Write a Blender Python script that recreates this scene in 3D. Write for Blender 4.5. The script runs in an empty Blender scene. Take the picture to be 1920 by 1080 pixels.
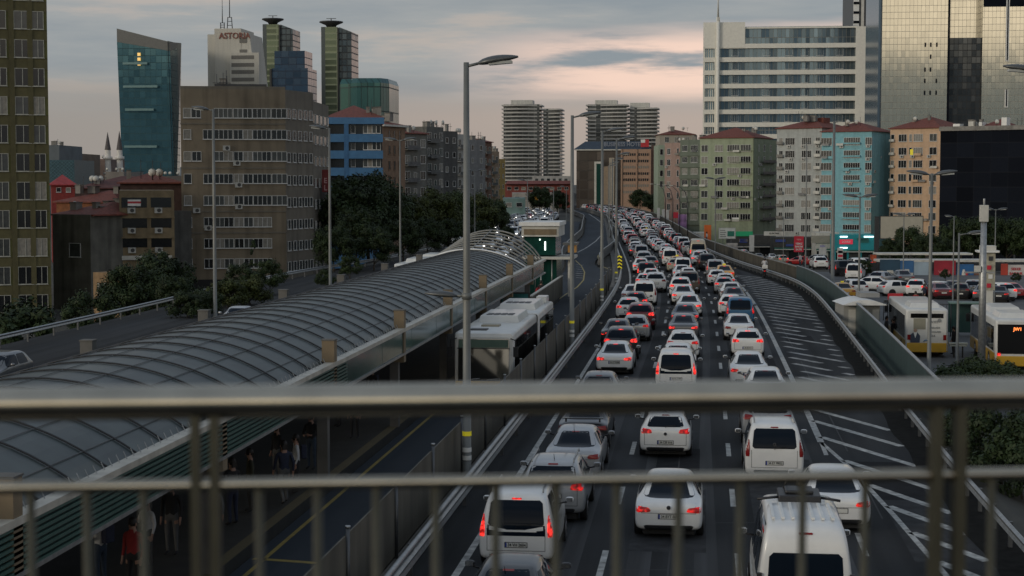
import bpy, bmesh, math, random
from mathutils import Vector, Matrix
from mathutils.bvhtree import BVHTree
R = random.Random(7)
PI = math.pi
D2R = math.radians
scene = bpy.context.scene
COL = scene.collection

# ------------------------------------------------------------------ camera
F = 3200.0                      # focal length in pixels of a 1920 px wide frame
H = 9.4                         # eye height over the motorway
TH = math.atan(360 / F)         # camera looks a little left of the road (+Y)
PH = math.atan(200 / F)         # and a little down
FWD = Vector((-math.sin(TH) * math.cos(PH), math.cos(TH) * math.cos(PH), -math.sin(PH)))
RGT = Vector((math.cos(TH), math.sin(TH), 0))
UP = RGT.cross(FWD)
CAM = Vector((0, 0, H))
cd = bpy.data.cameras.new("camera")
cd.lens = 60; cd.sensor_width = 36; cd.clip_start = 0.1; cd.clip_end = 9000
cd.dof.use_dof = True; cd.dof.focus_distance = 90; cd.dof.aperture_fstop = 3.8
cam = bpy.data.objects.new("camera", cd)
COL.objects.link(cam)
cam.matrix_world = Matrix.Translation(CAM) @ Matrix((RGT, UP, -FWD)).transposed().to_4x4()
scene.camera = cam

# ------------------------------------------------------------------ sky, sun, exposure
SUN_EL, SUN_AZ = 14.0, 228.0    # compass: azimuth from +Y clockwise; behind the camera, to the left
scene.view_settings.view_transform = 'Standard'
scene.view_settings.look = 'None'
scene.view_settings.exposure = 0.0
scene.view_settings.gamma = 1.0
world = bpy.data.worlds.new("World")
scene.world = world
world.use_nodes = True
wn, wl = world.node_tree.nodes, world.node_tree.links
wn.clear()
def N(nodes, t, **kw):
    n = nodes.new(t)
    for k, v in kw.items(): setattr(n, k, v)
    return n
def wmath(op, a, b=None, c=None, clamp=False):
    n = N(wn, 'ShaderNodeMath', operation=op); n.use_clamp = clamp
    for i, v in enumerate((a, b, c)):
        if v is None: continue
        if isinstance(v, (int, float)): n.inputs[i].default_value = v
        else: wl.new(v, n.inputs[i])
    return n.outputs[0]
def wmap(v, a, b, c=0.0, d=1.0, interp='SMOOTHSTEP'):
    n = N(wn, 'ShaderNodeMapRange'); n.interpolation_type = interp
    wl.new(v, n.inputs[0])
    for i, x in zip((1, 2, 3, 4), (a, b, c, d)): n.inputs[i].default_value = x
    return n.outputs[0]
def wmix(f, a, b):
    n = N(wn, 'ShaderNodeMix', data_type='RGBA')
    if isinstance(f, (int, float)): n.inputs[0].default_value = f
    else: wl.new(f, n.inputs[0])
    for i, v in ((6, a), (7, b)):
        if isinstance(v, tuple): n.inputs[i].default_value = (*v, 1)
        else: wl.new(v, n.inputs[i])
    return n.outputs[2]
def wnoise(vec, scale, detail=4, rough=0.55, sc=(1, 1, 1), loc=(0, 0, 0)):
    m = N(wn, 'ShaderNodeMapping'); m.inputs['Scale'].default_value = sc; m.inputs['Location'].default_value = loc
    wl.new(vec, m.inputs[0])
    n = N(wn, 'ShaderNodeTexNoise'); n.inputs['Scale'].default_value = scale
    n.inputs['Detail'].default_value = detail; n.inputs['Roughness'].default_value = rough
    wl.new(m.outputs[0], n.inputs['Vector'])
    return n.outputs['Fac']
tc = N(wn, 'ShaderNodeTexCoord').outputs['Generated']
sep = N(wn, 'ShaderNodeSeparateXYZ'); wl.new(tc, sep.inputs[0])
dx, dy, dz = sep.outputs
n1 = wnoise(tc, 3.0, 5, .55, (1, 1, 9))
n2 = wnoise(tc, 5.0, 7, .58, (1, 1, 8), (3.1, 1.2, 0.4))
n3 = wnoise(tc, 2.2, 3, .5, (1, 1, 5), (7.7, 2.2, 1.4))
elev = wmath('ADD', dz, wmath('MULTIPLY', wmath('SUBTRACT', n1, .5), .035))
# low band: dusty rose haze, grey-blue cloud deck above it, torn by warm gaps
low = wmix(wmap(dx, -.42, .05), (.315, .290, .275), (.46, .375, .335))
low = wmix(wmap(elev, -.01, .03), (.36, .325, .285), low)
deck = wmix(wmap(n2, .35, .65), (.255, .290, .325), (.36, .37, .375))
deck = wmix(wmath('MULTIPLY', wmap(n2, .57, .68), .75), deck, (.50, .43, .385))
glow_gap = wmath('MULTIPLY', wmath('MULTIPLY', wmap(dx, -.17, -.05), wmap(elev, .092, .076)), wmap(n2, .36, .50))
sky = wmix(wmap(elev, .034, .070), low, deck)
sky = wmix(wmath('MULTIPLY', glow_gap, wmap(elev, .045, .06)), sky, (.95, .68, .56))
# the rest of the dome: brighter broken overcast, brightest towards the set sun behind the camera
hi = wmix(wmap(n3, .35, .65), (.20, .25, .32), (.38, .43, .50))
sky = wmix(wmap(dz, .13, .42), sky, hi)
sd = (math.sin(D2R(SUN_AZ)), math.cos(D2R(SUN_AZ)))
back = wmath('ADD', wmath('MULTIPLY', dx, sd[0]), wmath('MULTIPLY', dy, sd[1]))
bankw = wmix(wmap(n2, .35, .62), (.80, .72, .57), (1.55, 1.38, 1.10))
bank = wmix(wmap(wmath('ADD', dz, wmath('MULTIPLY', wmath('SUBTRACT', n1, .5), .03)), .064, .078), (.12, .17, .205), bankw)
bank = wmix(wmap(dz, .16, .50), bank, hi)
sky = wmix(wmap(back, .0, .45), sky, bank)
nish = N(wn, 'ShaderNodeTexSky', sky_type='NISHITA')
nish.sun_disc = False; nish.sun_elevation = D2R(SUN_EL); nish.sun_rotation = D2R(SUN_AZ)
bg1 = N(wn, 'ShaderNodeBackground'); wl.new(sky, bg1.inputs[0]); bg1.inputs[1].default_value = 0.92
bg2 = N(wn, 'ShaderNodeBackground'); wl.new(nish.outputs[0], bg2.inputs[0]); bg2.inputs[1].default_value = 0.008
ad = N(wn, 'ShaderNodeAddShader'); wl.new(bg1.outputs[0], ad.inputs[0]); wl.new(bg2.outputs[0], ad.inputs[1])
wo = N(wn, 'ShaderNodeOutputWorld'); wl.new(ad.outputs[0], wo.inputs[0])

sl = bpy.data.lights.new("sun", 'SUN'); sl.energy = 0.8; sl.angle = D2R(14); sl.color = (1.0, .90, .76)
sun = bpy.data.objects.new("sun", sl); COL.objects.link(sun)
sdir = Vector((math.sin(D2R(SUN_AZ)) * math.cos(D2R(SUN_EL)), math.cos(D2R(SUN_AZ)) * math.cos(D2R(SUN_EL)), math.sin(D2R(SUN_EL))))
sun.rotation_euler = sdir.to_track_quat('Z', 'Y').to_euler(); sun.location = (0, -20, 60)

# ------------------------------------------------------------------ helpers
def W(px, py, d):
    "the point seen at pixel (px,py) of the 1920x1080 photograph, at camera depth d"
    return CAM + d * (FWD + RGT * ((px - 960) / F) + UP * ((540 - py) / F))
def G(px, py, z=0.0):
    v = FWD + RGT * ((px - 960) / F) + UP * ((540 - py) / F)
    return CAM + v * ((z - H) / v.z)
def Z(py, d): return W(960, py, d).z
def XY(px, d):
    p = W(px, 340, d); return Vector((p.x, p.y, 0))

MATS = {}
def mat(name, col, rough=.6, metal=0.0, var=.12, vscale=1.5, bump=0.0, bscale=20, streak=0.0, emit=None, estr=1.0, spec=.5, coat=0.0, trans=0.0, alpha=1.0, stretch=(1, 1, 1)):
    if name in MATS: return MATS[name]
    m = bpy.data.materials.new(name); m.use_nodes = True; MATS[name] = m
    nt = m.node_tree; n, l = nt.nodes, nt.links
    b = n['Principled BSDF']
    b.inputs['Roughness'].default_value = rough; b.inputs['Metallic'].default_value = metal
    b.inputs['Specular IOR Level'].default_value = spec
    b.inputs['Coat Weight'].default_value = coat; b.inputs['Coat Roughness'].default_value = .05
    b.inputs['Transmission Weight'].default_value = trans; b.inputs['Alpha'].default_value = alpha
    b.inputs['Base Color'].default_value = (*col, 1)
    tcn = N(n, 'ShaderNodeTexCoord')
    if var > 0:
        mp = N(n, 'ShaderNodeMapping'); mp.inputs['Scale'].default_value = stretch; l.new(tcn.outputs['Object'], mp.inputs[0])
        t = N(n, 'ShaderNodeTexNoise'); t.inputs['Scale'].default_value = vscale; t.inputs['Detail'].default_value = 6
        l.new(mp.outputs[0], t.inputs['Vector'])
        r = N(n, 'ShaderNodeMapRange'); r.inputs[1].default_value = .3; r.inputs[2].default_value = .7
        r.inputs[3].default_value = 1 - var; r.inputs[4].default_value = 1 + var; l.new(t.outputs['Fac'], r.inputs[0])
        fac = r.outputs[0]
        if streak > 0:
            mp2 = N(n, 'ShaderNodeMapping'); mp2.inputs['Scale'].default_value = (1, 1, .06); l.new(tcn.outputs['Object'], mp2.inputs[0])
            t2 = N(n, 'ShaderNodeTexNoise'); t2.inputs['Scale'].default_value = 1.1; t2.inputs['Detail'].default_value = 5
            l.new(mp2.outputs[0], t2.inputs['Vector'])
            r2 = N(n, 'ShaderNodeMapRange'); r2.inputs[1].default_value = .45; r2.inputs[2].default_value = .75
            r2.inputs[3].default_value = 1; r2.inputs[4].default_value = 1 - streak; l.new(t2.outputs['Fac'], r2.inputs[0])
            mm = N(n, 'ShaderNodeMath', operation='MULTIPLY'); l.new(fac, mm.inputs[0]); l.new(r2.outputs[0], mm.inputs[1]); fac = mm.outputs[0]
        vm = N(n, 'ShaderNodeVectorMath', operation='SCALE'); vm.inputs[0].default_value = col; l.new(fac, vm.inputs['Scale'])
        l.new(vm.outputs[0], b.inputs['Base Color'])
    if bump > 0:
        t3 = N(n, 'ShaderNodeTexNoise'); t3.inputs['Scale'].default_value = bscale; t3.inputs['Detail'].default_value = 4
        l.new(tcn.outputs['Object'], t3.inputs['Vector'])
        bp = N(n, 'ShaderNodeBump'); bp.inputs['Strength'].default_value = bump; bp.inputs['Distance'].default_value = .03
        l.new(t3.outputs['Fac'], bp.inputs['Height']); l.new(bp.outputs[0], b.inputs['Normal'])
    if emit:
        b.inputs['Emission Color'].default_value = (*emit, 1); b.inputs['Emission Strength'].default_value = estr
    return m

def curtain(name, col, line, sx, sz, lw=.06, rough=.12, metal=.6, jit=.02, var=.35, band=None):
    "curtain wall: panels sx by sz metres with thin mullions, each panel its own tone and a slightly different tilt"
    if name in MATS: return MATS[name]
    m = bpy.data.materials.new(name); m.use_nodes = True; MATS[name] = m
    nt = m.node_tree; n, l = nt.nodes, nt.links; b = n['Principled BSDF']
    tcn = N(n, 'ShaderNodeTexCoord'); s = N(n, 'ShaderNodeSeparateXYZ'); l.new(tcn.outputs['Object'], s.inputs[0])
    def M(op, a, bb=None):
        q = N(n, 'ShaderNodeMath', operation=op)
        for i, v in enumerate((a, bb)):
            if v is None: continue
            if isinstance(v, (int, float)): q.inputs[i].default_value = v
            else: l.new(v, q.inputs[i])
        return q.outputs[0]
    u = M('DIVIDE', M('ADD', s.outputs[0], s.outputs[1]), sx); v = M('DIVIDE', s.outputs[2], sz)
    fu, fv = M('FRACT', u), M('FRACT', v)
    ln = M('MAXIMUM', M('LESS_THAN', fu, lw / sx), M('LESS_THAN', fv, lw * 1.6 / sz))
    cx = N(n, 'ShaderNodeCombineXYZ'); l.new(M('FLOOR', u), cx.inputs[0]); l.new(M('FLOOR', v), cx.inputs[1])
    wnn = N(n, 'ShaderNodeTexWhiteNoise', noise_dimensions='3D'); l.new(cx.outputs[0], wnn.inputs['Vector'])
    sc = N(n, 'ShaderNodeMapRange'); l.new(wnn.outputs['Value'], sc.inputs[0]); sc.inputs[3].default_value = 1 - var; sc.inputs[4].default_value = 1 + var
    vm = N(n, 'ShaderNodeVectorMath', operation='SCALE'); vm.inputs[0].default_value = col; l.new(sc.outputs[0], vm.inputs['Scale'])
    base = vm.outputs[0]
    if band:
        fb = M('LESS_THAN', fv, band[1])
        mb = N(n, 'ShaderNodeMix', data_type='RGBA'); l.new(fb, mb.inputs[0]); l.new(base, mb.inputs[6]); mb.inputs[7].default_value = (*band[0], 1); base = mb.outputs[2]
    mx = N(n, 'ShaderNodeMix', data_type='RGBA'); l.new(ln, mx.inputs[0]); l.new(base, mx.inputs[6]); mx.inputs[7].default_value = (*line, 1)
    l.new(mx.outputs[2], b.inputs['Base Color'])
    mr = N(n, 'ShaderNodeMapRange'); l.new(ln, mr.inputs[0]); mr.inputs[3].default_value = rough; mr.inputs[4].default_value = .5; l.new(mr.outputs[0], b.inputs['Roughness'])
    b.inputs['Metallic'].default_value = metal
    g = N(n, 'ShaderNodeNewGeometry')
    v1 = N(n, 'ShaderNodeVectorMath', operation='SUBTRACT'); l.new(wnn.outputs['Color'], v1.inputs[0]); v1.inputs[1].default_value = (.5, .5, .5)
    v2 = N(n, 'ShaderNodeVectorMath', operation='SCALE'); l.new(v1.outputs[0], v2.inputs[0]); v2.inputs['Scale'].default_value = jit
    v3 = N(n, 'ShaderNodeVectorMath', operation='ADD'); l.new(g.outputs['Normal'], v3.inputs[0]); l.new(v2.outputs[0], v3.inputs[1])
    v4 = N(n, 'ShaderNodeVectorMath', operation='NORMALIZE'); l.new(v3.outputs[0], v4.inputs[0]); l.new(v4.outputs[0], b.inputs['Normal'])
    return m

class MB:
    def __init__(s): s.v = []; s.f = []; s.m = []; s.mats = []; s.sm = []
    def mi(s, m):
        if m is None: return 0
        if m not in s.mats: s.mats.append(m)
        return s.mats.index(m)
    def poly(s, pts, m=None, smooth=False):
        b = len(s.v); s.v += [tuple(p) for p in pts]; s.f.append(tuple(range(b, b + len(pts)))); s.m.append(s.mi(m)); s.sm.append(smooth)
    def box(s, x0, x1, y0, y1, z0, z1, m=None, top=None):
        "axis box; top=(ix,iy) insets the top face"
        ix, iy = top or (0, 0); b = len(s.v); k = s.mi(m)
        s.v += [(x0, y0, z0), (x1, y0, z0), (x1, y1, z0), (x0, y1, z0), (x0 + ix, y0 + iy, z1), (x1 - ix, y0 + iy, z1), (x1 - ix, y1 - iy, z1), (x0 + ix, y1 - iy, z1)]
        for f in ((3, 2, 1, 0), (4, 5, 6, 7), (0, 1, 5, 4), (1, 2, 6, 5), (2, 3, 7, 6), (3, 0, 4, 7)):
            s.f.append(tuple(b + i for i in f)); s.m.append(k); s.sm.append(False)
    def tube(s, pts, rs, n=8, m=None, cap=True, smooth=True):
        k = s.mi(m); b = len(s.v); pts = [Vector(p) for p in pts]
        if not isinstance(rs, (list, tuple)): rs = [rs] * len(pts)
        for i, p in enumerate(pts):
            t = (pts[min(i + 1, len(pts) - 1)] - pts[max(i - 1, 0)]).normalized()
            a = t.cross(Vector((0, 0, 1)) if abs(t.z) < .95 else Vector((1, 0, 0))).normalized(); c = t.cross(a)
            for j in range(n):
                w = 2 * PI * j / n + PI / n
                s.v.append(tuple(p + (a * math.cos(w) + c * math.sin(w)) * rs[i]))
        for i in range(len(pts) - 1):
            for j in range(n):
                s.f.append((b + i * n + j, b + i * n + (j + 1) % n, b + (i + 1) * n + (j + 1) % n, b + (i + 1) * n + j)); s.m.append(k); s.sm.append(smooth)
        if cap:
            s.f.append(tuple(b + j for j in reversed(range(n)))); s.m.append(k); s.sm.append(False)
            e = b + (len(pts) - 1) * n; s.f.append(tuple(e + j for j in range(n))); s.m.append(k); s.sm.append(False)
    def ring(s, rings, m=None, smooth=True, cap=True):
        "loft closed rings of equal count"
        k = s.mi(m); b = len(s.v); n = len(rings[0])
        for r in rings: s.v += [tuple(p) for p in r]
        for i in range(len(rings) - 1):
            for j in range(n):
                s.f.append((b + i * n + j, b + i * n + (j + 1) % n, b + (i + 1) * n + (j + 1) % n, b + (i + 1) * n + j)); s.m.append(k); s.sm.append(smooth)
        if cap:
            s.f.append(tuple(b + j for j in reversed(range(n)))); s.m.append(k); s.sm.append(False)
            e = b + (len(rings) - 1) * n; s.f.append(tuple(e + j for j in range(n))); s.m.append(k); s.sm.append(False)
    def mesh(s, name, mt=None):
        me = bpy.data.meshes.new(name); me.from_pydata(s.v, [], s.f)
        for q in (s.mats or ([mt] if mt else [])): me.materials.append(q)
        if s.mats: me.polygons.foreach_set('material_index', s.m)
        me.polygons.foreach_set('use_smooth', s.sm)
        me.update(); return me
    def build(s, name, mt=None, parent=None, loc=(0, 0, 0), rotz=0, bev=0.0):
        o = put(name, s.mesh(name, mt), parent, loc, rotz)
        if bev: bevel(o, bev)
        return o
def bevel(o, w, seg=2):
    md = o.modifiers.new('bevel', 'BEVEL'); md.width = w; md.segments = seg; md.limit_method = 'ANGLE'; md.angle_limit = D2R(40)
def put(name, me, parent=None, loc=(0, 0, 0), rotz=0, mats=None, scl=None):
    o = bpy.data.objects.new(name, me); COL.objects.link(o); o.location = loc
    if rotz: o.rotation_euler = (0, 0, rotz)
    if scl: o.scale = scl
    if parent: o.parent = parent
    if mats:
        for i, q in enumerate(mats):
            if q and i < len(o.material_slots): o.material_slots[i].link = 'OBJECT'; o.material_slots[i].material = q
    return o
LABELS = {}
def tag(o, label, cat, group=None):
    o['label'] = label; o['category'] = cat
    if group: o['group'] = group
    LABELS.setdefault(label, []).append(o)
    return o
def thing(name, label, cat, loc=(0, 0, 0), rotz=0, group=None):
    o = bpy.data.objects.new(name, None); COL.objects.link(o); o.location = loc; o.rotation_euler = (0, 0, rotz)
    o.empty_display_size = .3
    return tag(o, label, cat, group)
def struct(o, kind='structure'): o['kind'] = kind; return o
def copy_tree(o, parent=None, over=None):
    c = o.copy(); COL.objects.link(c)
    if parent: c.parent = parent
    if over:
        for i, sl_ in enumerate(c.material_slots):
            src = o.material_slots[i].material
            if src in over: sl_.link = 'OBJECT'; sl_.material = over[src]
    for ch in list(o.children): copy_tree(ch, c, over)
    return c
def text_mesh(s, size, depth=.01, align='CENTER', bold=False, sx=1.0):
    cu = bpy.data.curves.new('lettering', 'FONT'); cu.body = s; cu.size = size; cu.extrude = depth / 2
    cu.align_x = align; cu.align_y = 'CENTER'; cu.resolution_u = 3
    if bold: cu.offset = size * .018
    o = bpy.data.objects.new('lettering', cu); COL.objects.link(o)
    me = bpy.data.meshes.new_from_object(o.evaluated_get(bpy.context.evaluated_depsgraph_get()))
    bpy.data.objects.remove(o); me.transform(Matrix.Rotation(PI / 2, 4, 'X') @ Matrix.Diagonal((sx, 1, 1, 1)))   # reads from -Y
    return me
def lettering(s, size, m, parent, loc, rotz=0, name='lettering', depth=.02, bold=True, sx=1.0, align='CENTER'):
    me = text_mesh(s, size, depth, align, bold, sx); me.materials.clear(); me.materials.append(m)
    return put(name, me, parent, loc, rotz)
def smoothed(o, lv=1):
    md = o.modifiers.new('s', 'SUBSURF'); md.levels = lv; md.render_levels = lv
    me = bpy.data.meshes.new_from_object(o.evaluated_get(bpy.context.evaluated_depsgraph_get()))
    o.modifiers.clear(); return me

# ------------------------------------------------------------------ common materials
asphalt = mat('asphalt', (.031, .033, .035), .9, spec=.18, var=.5, vscale=.9, bump=.25, bscale=30, stretch=(1, .035, 1))
asphalt_bus = mat('asphalt_bus', (.032, .040, .050), .85, spec=.2, var=.22, vscale=.3, bump=.2, bscale=30, stretch=(1, .15, 1))
roadpaint = mat('road_paint', (.34, .34, .32), .6, var=.55, vscale=3.5)
fadedpaint = mat('faded_paint', (.27, .27, .26), .7, var=.75, vscale=1.6)
yellowpaint = mat('yellow_paint', (.27, .20, .045), .6, var=.3, vscale=4)
concrete = mat('concrete', (.22, .21, .19), .85, var=.22, vscale=1.2, bump=.2, streak=.3)
concrete_dark = mat('concrete_dark', (.12, .115, .105), .85, var=.25, vscale=1.2, streak=.3)
galv = mat('galvanised', (.34, .35, .35), .42, .75, var=.2, vscale=6)
polemat = mat('pole_grey', (.17, .175, .165), .5, .3, var=.12, vscale=1.5)
darkmetal = mat('dark_metal', (.05, .052, .055), .5, .4, var=.1)
steelgrey = mat('steel_grey', (.12, .125, .13), .45, .6, var=.2)
black = mat('black_rubber', (.012, .012, .013), .7, var=.1)
plasticdark = mat('dark_plastic', (.02, .02, .022), .45, var=.1)
white = mat('white_paint', (.72, .72, .69), .45, var=.08)
offwhite = mat('off_white', (.55, .54, .49), .6, var=.12, streak=.2)
glass_dark = mat('glass_dark', (.010, .014, .018), .06, 0, var=0, spec=.8, coat=.6)
redpaint = mat('red_paint', (.45, .02, .03), .5, var=.1)
tilemat = mat('roof_tiles', (.16, .045, .03), .8, var=.35, vscale=3, bump=.4, bscale=8)
soil = mat('ground_earth', (.055, .053, .045), .95, var=.35, vscale=.3, bump=.4, bscale=3)

# ------------------------------------------------------------------ road axis (left edge line of the motorway)
AX = [(-60, -5.85), (90, -5.85), (120, -5.95), (145, -6.25), (164, -6.9), (184, -8.0), (215, -9.9), (261, -12.9), (334, -17.3), (430, -23.4), (501, -30.5), (557, -38), (640, -52), (760, -80), (900, -120)]
def lerp(tab, y):
    if y <= tab[0][0]: return tab[0][1]
    for (a, b), (c, d) in zip(tab, tab[1:]):
        if y <= c: return b + (d - b) * (y - a) / (c - a)
    return tab[-1][1]
def ax(y): return sum(lerp(AX, y + k * 6) for k in range(-3, 4)) / 7
def hd(y): return -math.atan2(ax(y + 4) - ax(y - 4), 8)     # heading as rotation about z
RT = [(-60, 13.9), (60, 13.6), (105, 14.4), (130, 14.9), (145, 15.1), (160, 14.6), (175, 12.9), (205, 11.3), (237, 10.6), (300, 10.6), (900, 10.6)]
def rt(y): return sum(lerp(RT, y + k * 4) for k in range(-3, 4)) / 7       # kerb offset of the right edge
def off(y, k):
    "point k metres right of the axis"
    a = hd(y); return Vector((ax(y) + k * math.cos(a), y + k * math.sin(a), 0))
def ys(a, b, st):
    n = max(1, int((b - a) / st)); return [a + (b - a) * i / n for i in range(n + 1)]
def strip(name, fl, fr, y0, y1, z, m, st=6, parent=None, kind=True):
    mb = MB(); Y = ys(y0, y1, st)
    for a, b in zip(Y, Y[1:]):
        p, q, r_, s_ = fl(a), fr(a), fr(b), fl(b)
        mb.poly([(p.x, p.y, z), (q.x, q.y, z), (r_.x, r_.y, z), (s_.x, s_.y, z)], m)
    o = mb.build(name, m, parent)
    if kind: struct(o)
    return o
# ------------------------------------------------------------------ ground
def sstep(a, b, t):
    t = max(0, min(1, (t - a) / (b - a))); return t * t * (3 - 2 * t)
def gz(x, y):
    r = x - ax(min(y, 900)); yy = max(y, 0)
    z = -.25
    if r > 15: z = -.25 - 1.15 * sstep(15, 17.5, r) - 5.2 * sstep(200, 330, yy) * sstep(15, 24, r)
    if r < -29: z = -.25 - 4.2 * sstep(-29, -44, r)
    return z
mb = MB(); gx = [-1500, -900, -500, -300, -200, -140, -100, -80, -70, -62, -56, -52, -48, -44, -40, -36, -33, -30, -27, -24, -20, -10, 0, 6, 9, 10.5, 11.5, 13, 16, 20, 26, 34, 50, 80, 120, 180, 260, 400, 700, 1200]
gy = [-60 + 12 * i for i in range(62)] + [720, 800, 900, 1100, 1400, 1800, 2500, 4000, 6500]
pts = [[(x + (ax(min(y, 900)) + 5.85), y, gz(x + ax(min(y, 900)) + 5.85, y)) for x in gx] for y in gy]
for i in range(len(gy) - 1):
    for j in range(len(gx) - 1):
        mb.poly([pts[i][j], pts[i][j + 1], pts[i + 1][j + 1], pts[i + 1][j]], soil, True)
struct(mb.build('ground', soil))

# ------------------------------------------------------------------ motorway
struct(strip('motorway', lambda y: off(y, -1.2), lambda y: off(y, rt(y) + .3), -40, 880, 0.0, asphalt))
struct(strip('edge_line_left', lambda y: off(y, -.09), lambda y: off(y, .09), -20, 700, .004, roadpaint))
EDG = [(-60, 10.1), (58, 10.1), (150, 10.0), (170, 9.9), (240, 9.9), (900, 9.9)]
struct(strip('edge_line_right', lambda y: off(y, lerp(EDG, y) - .12), lambda y: off(y, lerp(EDG, y) + .12), 62, 700, .004, roadpaint))
mb = MB()
def quad(a, b, w, z=.004, m=roadpaint, mbx=None):
    mbx = mbx or mb
    a, b = Vector((a[0], a[1], 0)), Vector((b[0], b[1], 0)); t = (b - a).normalized(); s_ = Vector((t.y, -t.x, 0)) * w / 2
    mbx.poly([(a - s_).to_tuple()[:2] + (z,), (a + s_).to_tuple()[:2] + (z,), (b + s_).to_tuple()[:2] + (z,), (b - s_).to_tuple()[:2] + (z,)], m)
for k in (3.42, 6.75):
    y = 31.0
    while y < 560:
        quad(off(y, k), off(y + 2.9, k), .16); y += 9.15
a, b = G(1540, 830), G(1618, 1026)
for t in (0, .3, .62, .9): quad(a + (b - a) * t, a + (b - a) * (t + .16), .15)
struct(mb.build('lane_markings', roadpaint))
# repairs: patches of other asphalt and bitumen seams
mb = MB(); pr_ = random.Random(3)
pm_ = [mat('asphalt_patch_%d' % k, c, .9, spec=.15, var=.3, vscale=2) for k, c in enumerate(((.014, .015, .017), (.040, .041, .043), (.020, .021, .022)))]
for k in range(46):
    y = pr_.uniform(34, 300); u = pr_.choice((.4, 3.8, 7.1, 10.6)) + pr_.uniform(0, .6); w_ = pr_.uniform(.8, 2.2); l_ = pr_.uniform(2, 14)
    if u > 10 and y > 150: continue
    a, b, c, d = off(y, u), off(y, u + w_), off(y + l_, u + w_), off(y + l_, u); z_ = .0015 + .00005 * k
    mb.poly([(p.x, p.y, z_) for p in (a, b, c, d)], pr_.choice(pm_))
struct(mb.build('asphalt_patches'))
trk = mat('tyre_track', (.035, .037, .039), .7, var=.6, vscale=1.2, spec=.22, stretch=(2, .03, 1))
for k, u in enumerate((.75, 2.35, 4.1, 5.75, 7.45, 9.1)):
    struct(strip('tyre_track', lambda y: off(y, u + .10 * math.sin(y * .05 + k)), lambda y: off(y, u + .48 + .08 * math.sin(y * .07)), 20, 420, .0011, trk, 8))
mb = MB()
for u in (1.75, 5.1, 8.4, 10.9):
    for y in ys(30, 330, 6):
        if pr_.random() < .8: quad(off(y, u + .06 * math.sin(y)), off(y + 6, u + .06 * math.sin(y + 6)), .05, .0038, black)
for k in range(40):
    y = pr_.uniform(34, 220); u = pr_.uniform(.2, 7); quad(off(y, u), off(y + pr_.uniform(-.6, .6), u + pr_.uniform(1.5, 3.3)), .05, .0036, black)
struct(mb.build('asphalt_seams', black))
# painted island between the lanes and the right guard rail
mb = MB(); gl = [G(1540, 830), G(1595, 878), G(1675, 965), G(1775, 1080), G(1830, 1150)]
gore = [(off(58, 10.1).x, 58)] + [(p.x, p.y) for p in gl[1:]]
for p, q in zip(gl, gl[1:]): quad(p, q, .16)
struct(mb.build('island_outline', roadpaint))
mb = MB(); gs = sorted([(p.y, p.x) for p in gl])
def island_left(y): return off(y, 10.1).x if y > 60 else lerp(gs, y)
for ysn in (71.5, 67.6, 63.3, 58.0, 53.4, 49.9, 46.2, 42.7, 39.0, 35.4, 32.0, 28.6):
    xl = island_left(ysn) + .08; xr = 7.05 if ysn > 44 else 7.3
    if xr - xl > .4: quad((xl, ysn), (xr, ysn - (xr - xl) * 2.3), .31, m=roadpaint)
y = 74.0; i = 0; r8 = random.Random(8)
while y < 172:
    xl = island_left(y) + .4; xr = off(y, rt(y)).x - (.95 if y < 140 else .6)
    if xr - xl > .8:
        cuts = [(0, 1)] if y > 118 else [(0, r8.uniform(.35, .8)), (r8.uniform(.82, .88), 1)] if i % 3 else [(r8.uniform(0, .1), r8.uniform(.85, 1))]
        for s0, s1 in cuts:
            quad((xl + (xr - xl) * s0, y + 2.5 - (xr - xl) * s0 * 1.9), (xl + (xr - xl) * s1, y + 2.5 - (xr - xl) * s1 * 1.9), .34, m=fadedpaint)
    y += 3.1; i += 1
struct(mb.build('island_stripes', fadedpaint))
struct(strip('gutter_strip', lambda y: off(y, rt(y) - .75 - .08 * math.sin(y * .7)), lambda y: off(y, rt(y) + .35), 22, 250, .0058, mat('gutter_dirt', (.010, .010, .009), .95, var=.5, vscale=3, spec=.1), 2))

# ------------------------------------------------------------------ guard rails, walls, panel fence
def beam(name, label, k, y0, y1, z=.55, post=4.0, cat='guard rail', side=1, rail=galv, kfun=None, two=False):
    kf = kfun or (lambda y: k)
    t = thing(name, label, cat, tuple(off(y0, kf(y0))))
    o0 = Vector(t.location)
    mb = MB(); Y = ys(y0, y1, 4)
    prof = [(0, -.15), (.06, -.10), (.02, 0), (.06, .10), (0, .15), (-.03, .15), (-.03, -.15)]
    rings = []
    for y in Y:
        a = hd(y); c = off(y, kf(y)) - o0
        rings.append([(c.x + side * u * math.cos(a), c.y + side * u * math.sin(a), z + v) for u, v in prof])
    mb.ring(rings, rail, smooth=False); mb.build('rail_beam', rail, t)
    if two:
        m2 = MB(); m2.tube([tuple(off(y, kf(y)) - o0 + Vector((0, 0, z + .32))) for y in Y], .075, 8, rail); m2.build('top_pipe', rail, t)
    n = 0; pm = MB(); pm.box(-.05, .05, -.06, .06, 0, z + (.3 if two else .12)); pme = pm.mesh('post', steelgrey)
    st = post; y = y0 + 1
    while y < y1 and n < 98:
        p = off(y, kf(y) + side * -.1) - o0; put('post', pme, t, tuple(p), hd(y)); y += st; n += 1
    return t
beam('guard_rail', 'galvanised guard rail with round top pipe along the left edge of the motorway', -.9, 20, 470, .55, 4.6, two=True)
beam('guard_rail', 'galvanised guard rail curving along the right side of the striped island', 0, 22, 250, .55, 2.4, side=-1, kfun=lambda y: rt(y), two=False)
strip('left_verge_kerb', lambda y: off(y, -1.75), lambda y: off(y, -1.15), -20, 470, .03, concrete_dark)

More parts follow.
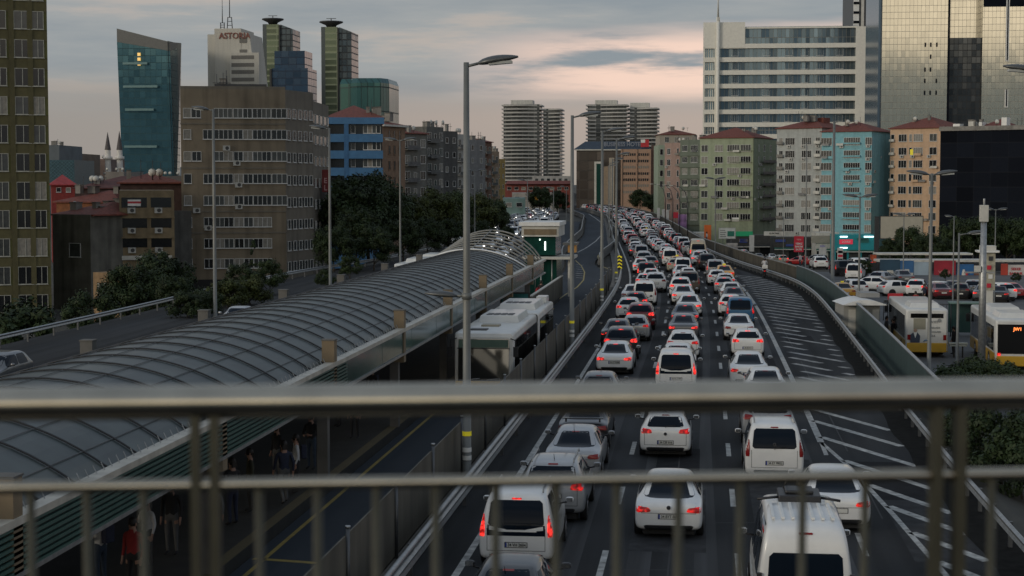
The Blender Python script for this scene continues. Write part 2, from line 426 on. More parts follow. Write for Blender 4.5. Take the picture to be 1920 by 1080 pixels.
def wall(name, label, cat, kfun, y0, y1, z0, z1, th, m, coping=None, cm=None, st=5, zf=None):
    t = thing(name, label, cat, tuple(off(y0, kfun(y0)))); o0 = Vector(t.location)
    Y = ys(y0, y1, st)
    def loft(nm, a0, a1, b0, b1, mm):
        mbx = MB(); rings = []
        for y in Y:
            a = hd(y); c = off(y, kfun(y)) - o0; dz_ = zf(y) if zf else 0
            rings.append([(c.x + u * math.cos(a), c.y + u * math.sin(a), v + dz_) for u, v in ((a0, b0), (a1, b0), (a1, b1), (a0, b1))])
        mbx.ring(rings, mm, smooth=False); return mbx.build(nm, mm, t)
    loft('wall_body', -th / 2, th / 2, z0, z1, m)
    if coping: loft('coping', -th / 2 - .04, th / 2 + .04, z1 + .003, z1 + coping, cm)
    return t
parapet_m = mat('parapet_concrete', (.085, .078, .062), .85, spec=.2, var=.2, vscale=.8, streak=.35)
wall('parapet_wall', 'long stained concrete parapet wall beyond the right guard rail', 'wall', lambda y: rt(y) + 1.9 - .9 * sstep(200, 260, y), 161, 560, -3.2, 1.25, .25, parapet_m, .06, concrete)
greenpanel = mat('green_panel', (.055, .088, .088), .4, var=.18, vscale=.8, streak=.3)
t = wall('screen_fence', 'teal green corrugated screen fence descending beside the right guard rail', 'fence', lambda y: rt(y) + 1.45 - .2 * sstep(90, 150, y), 66, 160.6, -1.2, 1.42, .08, greenpanel, .05, galv, zf=lambda y: .1 * sstep(130, 160, y))
# grey noise panels between busway and motorway
fence_m = mat('fence_panel', (.098, .088, .066), .75, var=.3, vscale=.9, streak=.35, stretch=(1, 1, .4))
ft = thing('panel_fence', 'tall grey brown panel fence between the busway and the motorway', 'fence', (-7.6, 20, 0))
px_ = MB(); px_.box(-.02, .02, 0, 5.68, .1, 1.82, fence_m); pme = px_.mesh('panel', fence_m)
qx = MB(); qx.tube([(0, 0, 0), (0, 0, 1.98)], .045, 8, steelgrey); qx.tube([(0, 0, 1.98), (0, 0, 2.03)], .06, 8, galv); qme = qx.mesh('post', steelgrey)
for i in range(22):
    y = 4 + 5.8 * i; dxk = ax(20 + y) + 5.85
    put('post', qme, ft, (dxk + .05, y, 0)); put('panel', pme, ft, (dxk, y + .06, 0), hd(20 + y + 3))
# ------------------------------------------------------------------ busway
BWL = [(-60, -11.25), (118, -11.25), (130, -11.5), (150, -12.5), (165, -14.0), (188, -15.0), (215, -17.4), (240, -18.6), (301, -21.0), (360, -25), (430, -29.5), (501, -38), (557, -46), (700, -72)]
BWR = [(-60, -7.75), (118, -7.75), (150, -8.3), (172, -9.2), (188, -12.0), (205, -13.0), (222, -13.0), (240, -13.1), (270, -14.0), (301, -15.6), (360, -20.4), (430, -25.4), (501, -33.5), (557, -41), (700, -66)]
def vL(y): return Vector((sum(lerp(BWL, y + k * 3) for k in range(-3, 4)) / 7, y, 0))
def vR(y): return Vector((sum(lerp(BWR, y + k * 3) for k in range(-3, 4)) / 7, y, 0))
strip('busway', vL, vR, -30, 620, -.02, asphalt_bus, 5)
strip('busway_yellow_line', lambda y: vL(y) + Vector((.33, 0, 0)), lambda y: vL(y) + Vector((.45, 0, 0)), 10, 126, -.016, yellowpaint)
mb = MB(); quad((-11.15, 41.2), (-7.9, 40.6), .22, -.016, yellowpaint)
struct(mb.build('stop_line', yellowpaint))
mb = MB()
def trace(pts_, w, m, z=-.014):
    P = [G(x, y) for x, y in pts_]
    for a, b in zip(P, P[1:]): quad(a, b, w, z, m, mb)
trace([(1083, 473), (1100, 464), (1117, 452), (1128, 440), (1131, 434)], .22, fadedpaint)
trace([(1104, 401), (1115, 408), (1126, 416), (1132, 422)], .3, fadedpaint)
trace([(1079, 488), (1090, 498), (1096, 510), (1094, 525), (1082, 538), (1060, 552), (1040, 566)], .14, yellowpaint)
trace([(1128, 472), (1121, 480), (1124, 492), (1131, 500), (1146, 506)], .16, yellowpaint)
for k in range(7):
    yy = 496 + k * 4; trace([(1080, yy), (1093, yy + 1)], .3, fadedpaint)
struct(mb.build('busway_markings', fadedpaint))
# low barriers along the curving busway
def rail_pts(name, label, P, z, r=.07, cat='guard rail', base=True, m=galv):
    t = thing(name, label, cat, (P[0].x, P[0].y, 0)); o0 = Vector((P[0].x, P[0].y, 0))
    mb_ = MB(); rings = []
    for i, p in enumerate(P):
        d = (P[min(i + 1, len(P) - 1)] - P[max(i - 1, 0)]); d.z = 0; d.normalize(); s_ = Vector((d.y, -d.x, 0)) * .16; c = Vector((p.x, p.y, 0)) - o0
        rings.append([tuple(c + s_ * 1.5), tuple(c + s_ + Vector((0, 0, .3))), tuple(c + s_ * .5 + Vector((0, 0, z - .15))), tuple(c - s_ * .5 + Vector((0, 0, z - .15))), tuple(c - s_ + Vector((0, 0, .3))), tuple(c - s_ * 1.5)])
    mb_.ring(rings, concrete_dark, smooth=False); mb_.build('barrier', concrete_dark, t)
    m3 = MB(); m3.tube([tuple(Vector((p.x, p.y, z)) - o0) for p in P], r, 8, m); m3.build('top_pipe', m, t)
    return t
rail_pts('barrier', 'dark concrete barrier with pipe at the inner bend of the busway', [vR(y) + Vector((.5, 0, 0)) for y in ys(192, 330, 8)], .95)
rail_pts('barrier', 'dark concrete barrier between the busway and the oncoming traffic', [vL(y) + Vector((-.5, 0, 0)) for y in ys(176, 560, 10)], 1.0)
rail_pts('barrier', 'long concrete barrier dividing the far busway from the motorway queue', [vR(y) + Vector((1.0, 0, 0)) for y in ys(335, 560, 10)], 1.0)
# triangle of verge between
# ------------------------------------------------------------------ opposite carriageway
strip('opposite_busway', lambda y: vL(y) + Vector((-14.2, 0, 0)) if y < 130 else vL(y) + Vector((-14.2 + 8 * sstep(130, 200, y), 0, 0)), lambda y: vL(y) + Vector((-7.6, 0, 0)) if y < 130 else vL(y) + Vector((-7.6 + 6.4 * sstep(130, 200, y), 0, 0)), -20, 400, -.04, asphalt_bus)
strip('opposite_motorway', lambda y: vL(y) + Vector((-29 + 10.5 * sstep(130, 230, y), 0, 0)), lambda y: vL(y) + Vector((-14.8 + 8 * sstep(130, 230, y), 0, 0)), -20, 640, -.03, asphalt)
def plain_beam(name, label, f, y0, y1, z=.62, cat='guard rail'):
    P = [f(y) for y in ys(y0, y1, 6)]; o0 = Vector((P[0].x, P[0].y, 0)); t = thing(name, label, cat, tuple(o0))
    mb_ = MB(); rings = []
    for p in P: rings.append([(p.x - o0.x + u, p.y - o0.y, z + v) for u, v in ((0, -.15), (.06, -.1), (.02, 0), (.06, .1), (0, .15), (-.03, .15), (-.03, -.15))])
    mb_.ring(rings, galv, smooth=False); mb_.build('rail_beam', galv, t)
    pm = MB(); pm.box(-.05, .05, -.05, .05, -.3, z + .1); me = pm.mesh('post', steelgrey)
    for y in ys(y0, y1, 4)[:98]: p = f(y); put('post', me, t, (p.x - o0.x - .1, p.y - o0.y, 0))
    return t
plain_beam('guard_rail', 'weathered guard rail on the far left edge of the oncoming carriageway', lambda y: vL(y) + Vector((-28.2 + 10.5 * sstep(130, 230, y), 0, 0)), 60, 250)
plain_beam('guard_rail', 'guard rail between the left bus lane and the oncoming carriageway', lambda y: vL(y) + Vector((-14.5 + 8 * sstep(130, 230, y), 0, 0)), 44, 240)

# ------------------------------------------------------------------ station: platform, vault roof, fascia, columns
CX0, CX1, EZ, Y0, Y1 = -18.3, -11.3, 3.9, 16.0, 118.0
plat = mat('platform_paving', (.026, .025, .022), .8, var=.2, vscale=2)
mb = MB(); mb.box(CX0 + .2, -11.3, 12, 134, -.24, .28, plat); struct(mb.build('platform', plat))
mb = MB(); mb.box(-11.62, -11.3, 12, 134, .283, .29, mat('tactile_strip', (.10, .08, .04), .7)); struct(mb.build('platform_edge_strip', mat('tactile_strip', (.2, .15, .07), .7)))
st = thing('station_canopy', 'long barrel vaulted grey station roof with dark arched ribs and green fascia', 'station roof', (CX0, Y0, 0))
sheets = [mat('vault_sheet_%d' % k, c, .36, .0, spec=.32, var=.3, vscale=1.3, streak=.25) for k, c in enumerate(((.038, .052, .050), (.046, .060, .056), (.030, .042, .042), (.056, .066, .058)))]
sheet = mat('vault_sheet', (.040, .050, .056), .42, .0, spec=.35, var=.22, vscale=.9, stretch=(1, 1, 1), bump=.05, bscale=2)
ribm = mat('vault_rib', (.03, .032, .035), .5, .3, var=.1)
NA = 22; wv = CX1 - CX0; rise = 1.1
def arch(t_, dz_=0, rise=1.1):        # 0..1 across
    c = wv / 2; rr = (c * c + rise * rise) / (2 * rise); a0 = math.asin(c / rr); a = -a0 + 2 * a0 * t_
    return (c + (rr + dz_) * math.sin(a), EZ + (rr + dz_) * math.cos(a) - (rr - rise))
mb = MB(); Yp = 0.0; L = 108 - Y0; pl = 1.7; n_ = int(L / pl)
for i in range(n_):
    for j in range(NA):
        sheet = sheets[[0, 1, 0, 2, 0, 3, 1, 0][(i * 5 + (j // 3) * 3 + (i * j) % 4) % 8]]
        (xa, za), (xb, zb_) = arch(j / NA), arch((j + 1) / NA)
        mb.poly([(xa, i * pl, za), (xb, i * pl, zb_), (xb, (i + 1) * pl, zb_), (xa, (i + 1) * pl, za)], sheet, True)
ob = mb.build('roof_sheet', sheet, st)

def archmesh(r, m, n=NA):
    a = MB(); a.tube([(arch(j / n, .03)[0], 0, arch(j / n, .03)[1]) for j in range(n + 1)], r, 5, m); return a.mesh('rib', m)
rm = archmesh(.024, ribm)
for i in range(n_ + 1): put('rib', rm, st, (0, i * pl, 0))
for j, tt in enumerate((.08, .22, .36, .5, .64, .78, .92)):
    a = MB(); x_, z_ = arch(tt, .02); a.tube([(x_, 0, z_), (x_, n_ * pl, z_)], .010, 5, steelgrey); a.build('purlin', steelgrey, st)
paler = mat('bare_rib', (.26, .26, .24), .7, 0, var=.15)
rm2 = archmesh(.06, paler); rm3 = archmesh(.11, mat('end_rib_white', (.75, .74, .70), .4))
put('end_arch', rm3, st, (0, n_ * pl + .1, 0))
for k in range(1, 8):
    a = MB(); a.tube([(arch(j / 20, .03, 1.1 + .135 * k)[0], 0, arch(j / 20, .03, 1.1 + .135 * k)[1]) for j in range(21)], .06, 5, paler); a.build('open_rib', paler, st, (0, n_ * pl + .1 + k * 1.55, 0))
for tt in (.12, .5, .88):
    a = MB(); x_, z_ = arch(tt, .04); z9 = arch(tt, .04, 2.06)[1]; a.tube([(x_, n_ * pl, z_), (x_, n_ * pl + 11, z9)], .035, 5, paler); a.build('open_purlin', paler, st)
gut = mat('gutter_white', (.50, .47, .40), .5, .2, var=.2, vscale=2)
for sx_, nm in ((wv + .02, 'r'), (-.32, 'l')):
    a = MB(); a.box(sx_, sx_ + .30, -.2, 119 - Y0, EZ - .06, EZ + .07, gut); a.build('gutter', gut, st)
gfas = mat('fascia_glass', (.045, .095, .088), .15, var=.35, vscale=.5, spec=.7)
gfasd = mat('fascia_slat', (.055, .12, .10), .4, .2, var=.15)
a = MB()
for k in range(8):          # louvred part, near the bridge
    a.box(wv + .24, wv + .29, -.2, 52 - Y0, EZ - .86 + k * .105, EZ - .80 + k * .105, gfasd)
a.build('fascia_louvre', gfasd, st)
a = MB(); a.box(wv + .06, wv + .12, -.2, 52 - Y0, EZ - .9, EZ - .07, ribm); a.build('fascia_backing', ribm, st)
gp = MB(); gp.box(0, .05, .03, 5.97, EZ - .84, EZ - .07, gfas); gpm = gp.mesh('fascia_pane', gfas)
for i in range(11): put('fascia_pane', gpm, st, (wv + .20, 52 - Y0 + 6 * i, 0))
gp = MB(); gp.box(0, .05, .03, 5.97, EZ - .8, EZ - .05, gfas); gpm2 = gp.mesh('fascia_pane', gfas)
a = MB(); a.box(wv + .18, wv + .30, -.2, 119 - Y0, EZ - .93, EZ - .85, galv); a.build('lower_trim', galv, st)
a = MB(); a.box(-.3, -.22, -.2, 119 - Y0, EZ - .75, EZ - .08, gfas); a.build('left_fascia', gfas, st)
a = MB()
for i in range(0, 150):
    y = 1 + i * .42
    a.tube([(wv + .1, y, EZ + .05), (wv + .02, y, EZ + .22)], .012, 3, galv, cap=False)
a.build('bird_spikes', galv, st)
tan = mat('duct_tan', (.20, .15, .09), .7, var=.15, vscale=2, streak=.3)
cm = MB(); cm.box(-.19, .19, -.19, .19, EZ - 1.2, EZ + .72, tan); cm.box(-.21, .21, -.21, .21, EZ + .722, EZ + .76, concrete_dark); cme = cm.mesh('pillar_top', tan)
cl = MB(); cl.box(-.16, .16, -.16, .16, .28, EZ - 1.19, concrete_dark); clm = cl.mesh('column', concrete_dark)
for i in range(9):
    y = 26.3 - Y0 + 12 * i
    if y + Y0 > 116: break
    put('pillar_top', cme, st, (wv + .10, y, 0)); put('column', clm, st, (wv - .1, y, 0))
    put('pillar_top', cme, st, (-.05, y - 1, 0), mats=[concrete_dark]); put('column', clm, st, (-.05, y - 1, 0))
a = MB(); a.box(.5, 1.4, 4, 100, 2.6, 2.9, ribm); a.build('service_duct', ribm, st)
# low wall on the left edge of the station
a = MB(); a.box(-18.72, -18.62, 14, 134, -.2, 2.4, mat('station_side_wall', (.05, .055, .055), .6)); t = a.build('side_wall', None); tag(t, 'dark side wall of the station hidden behind the vaulted roof', 'wall')
# platform end pieces beyond the roof
teal = mat('teal_poster', (.03, .16, .17), .3, var=.5, vscale=1.5)
pb = thing('platform_poster', 'teal lit poster panel on the platform edge under the roof end', 'poster', (-11.9, 107.5, .28))
a = MB(); a.box(-.95, .95, -.05, .05, 0, 2.1, darkmetal); a.build('frame', darkmetal, pb)
a = MB(); a.box(-.85, .85, -.07, -.055, .1, 2.0, teal); a.build('poster', teal, pb)
a = MB(); a.tube([(0, -.075, .5), (0, -.075, 1.1)], [.18, .12], 8, mat('pale_teal', (.2, .4, .4), .4)); a.box(-.5, .5, -.085, -.075, 1.6, 1.72, mat('pale_teal', (.2, .4, .4), .4)); a.build('poster_figure', None, pb)
sw = thing('platform_fence', 'grey fence with pale top rail along the platform past the roof', 'fence', (-11.35, 112, .28))
a = MB(); a.box(-.05, .05, 0, 25, 0, 1.5, fence_m); a.build('panel', fence_m, sw)
a = MB(); a.box(-.09, .09, 0, 25, 1.503, 1.58, offwhite); a.build('top_rail', offwhite, sw)
kb = thing('station_building', 'cream flat roofed station pavilion with dark green glass walls', 'pavilion', (-12.3, 136, .0)); kb.scale = (.66, 1, 1)
dgreen = mat('dark_green_glass', (.008, .045, .035), .12, var=.2)
a = MB(); a.box(-3.0, .9, 0, 5, .2, 3.2, dgreen); a.build('lower_glass', dgreen, kb)
a = MB(); a.box(-3.0, .8, -.2, 5, 3.5, 5.0, dgreen); a.build('upper_glass', dgreen, kb)
a = MB(); a.box(-3.3, 1.2, -.5, 5.4, 5.003, 5.85, offwhite); a.box(-3.6, 1.35, -.7, 5.6, 5.853, 6.15, white); a.box(-3.0, .95, -.56, -.503, 5.15, 5.6, tan); a.build('roof_band', None, kb)
a = MB(); a.box(-3.2, 3.0, -.9, 4, 3.203, 3.40, offwhite); a.build('canopy_slab', offwhite, kb)
a = MB(); a.box(-.55, -.38, -.26, -.21, 3.9, 4.6, mat('tube_light', (.9, .95, .9), .4, emit=(.85, 1, .9), estr=2.2)); a.build('tube_light', None, kb)
a = MB(); a.tube([(-1.1, -.26, 4.75), (-1.1, -.21, 4.75)], .08, 8, mat('tube_light', (.9, .95, .9), .4)); a.build('spot_light', None, kb)
for x_ in (-1.6, .4, 2.7): a = MB(); a.tube([(x_, -.6, .2), (x_, -.6, 3.2)], .06, 8, galv); a.build('pillar', galv, kb)
a = MB(); a.box(2.2, 3.2, .5, 1.6, 3.7, 4.3, mat('amber_box', (.32, .17, .05), .4, emit=(1, .5, .1), estr=.04)); a.box(1.6, 3.4, .2, 2.2, 4.303, 4.5, steelgrey); a.build('kiosk_top', None, kb)
a = MB(); a.box(2.3, 2.75, -.2, .2, .2, 3.19, offwhite); a.build('white_pier', offwhite, kb)
rs = thing('round_sign', 'round red sign on a pole at the end of the station platform', 'sign', (-12.25, 128.5, .28))
a = MB(); a.tube([(0, 0, 0), (0, 0, 2.8)], .035, 8, galv); a.build('pole', galv, rs)
a = MB(); a.tube([(0, -.07, .75), (0, -.05, .75)], [.42, .44], 20, redpaint); a.build('disc', redpaint, rs)
# chevron board at the fork
cv = thing('chevron_sign', 'yellow and black striped chevron board at the end of the panel fence', 'sign', tuple(G(1161, 522) + Vector((0, 0, 0))))
yel = mat('chevron_yellow', (.75, .62, .02), .4, emit=(.9, .8, .05), estr=.12); a = MB()
a.box(-.02, .02, -.03, .03, 0, 2.2, steelgrey); a.box(-.28, .28, -.06, -.035, .85, 2.25, black); a.build('board', None, cv)
a = MB()
for k in range(4):
    for s_ in (-1, 1):
        z_ = .95 + k * .34; a.poly([(0, -.066, z_ + .14), (s_ * .27, -.066, z_ - .02), (s_ * .27, -.066, z_ + .13), (0, -.066, z_ + .29)], yel)
a.build('chevrons', yel, cv)

# ------------------------------------------------------------------ street lamps
lampgrey = mat('lamp_housing', (.10, .105, .105), .35, .4, var=.1)
lampglass = mat('lamp_glass', (.35, .36, .34), .2, var=0)
def head_mb(l_=1.25, w_=.30, h_=.17):
    a = MB(); n = 9; rings = []
    for i in range(n):
        t_ = i / (n - 1); rr = math.sin(PI * (.06 + .9 * t_ ** .8)) ** .7; x_ = t_ * l_
        rings.append([(x_, w_ * rr * math.cos(q) * .9, .05 + t_ * .10 + (h_ if math.sin(q) > 0 else h_ * .45) * rr * math.sin(q)) for q in [2 * PI * k / 12 for k in range(12)]])
    a.ring(rings, lampgrey); return a
headme = head_mb().mesh('lamp_head', lampgrey); 
gm = MB(); gm.box(.35, 1.05, -.18, .18, -.02, .06, lampglass, top=(.0, .0)); glassme = gm.mesh('lamp_glass', lampglass)
def lamp(x, y, z0, h, label, arms=((1, 0, .35),), r=.13, low=None, bands=False, cat='street lamp', m=None, group=None, hs=1.0, az=0.0, tiltup=.08):
    m = m or polemat
    t = thing('street_lamp', label, cat, (x, y, z0), 0, group)
    a = MB(); a.tube([(0, 0, 0), (0, 0, .25), (0, 0, .26), (0, 0, h * .5), (0, 0, h)], [r * 1.35, r * 1.3, r, r * .84, r * .62], 10, m); a.build('pole', m, t)
    for s_, dzz, al in arms:
        aa = MB(); aa.tube([(0, 0, h + dzz - .12), (s_ * al, 0, h + dzz - .04)], .045 * (1 if hs >= 1 else .8), 6, m); o = aa.build('arm', m, t); o.rotation_euler.z = az
        hh = put('lamp_head', headme, t, (s_ * al * math.cos(az), s_ * al * math.sin(az), h + dzz - .1)); hh.scale = (hs, hs, hs)
        hh.rotation_euler = (0, -tiltup, az if s_ > 0 else PI + az); gg = put('lamp_glass', glassme, hh, (0, 0, 0))
    if low:
        zl, s_ = low; aa = MB(); aa.tube([(0, 0, zl), (s_ * .35, 0, zl)], .04, 6, m); aa.tube([(0, 0, zl - .1), (0, 0, zl + .1)], r * 1.15, 10, m); aa.build('bracket', m, t)
        hh = put('lamp_head', headme, t, (s_ * .3, 0, zl - .05)); hh.scale = (.8, .8, .8); hh.rotation_euler = (0, 0, 0 if s_ > 0 else PI)
    if bands:
        for zz, mm in ((.85, white), (1.1, white), (1.6, yel)):
            aa = MB(); aa.tube([(0, 0, zz), (0, 0, zz + .14)], r * 1.06, 12, mm, cap=False); aa.build('reflective_band', mm, t)
    return t
lamp(-7.2, 51.6, 0, 13.0, 'nearest tall grey street lamp rising from the panel fence in front of the bus', low=(5.9, -1), bands=True, r=.135)
lamp(-7.2, 93.5, 0, 13.0, 'second tall street lamp along the panel fence, behind the bus', bands=True, r=.135)
lamp(-7.25, 122, 0, 13.0, 'third tall street lamp along the panel fence', bands=True, r=.13, arms=((1, 0, .3),))
lamp(-7.4, 145, 0, 13.0, 'fourth tall street lamp at the chevron board', bands=True, r=.12)
for i, yy in enumerate((196, 240, 285, 335)):
    p = off(yy, -1.3); lamp(p.x, p.y, 0, 12.5, ('nearest', 'second nearest', 'third nearest', 'farthest')[i] + ' of four far street lamps beyond the chevron board', r=.1)
# left side lamps: (px of pole, top y, depth, arm directions)
for (px, ty, d, arms, r_, lab) in (
    (401, 205, 118, ((-1, 0, .3),), .14, 'street lamp with one arm in front of the beige office block'),
    (618, 240, 128, ((-1, 0, .3),), .12, 'street lamp in front of the right corner of the beige office block'),
    (750, 262, 160, ((-1, 0, .3), (1, 0, .3)), .10, 'twin armed street lamp in front of the dark tree mass'),
    (890, 320, 230, ((-1, 0, .3), (1, 0, .3)), .09, 'slim twin armed street lamp behind the vault near the yellow house'),
    (989, 338, 270, ((-1, 0, .4),), .1, 'street lamp behind the station pavilion'),
    (1038, 352, 330, ((-1, 0, .3),), .1, 'small far street lamp beside the oncoming traffic'),
    (1062, 350, 400, ((-1, 0, .3),), .1, 'smallest far street lamp left of the brown glass office')):
    p = XY(px, d); z0 = -.2 if d > 200 else -.2
    lamp(p.x, p.y, z0, Z(ty, d) - z0, lab, arms, r_)
for (px, ty, by, d, arms, r_, lab, hs) in (
    (1747, 325, 690, 78, ((-1, 0, .15), (1, 0, .15)), .10, 'twin armed street lamp in front of the rear of the yellow and white bus', .8),
    (1613, 368, 570, 125, ((-1, 0, .15), (1, 0, .15)), .09, 'twin armed street lamp in front of the turquoise apartments', .9),
    (1563, 228, 520, 150, ((1, 0, .0),), .17, 'tallest thick mast in front of the turquoise apartment block', .3),
    (1696, 402, 560, 190, ((-1, 0, .2), (1, 0, .2)), .07, 'thin twin armed lamp right of the blank billboard', .9),
    (1512, 268, 500, 200, ((1, 0, .1),), .08, 'thin tall lamp in front of the grey apartment block', .3),
    (1342, 335, 470, 225, ((-1, 0, .2), (1, 0, .1)), .09, 'street lamp in front of the pale green apartments', 1.0),
    (1470, 410, 490, 260, ((1, 0, .2),), .06, 'short thin lamp behind the motorcycle', .8),
    (1790, 405, 560, 150, ((-1, 0, .1),), .07, 'plain pole lamp left of the cream clock kiosk', .6),
    (1800, 437, 650, 100, ((1, 0, .45),), .085, 'short lamp with a long arm between the two buses', .8),
    (1868, 392, 560, 150, ((-1, 0, .15), (1, 0, .15)), .06, 'thin twin armed lamp behind the cream clock kiosk', .7)):
    p = XY(px, d); z0 = gz(p.x, p.y); lamp(p.x, p.y, z0, Z(ty, d) - z0, lab, arms, r_, hs=hs)
cp = XY(1846, 92); z0 = gz(cp.x, cp.y)
t = thing('camera_mast', 'thick grey mast carrying white camera boxes beside the right hand bus', 'mast', (cp.x, cp.y, z0))
hc = Z(388, 92) - z0
a = MB(); a.tube([(0, 0, 0), (0, 0, hc * .5), (0, 0, hc)], [.22, .19, .15], 12, galv); a.build('pole', galv, t)
a = MB(); a.box(-.22, .22, -.2, .2, hc - .8, hc + .1, offwhite); a.tube([(0, 0, hc + .1), (0, 0, hc + .45)], .06, 8, galv); a.build('camera_housing', None, t, bev=.02)
a = MB(); a.box(-1.0, .6, -.1, .0, hc * .62, hc * .62 + .08, galv); a.box(-.45, -.15, -.25, .15, hc * .62 + .08, hc * .62 + .4, offwhite); a.build('side_bracket', None, t)
# lamp head peeking in at the right edge, row of curved lamps far right of queue
p = XY(1995, 62); lamp(p.x, p.y, gz(p.x, p.y), Z(132, 62) - gz(p.x, p.y), 'dark lamp head reaching in over the glass tower at the right frame edge', ((-1, 0, 1.0),), .12)
for i, (px, d) in enumerate(((1248, 330), (1262, 310), (1275, 292), (1290, 275))):
    p = XY(px, d); z0 = gz(p.x, p.y); t = thing('curved_lamp', ('leftmost', 'second from left', 'third from left', 'rightmost')[i] + ' of the curved thin lamps before the pink house', 'street lamp', (p.x, p.y, z0), 0, 'curved lamps before the pink house')
    hh = Z(345 + i * 1, d) - z0; a = MB(); a.tube([(0, 0, 0), (0, 0, hh * .7), (-.4, 0, hh * .88), (-1.3, 0, hh * .98), (-2.4, 0, hh)], [.09, .07, .06, .05, .05], 6, darkmetal); a.build('pole', darkmetal, t)
    a = MB(); a.box(-3.0, -2.4, -.12, .12, hh - .04, hh + .06, offwhite); a.build('lamp_head', offwhite, t)
# ------------------------------------------------------------------ vehicles
def paint(name, col, metal=.0):
    return mat('paint_' + name, col, .28, metal, var=.05, vscale=3, coat=.6)
PAINT = {'white': paint('white', (.74, .74, .72)), 'silver': paint('silver', (.36, .37, .38), .3), 'grey': paint('grey', (.12, .125, .13), .3),
         'black': paint('black', (.012, .012, .014)), 'dark red': paint('dark_red', (.12, .008, .012)), 'blue': paint('blue', (.03, .12, .24), .2),
         'yellow': paint('yellow', (.62, .30, .02)), 'brown': paint('brown', (.09, .075, .06), .2), 'red': paint('red', (.42, .02, .02)), 'dark blue': paint('dark_blue', (.015, .03, .06), .2),
         'beige': paint('beige', (.40, .36, .27), .1)}
PW = PAINT['white']
lamp_on = mat('tail_lamp_lit', (.30, .005, .005), .25, var=0, emit=(1, .015, .012), estr=.35)
lamp_brake = mat('brake_lamp', (.30, .005, .005), .25, var=0, emit=(1, .03, .022), estr=1.5)
for m_, lo_, hi_ in ((lamp_on, .05, .7), (lamp_brake, .25, 2.0)):
    n_, l_ = m_.node_tree.nodes, m_.node_tree.links; tc_ = n_.new('ShaderNodeTexCoord'); t_ = n_.new('ShaderNodeTexNoise'); t_.inputs['Scale'].default_value = 11; t_.inputs['Detail'].default_value = 1
    r_ = n_.new('ShaderNodeMapRange'); r_.inputs[1].default_value = .42; r_.inputs[2].default_value = .66; r_.inputs[3].default_value = lo_; r_.inputs[4].default_value = hi_
    l_.new(tc_.outputs['Object'], t_.inputs['Vector']); l_.new(t_.outputs['Fac'], r_.inputs[0]); l_.new(r_.outputs[0], n_['Principled BSDF'].inputs['Emission Strength'])
lamp_off = mat('tail_lamp_off', (.22, .008, .008), .18, var=.1)
head_on = mat('head_lamp_lit', (.9, .9, .9), .2, var=0, emit=(1, .97, .9), estr=3.2)
head_off = mat('head_lamp_off', (.5, .5, .52), .1, var=0)
cglass = mat('car_glass', (.007, .012, .020), .04, .0, var=0, spec=.10)
platem = mat('plate_white', (.62, .62, .58), .4, var=0); plateb = mat('plate_blue', (.02, .05, .3), .4, var=0)
chrome = mat('chrome', (.6, .6, .6), .15, 1.0, var=0); rimm = mat('rim_alloy', (.35, .35, .36), .3, .8, var=0)
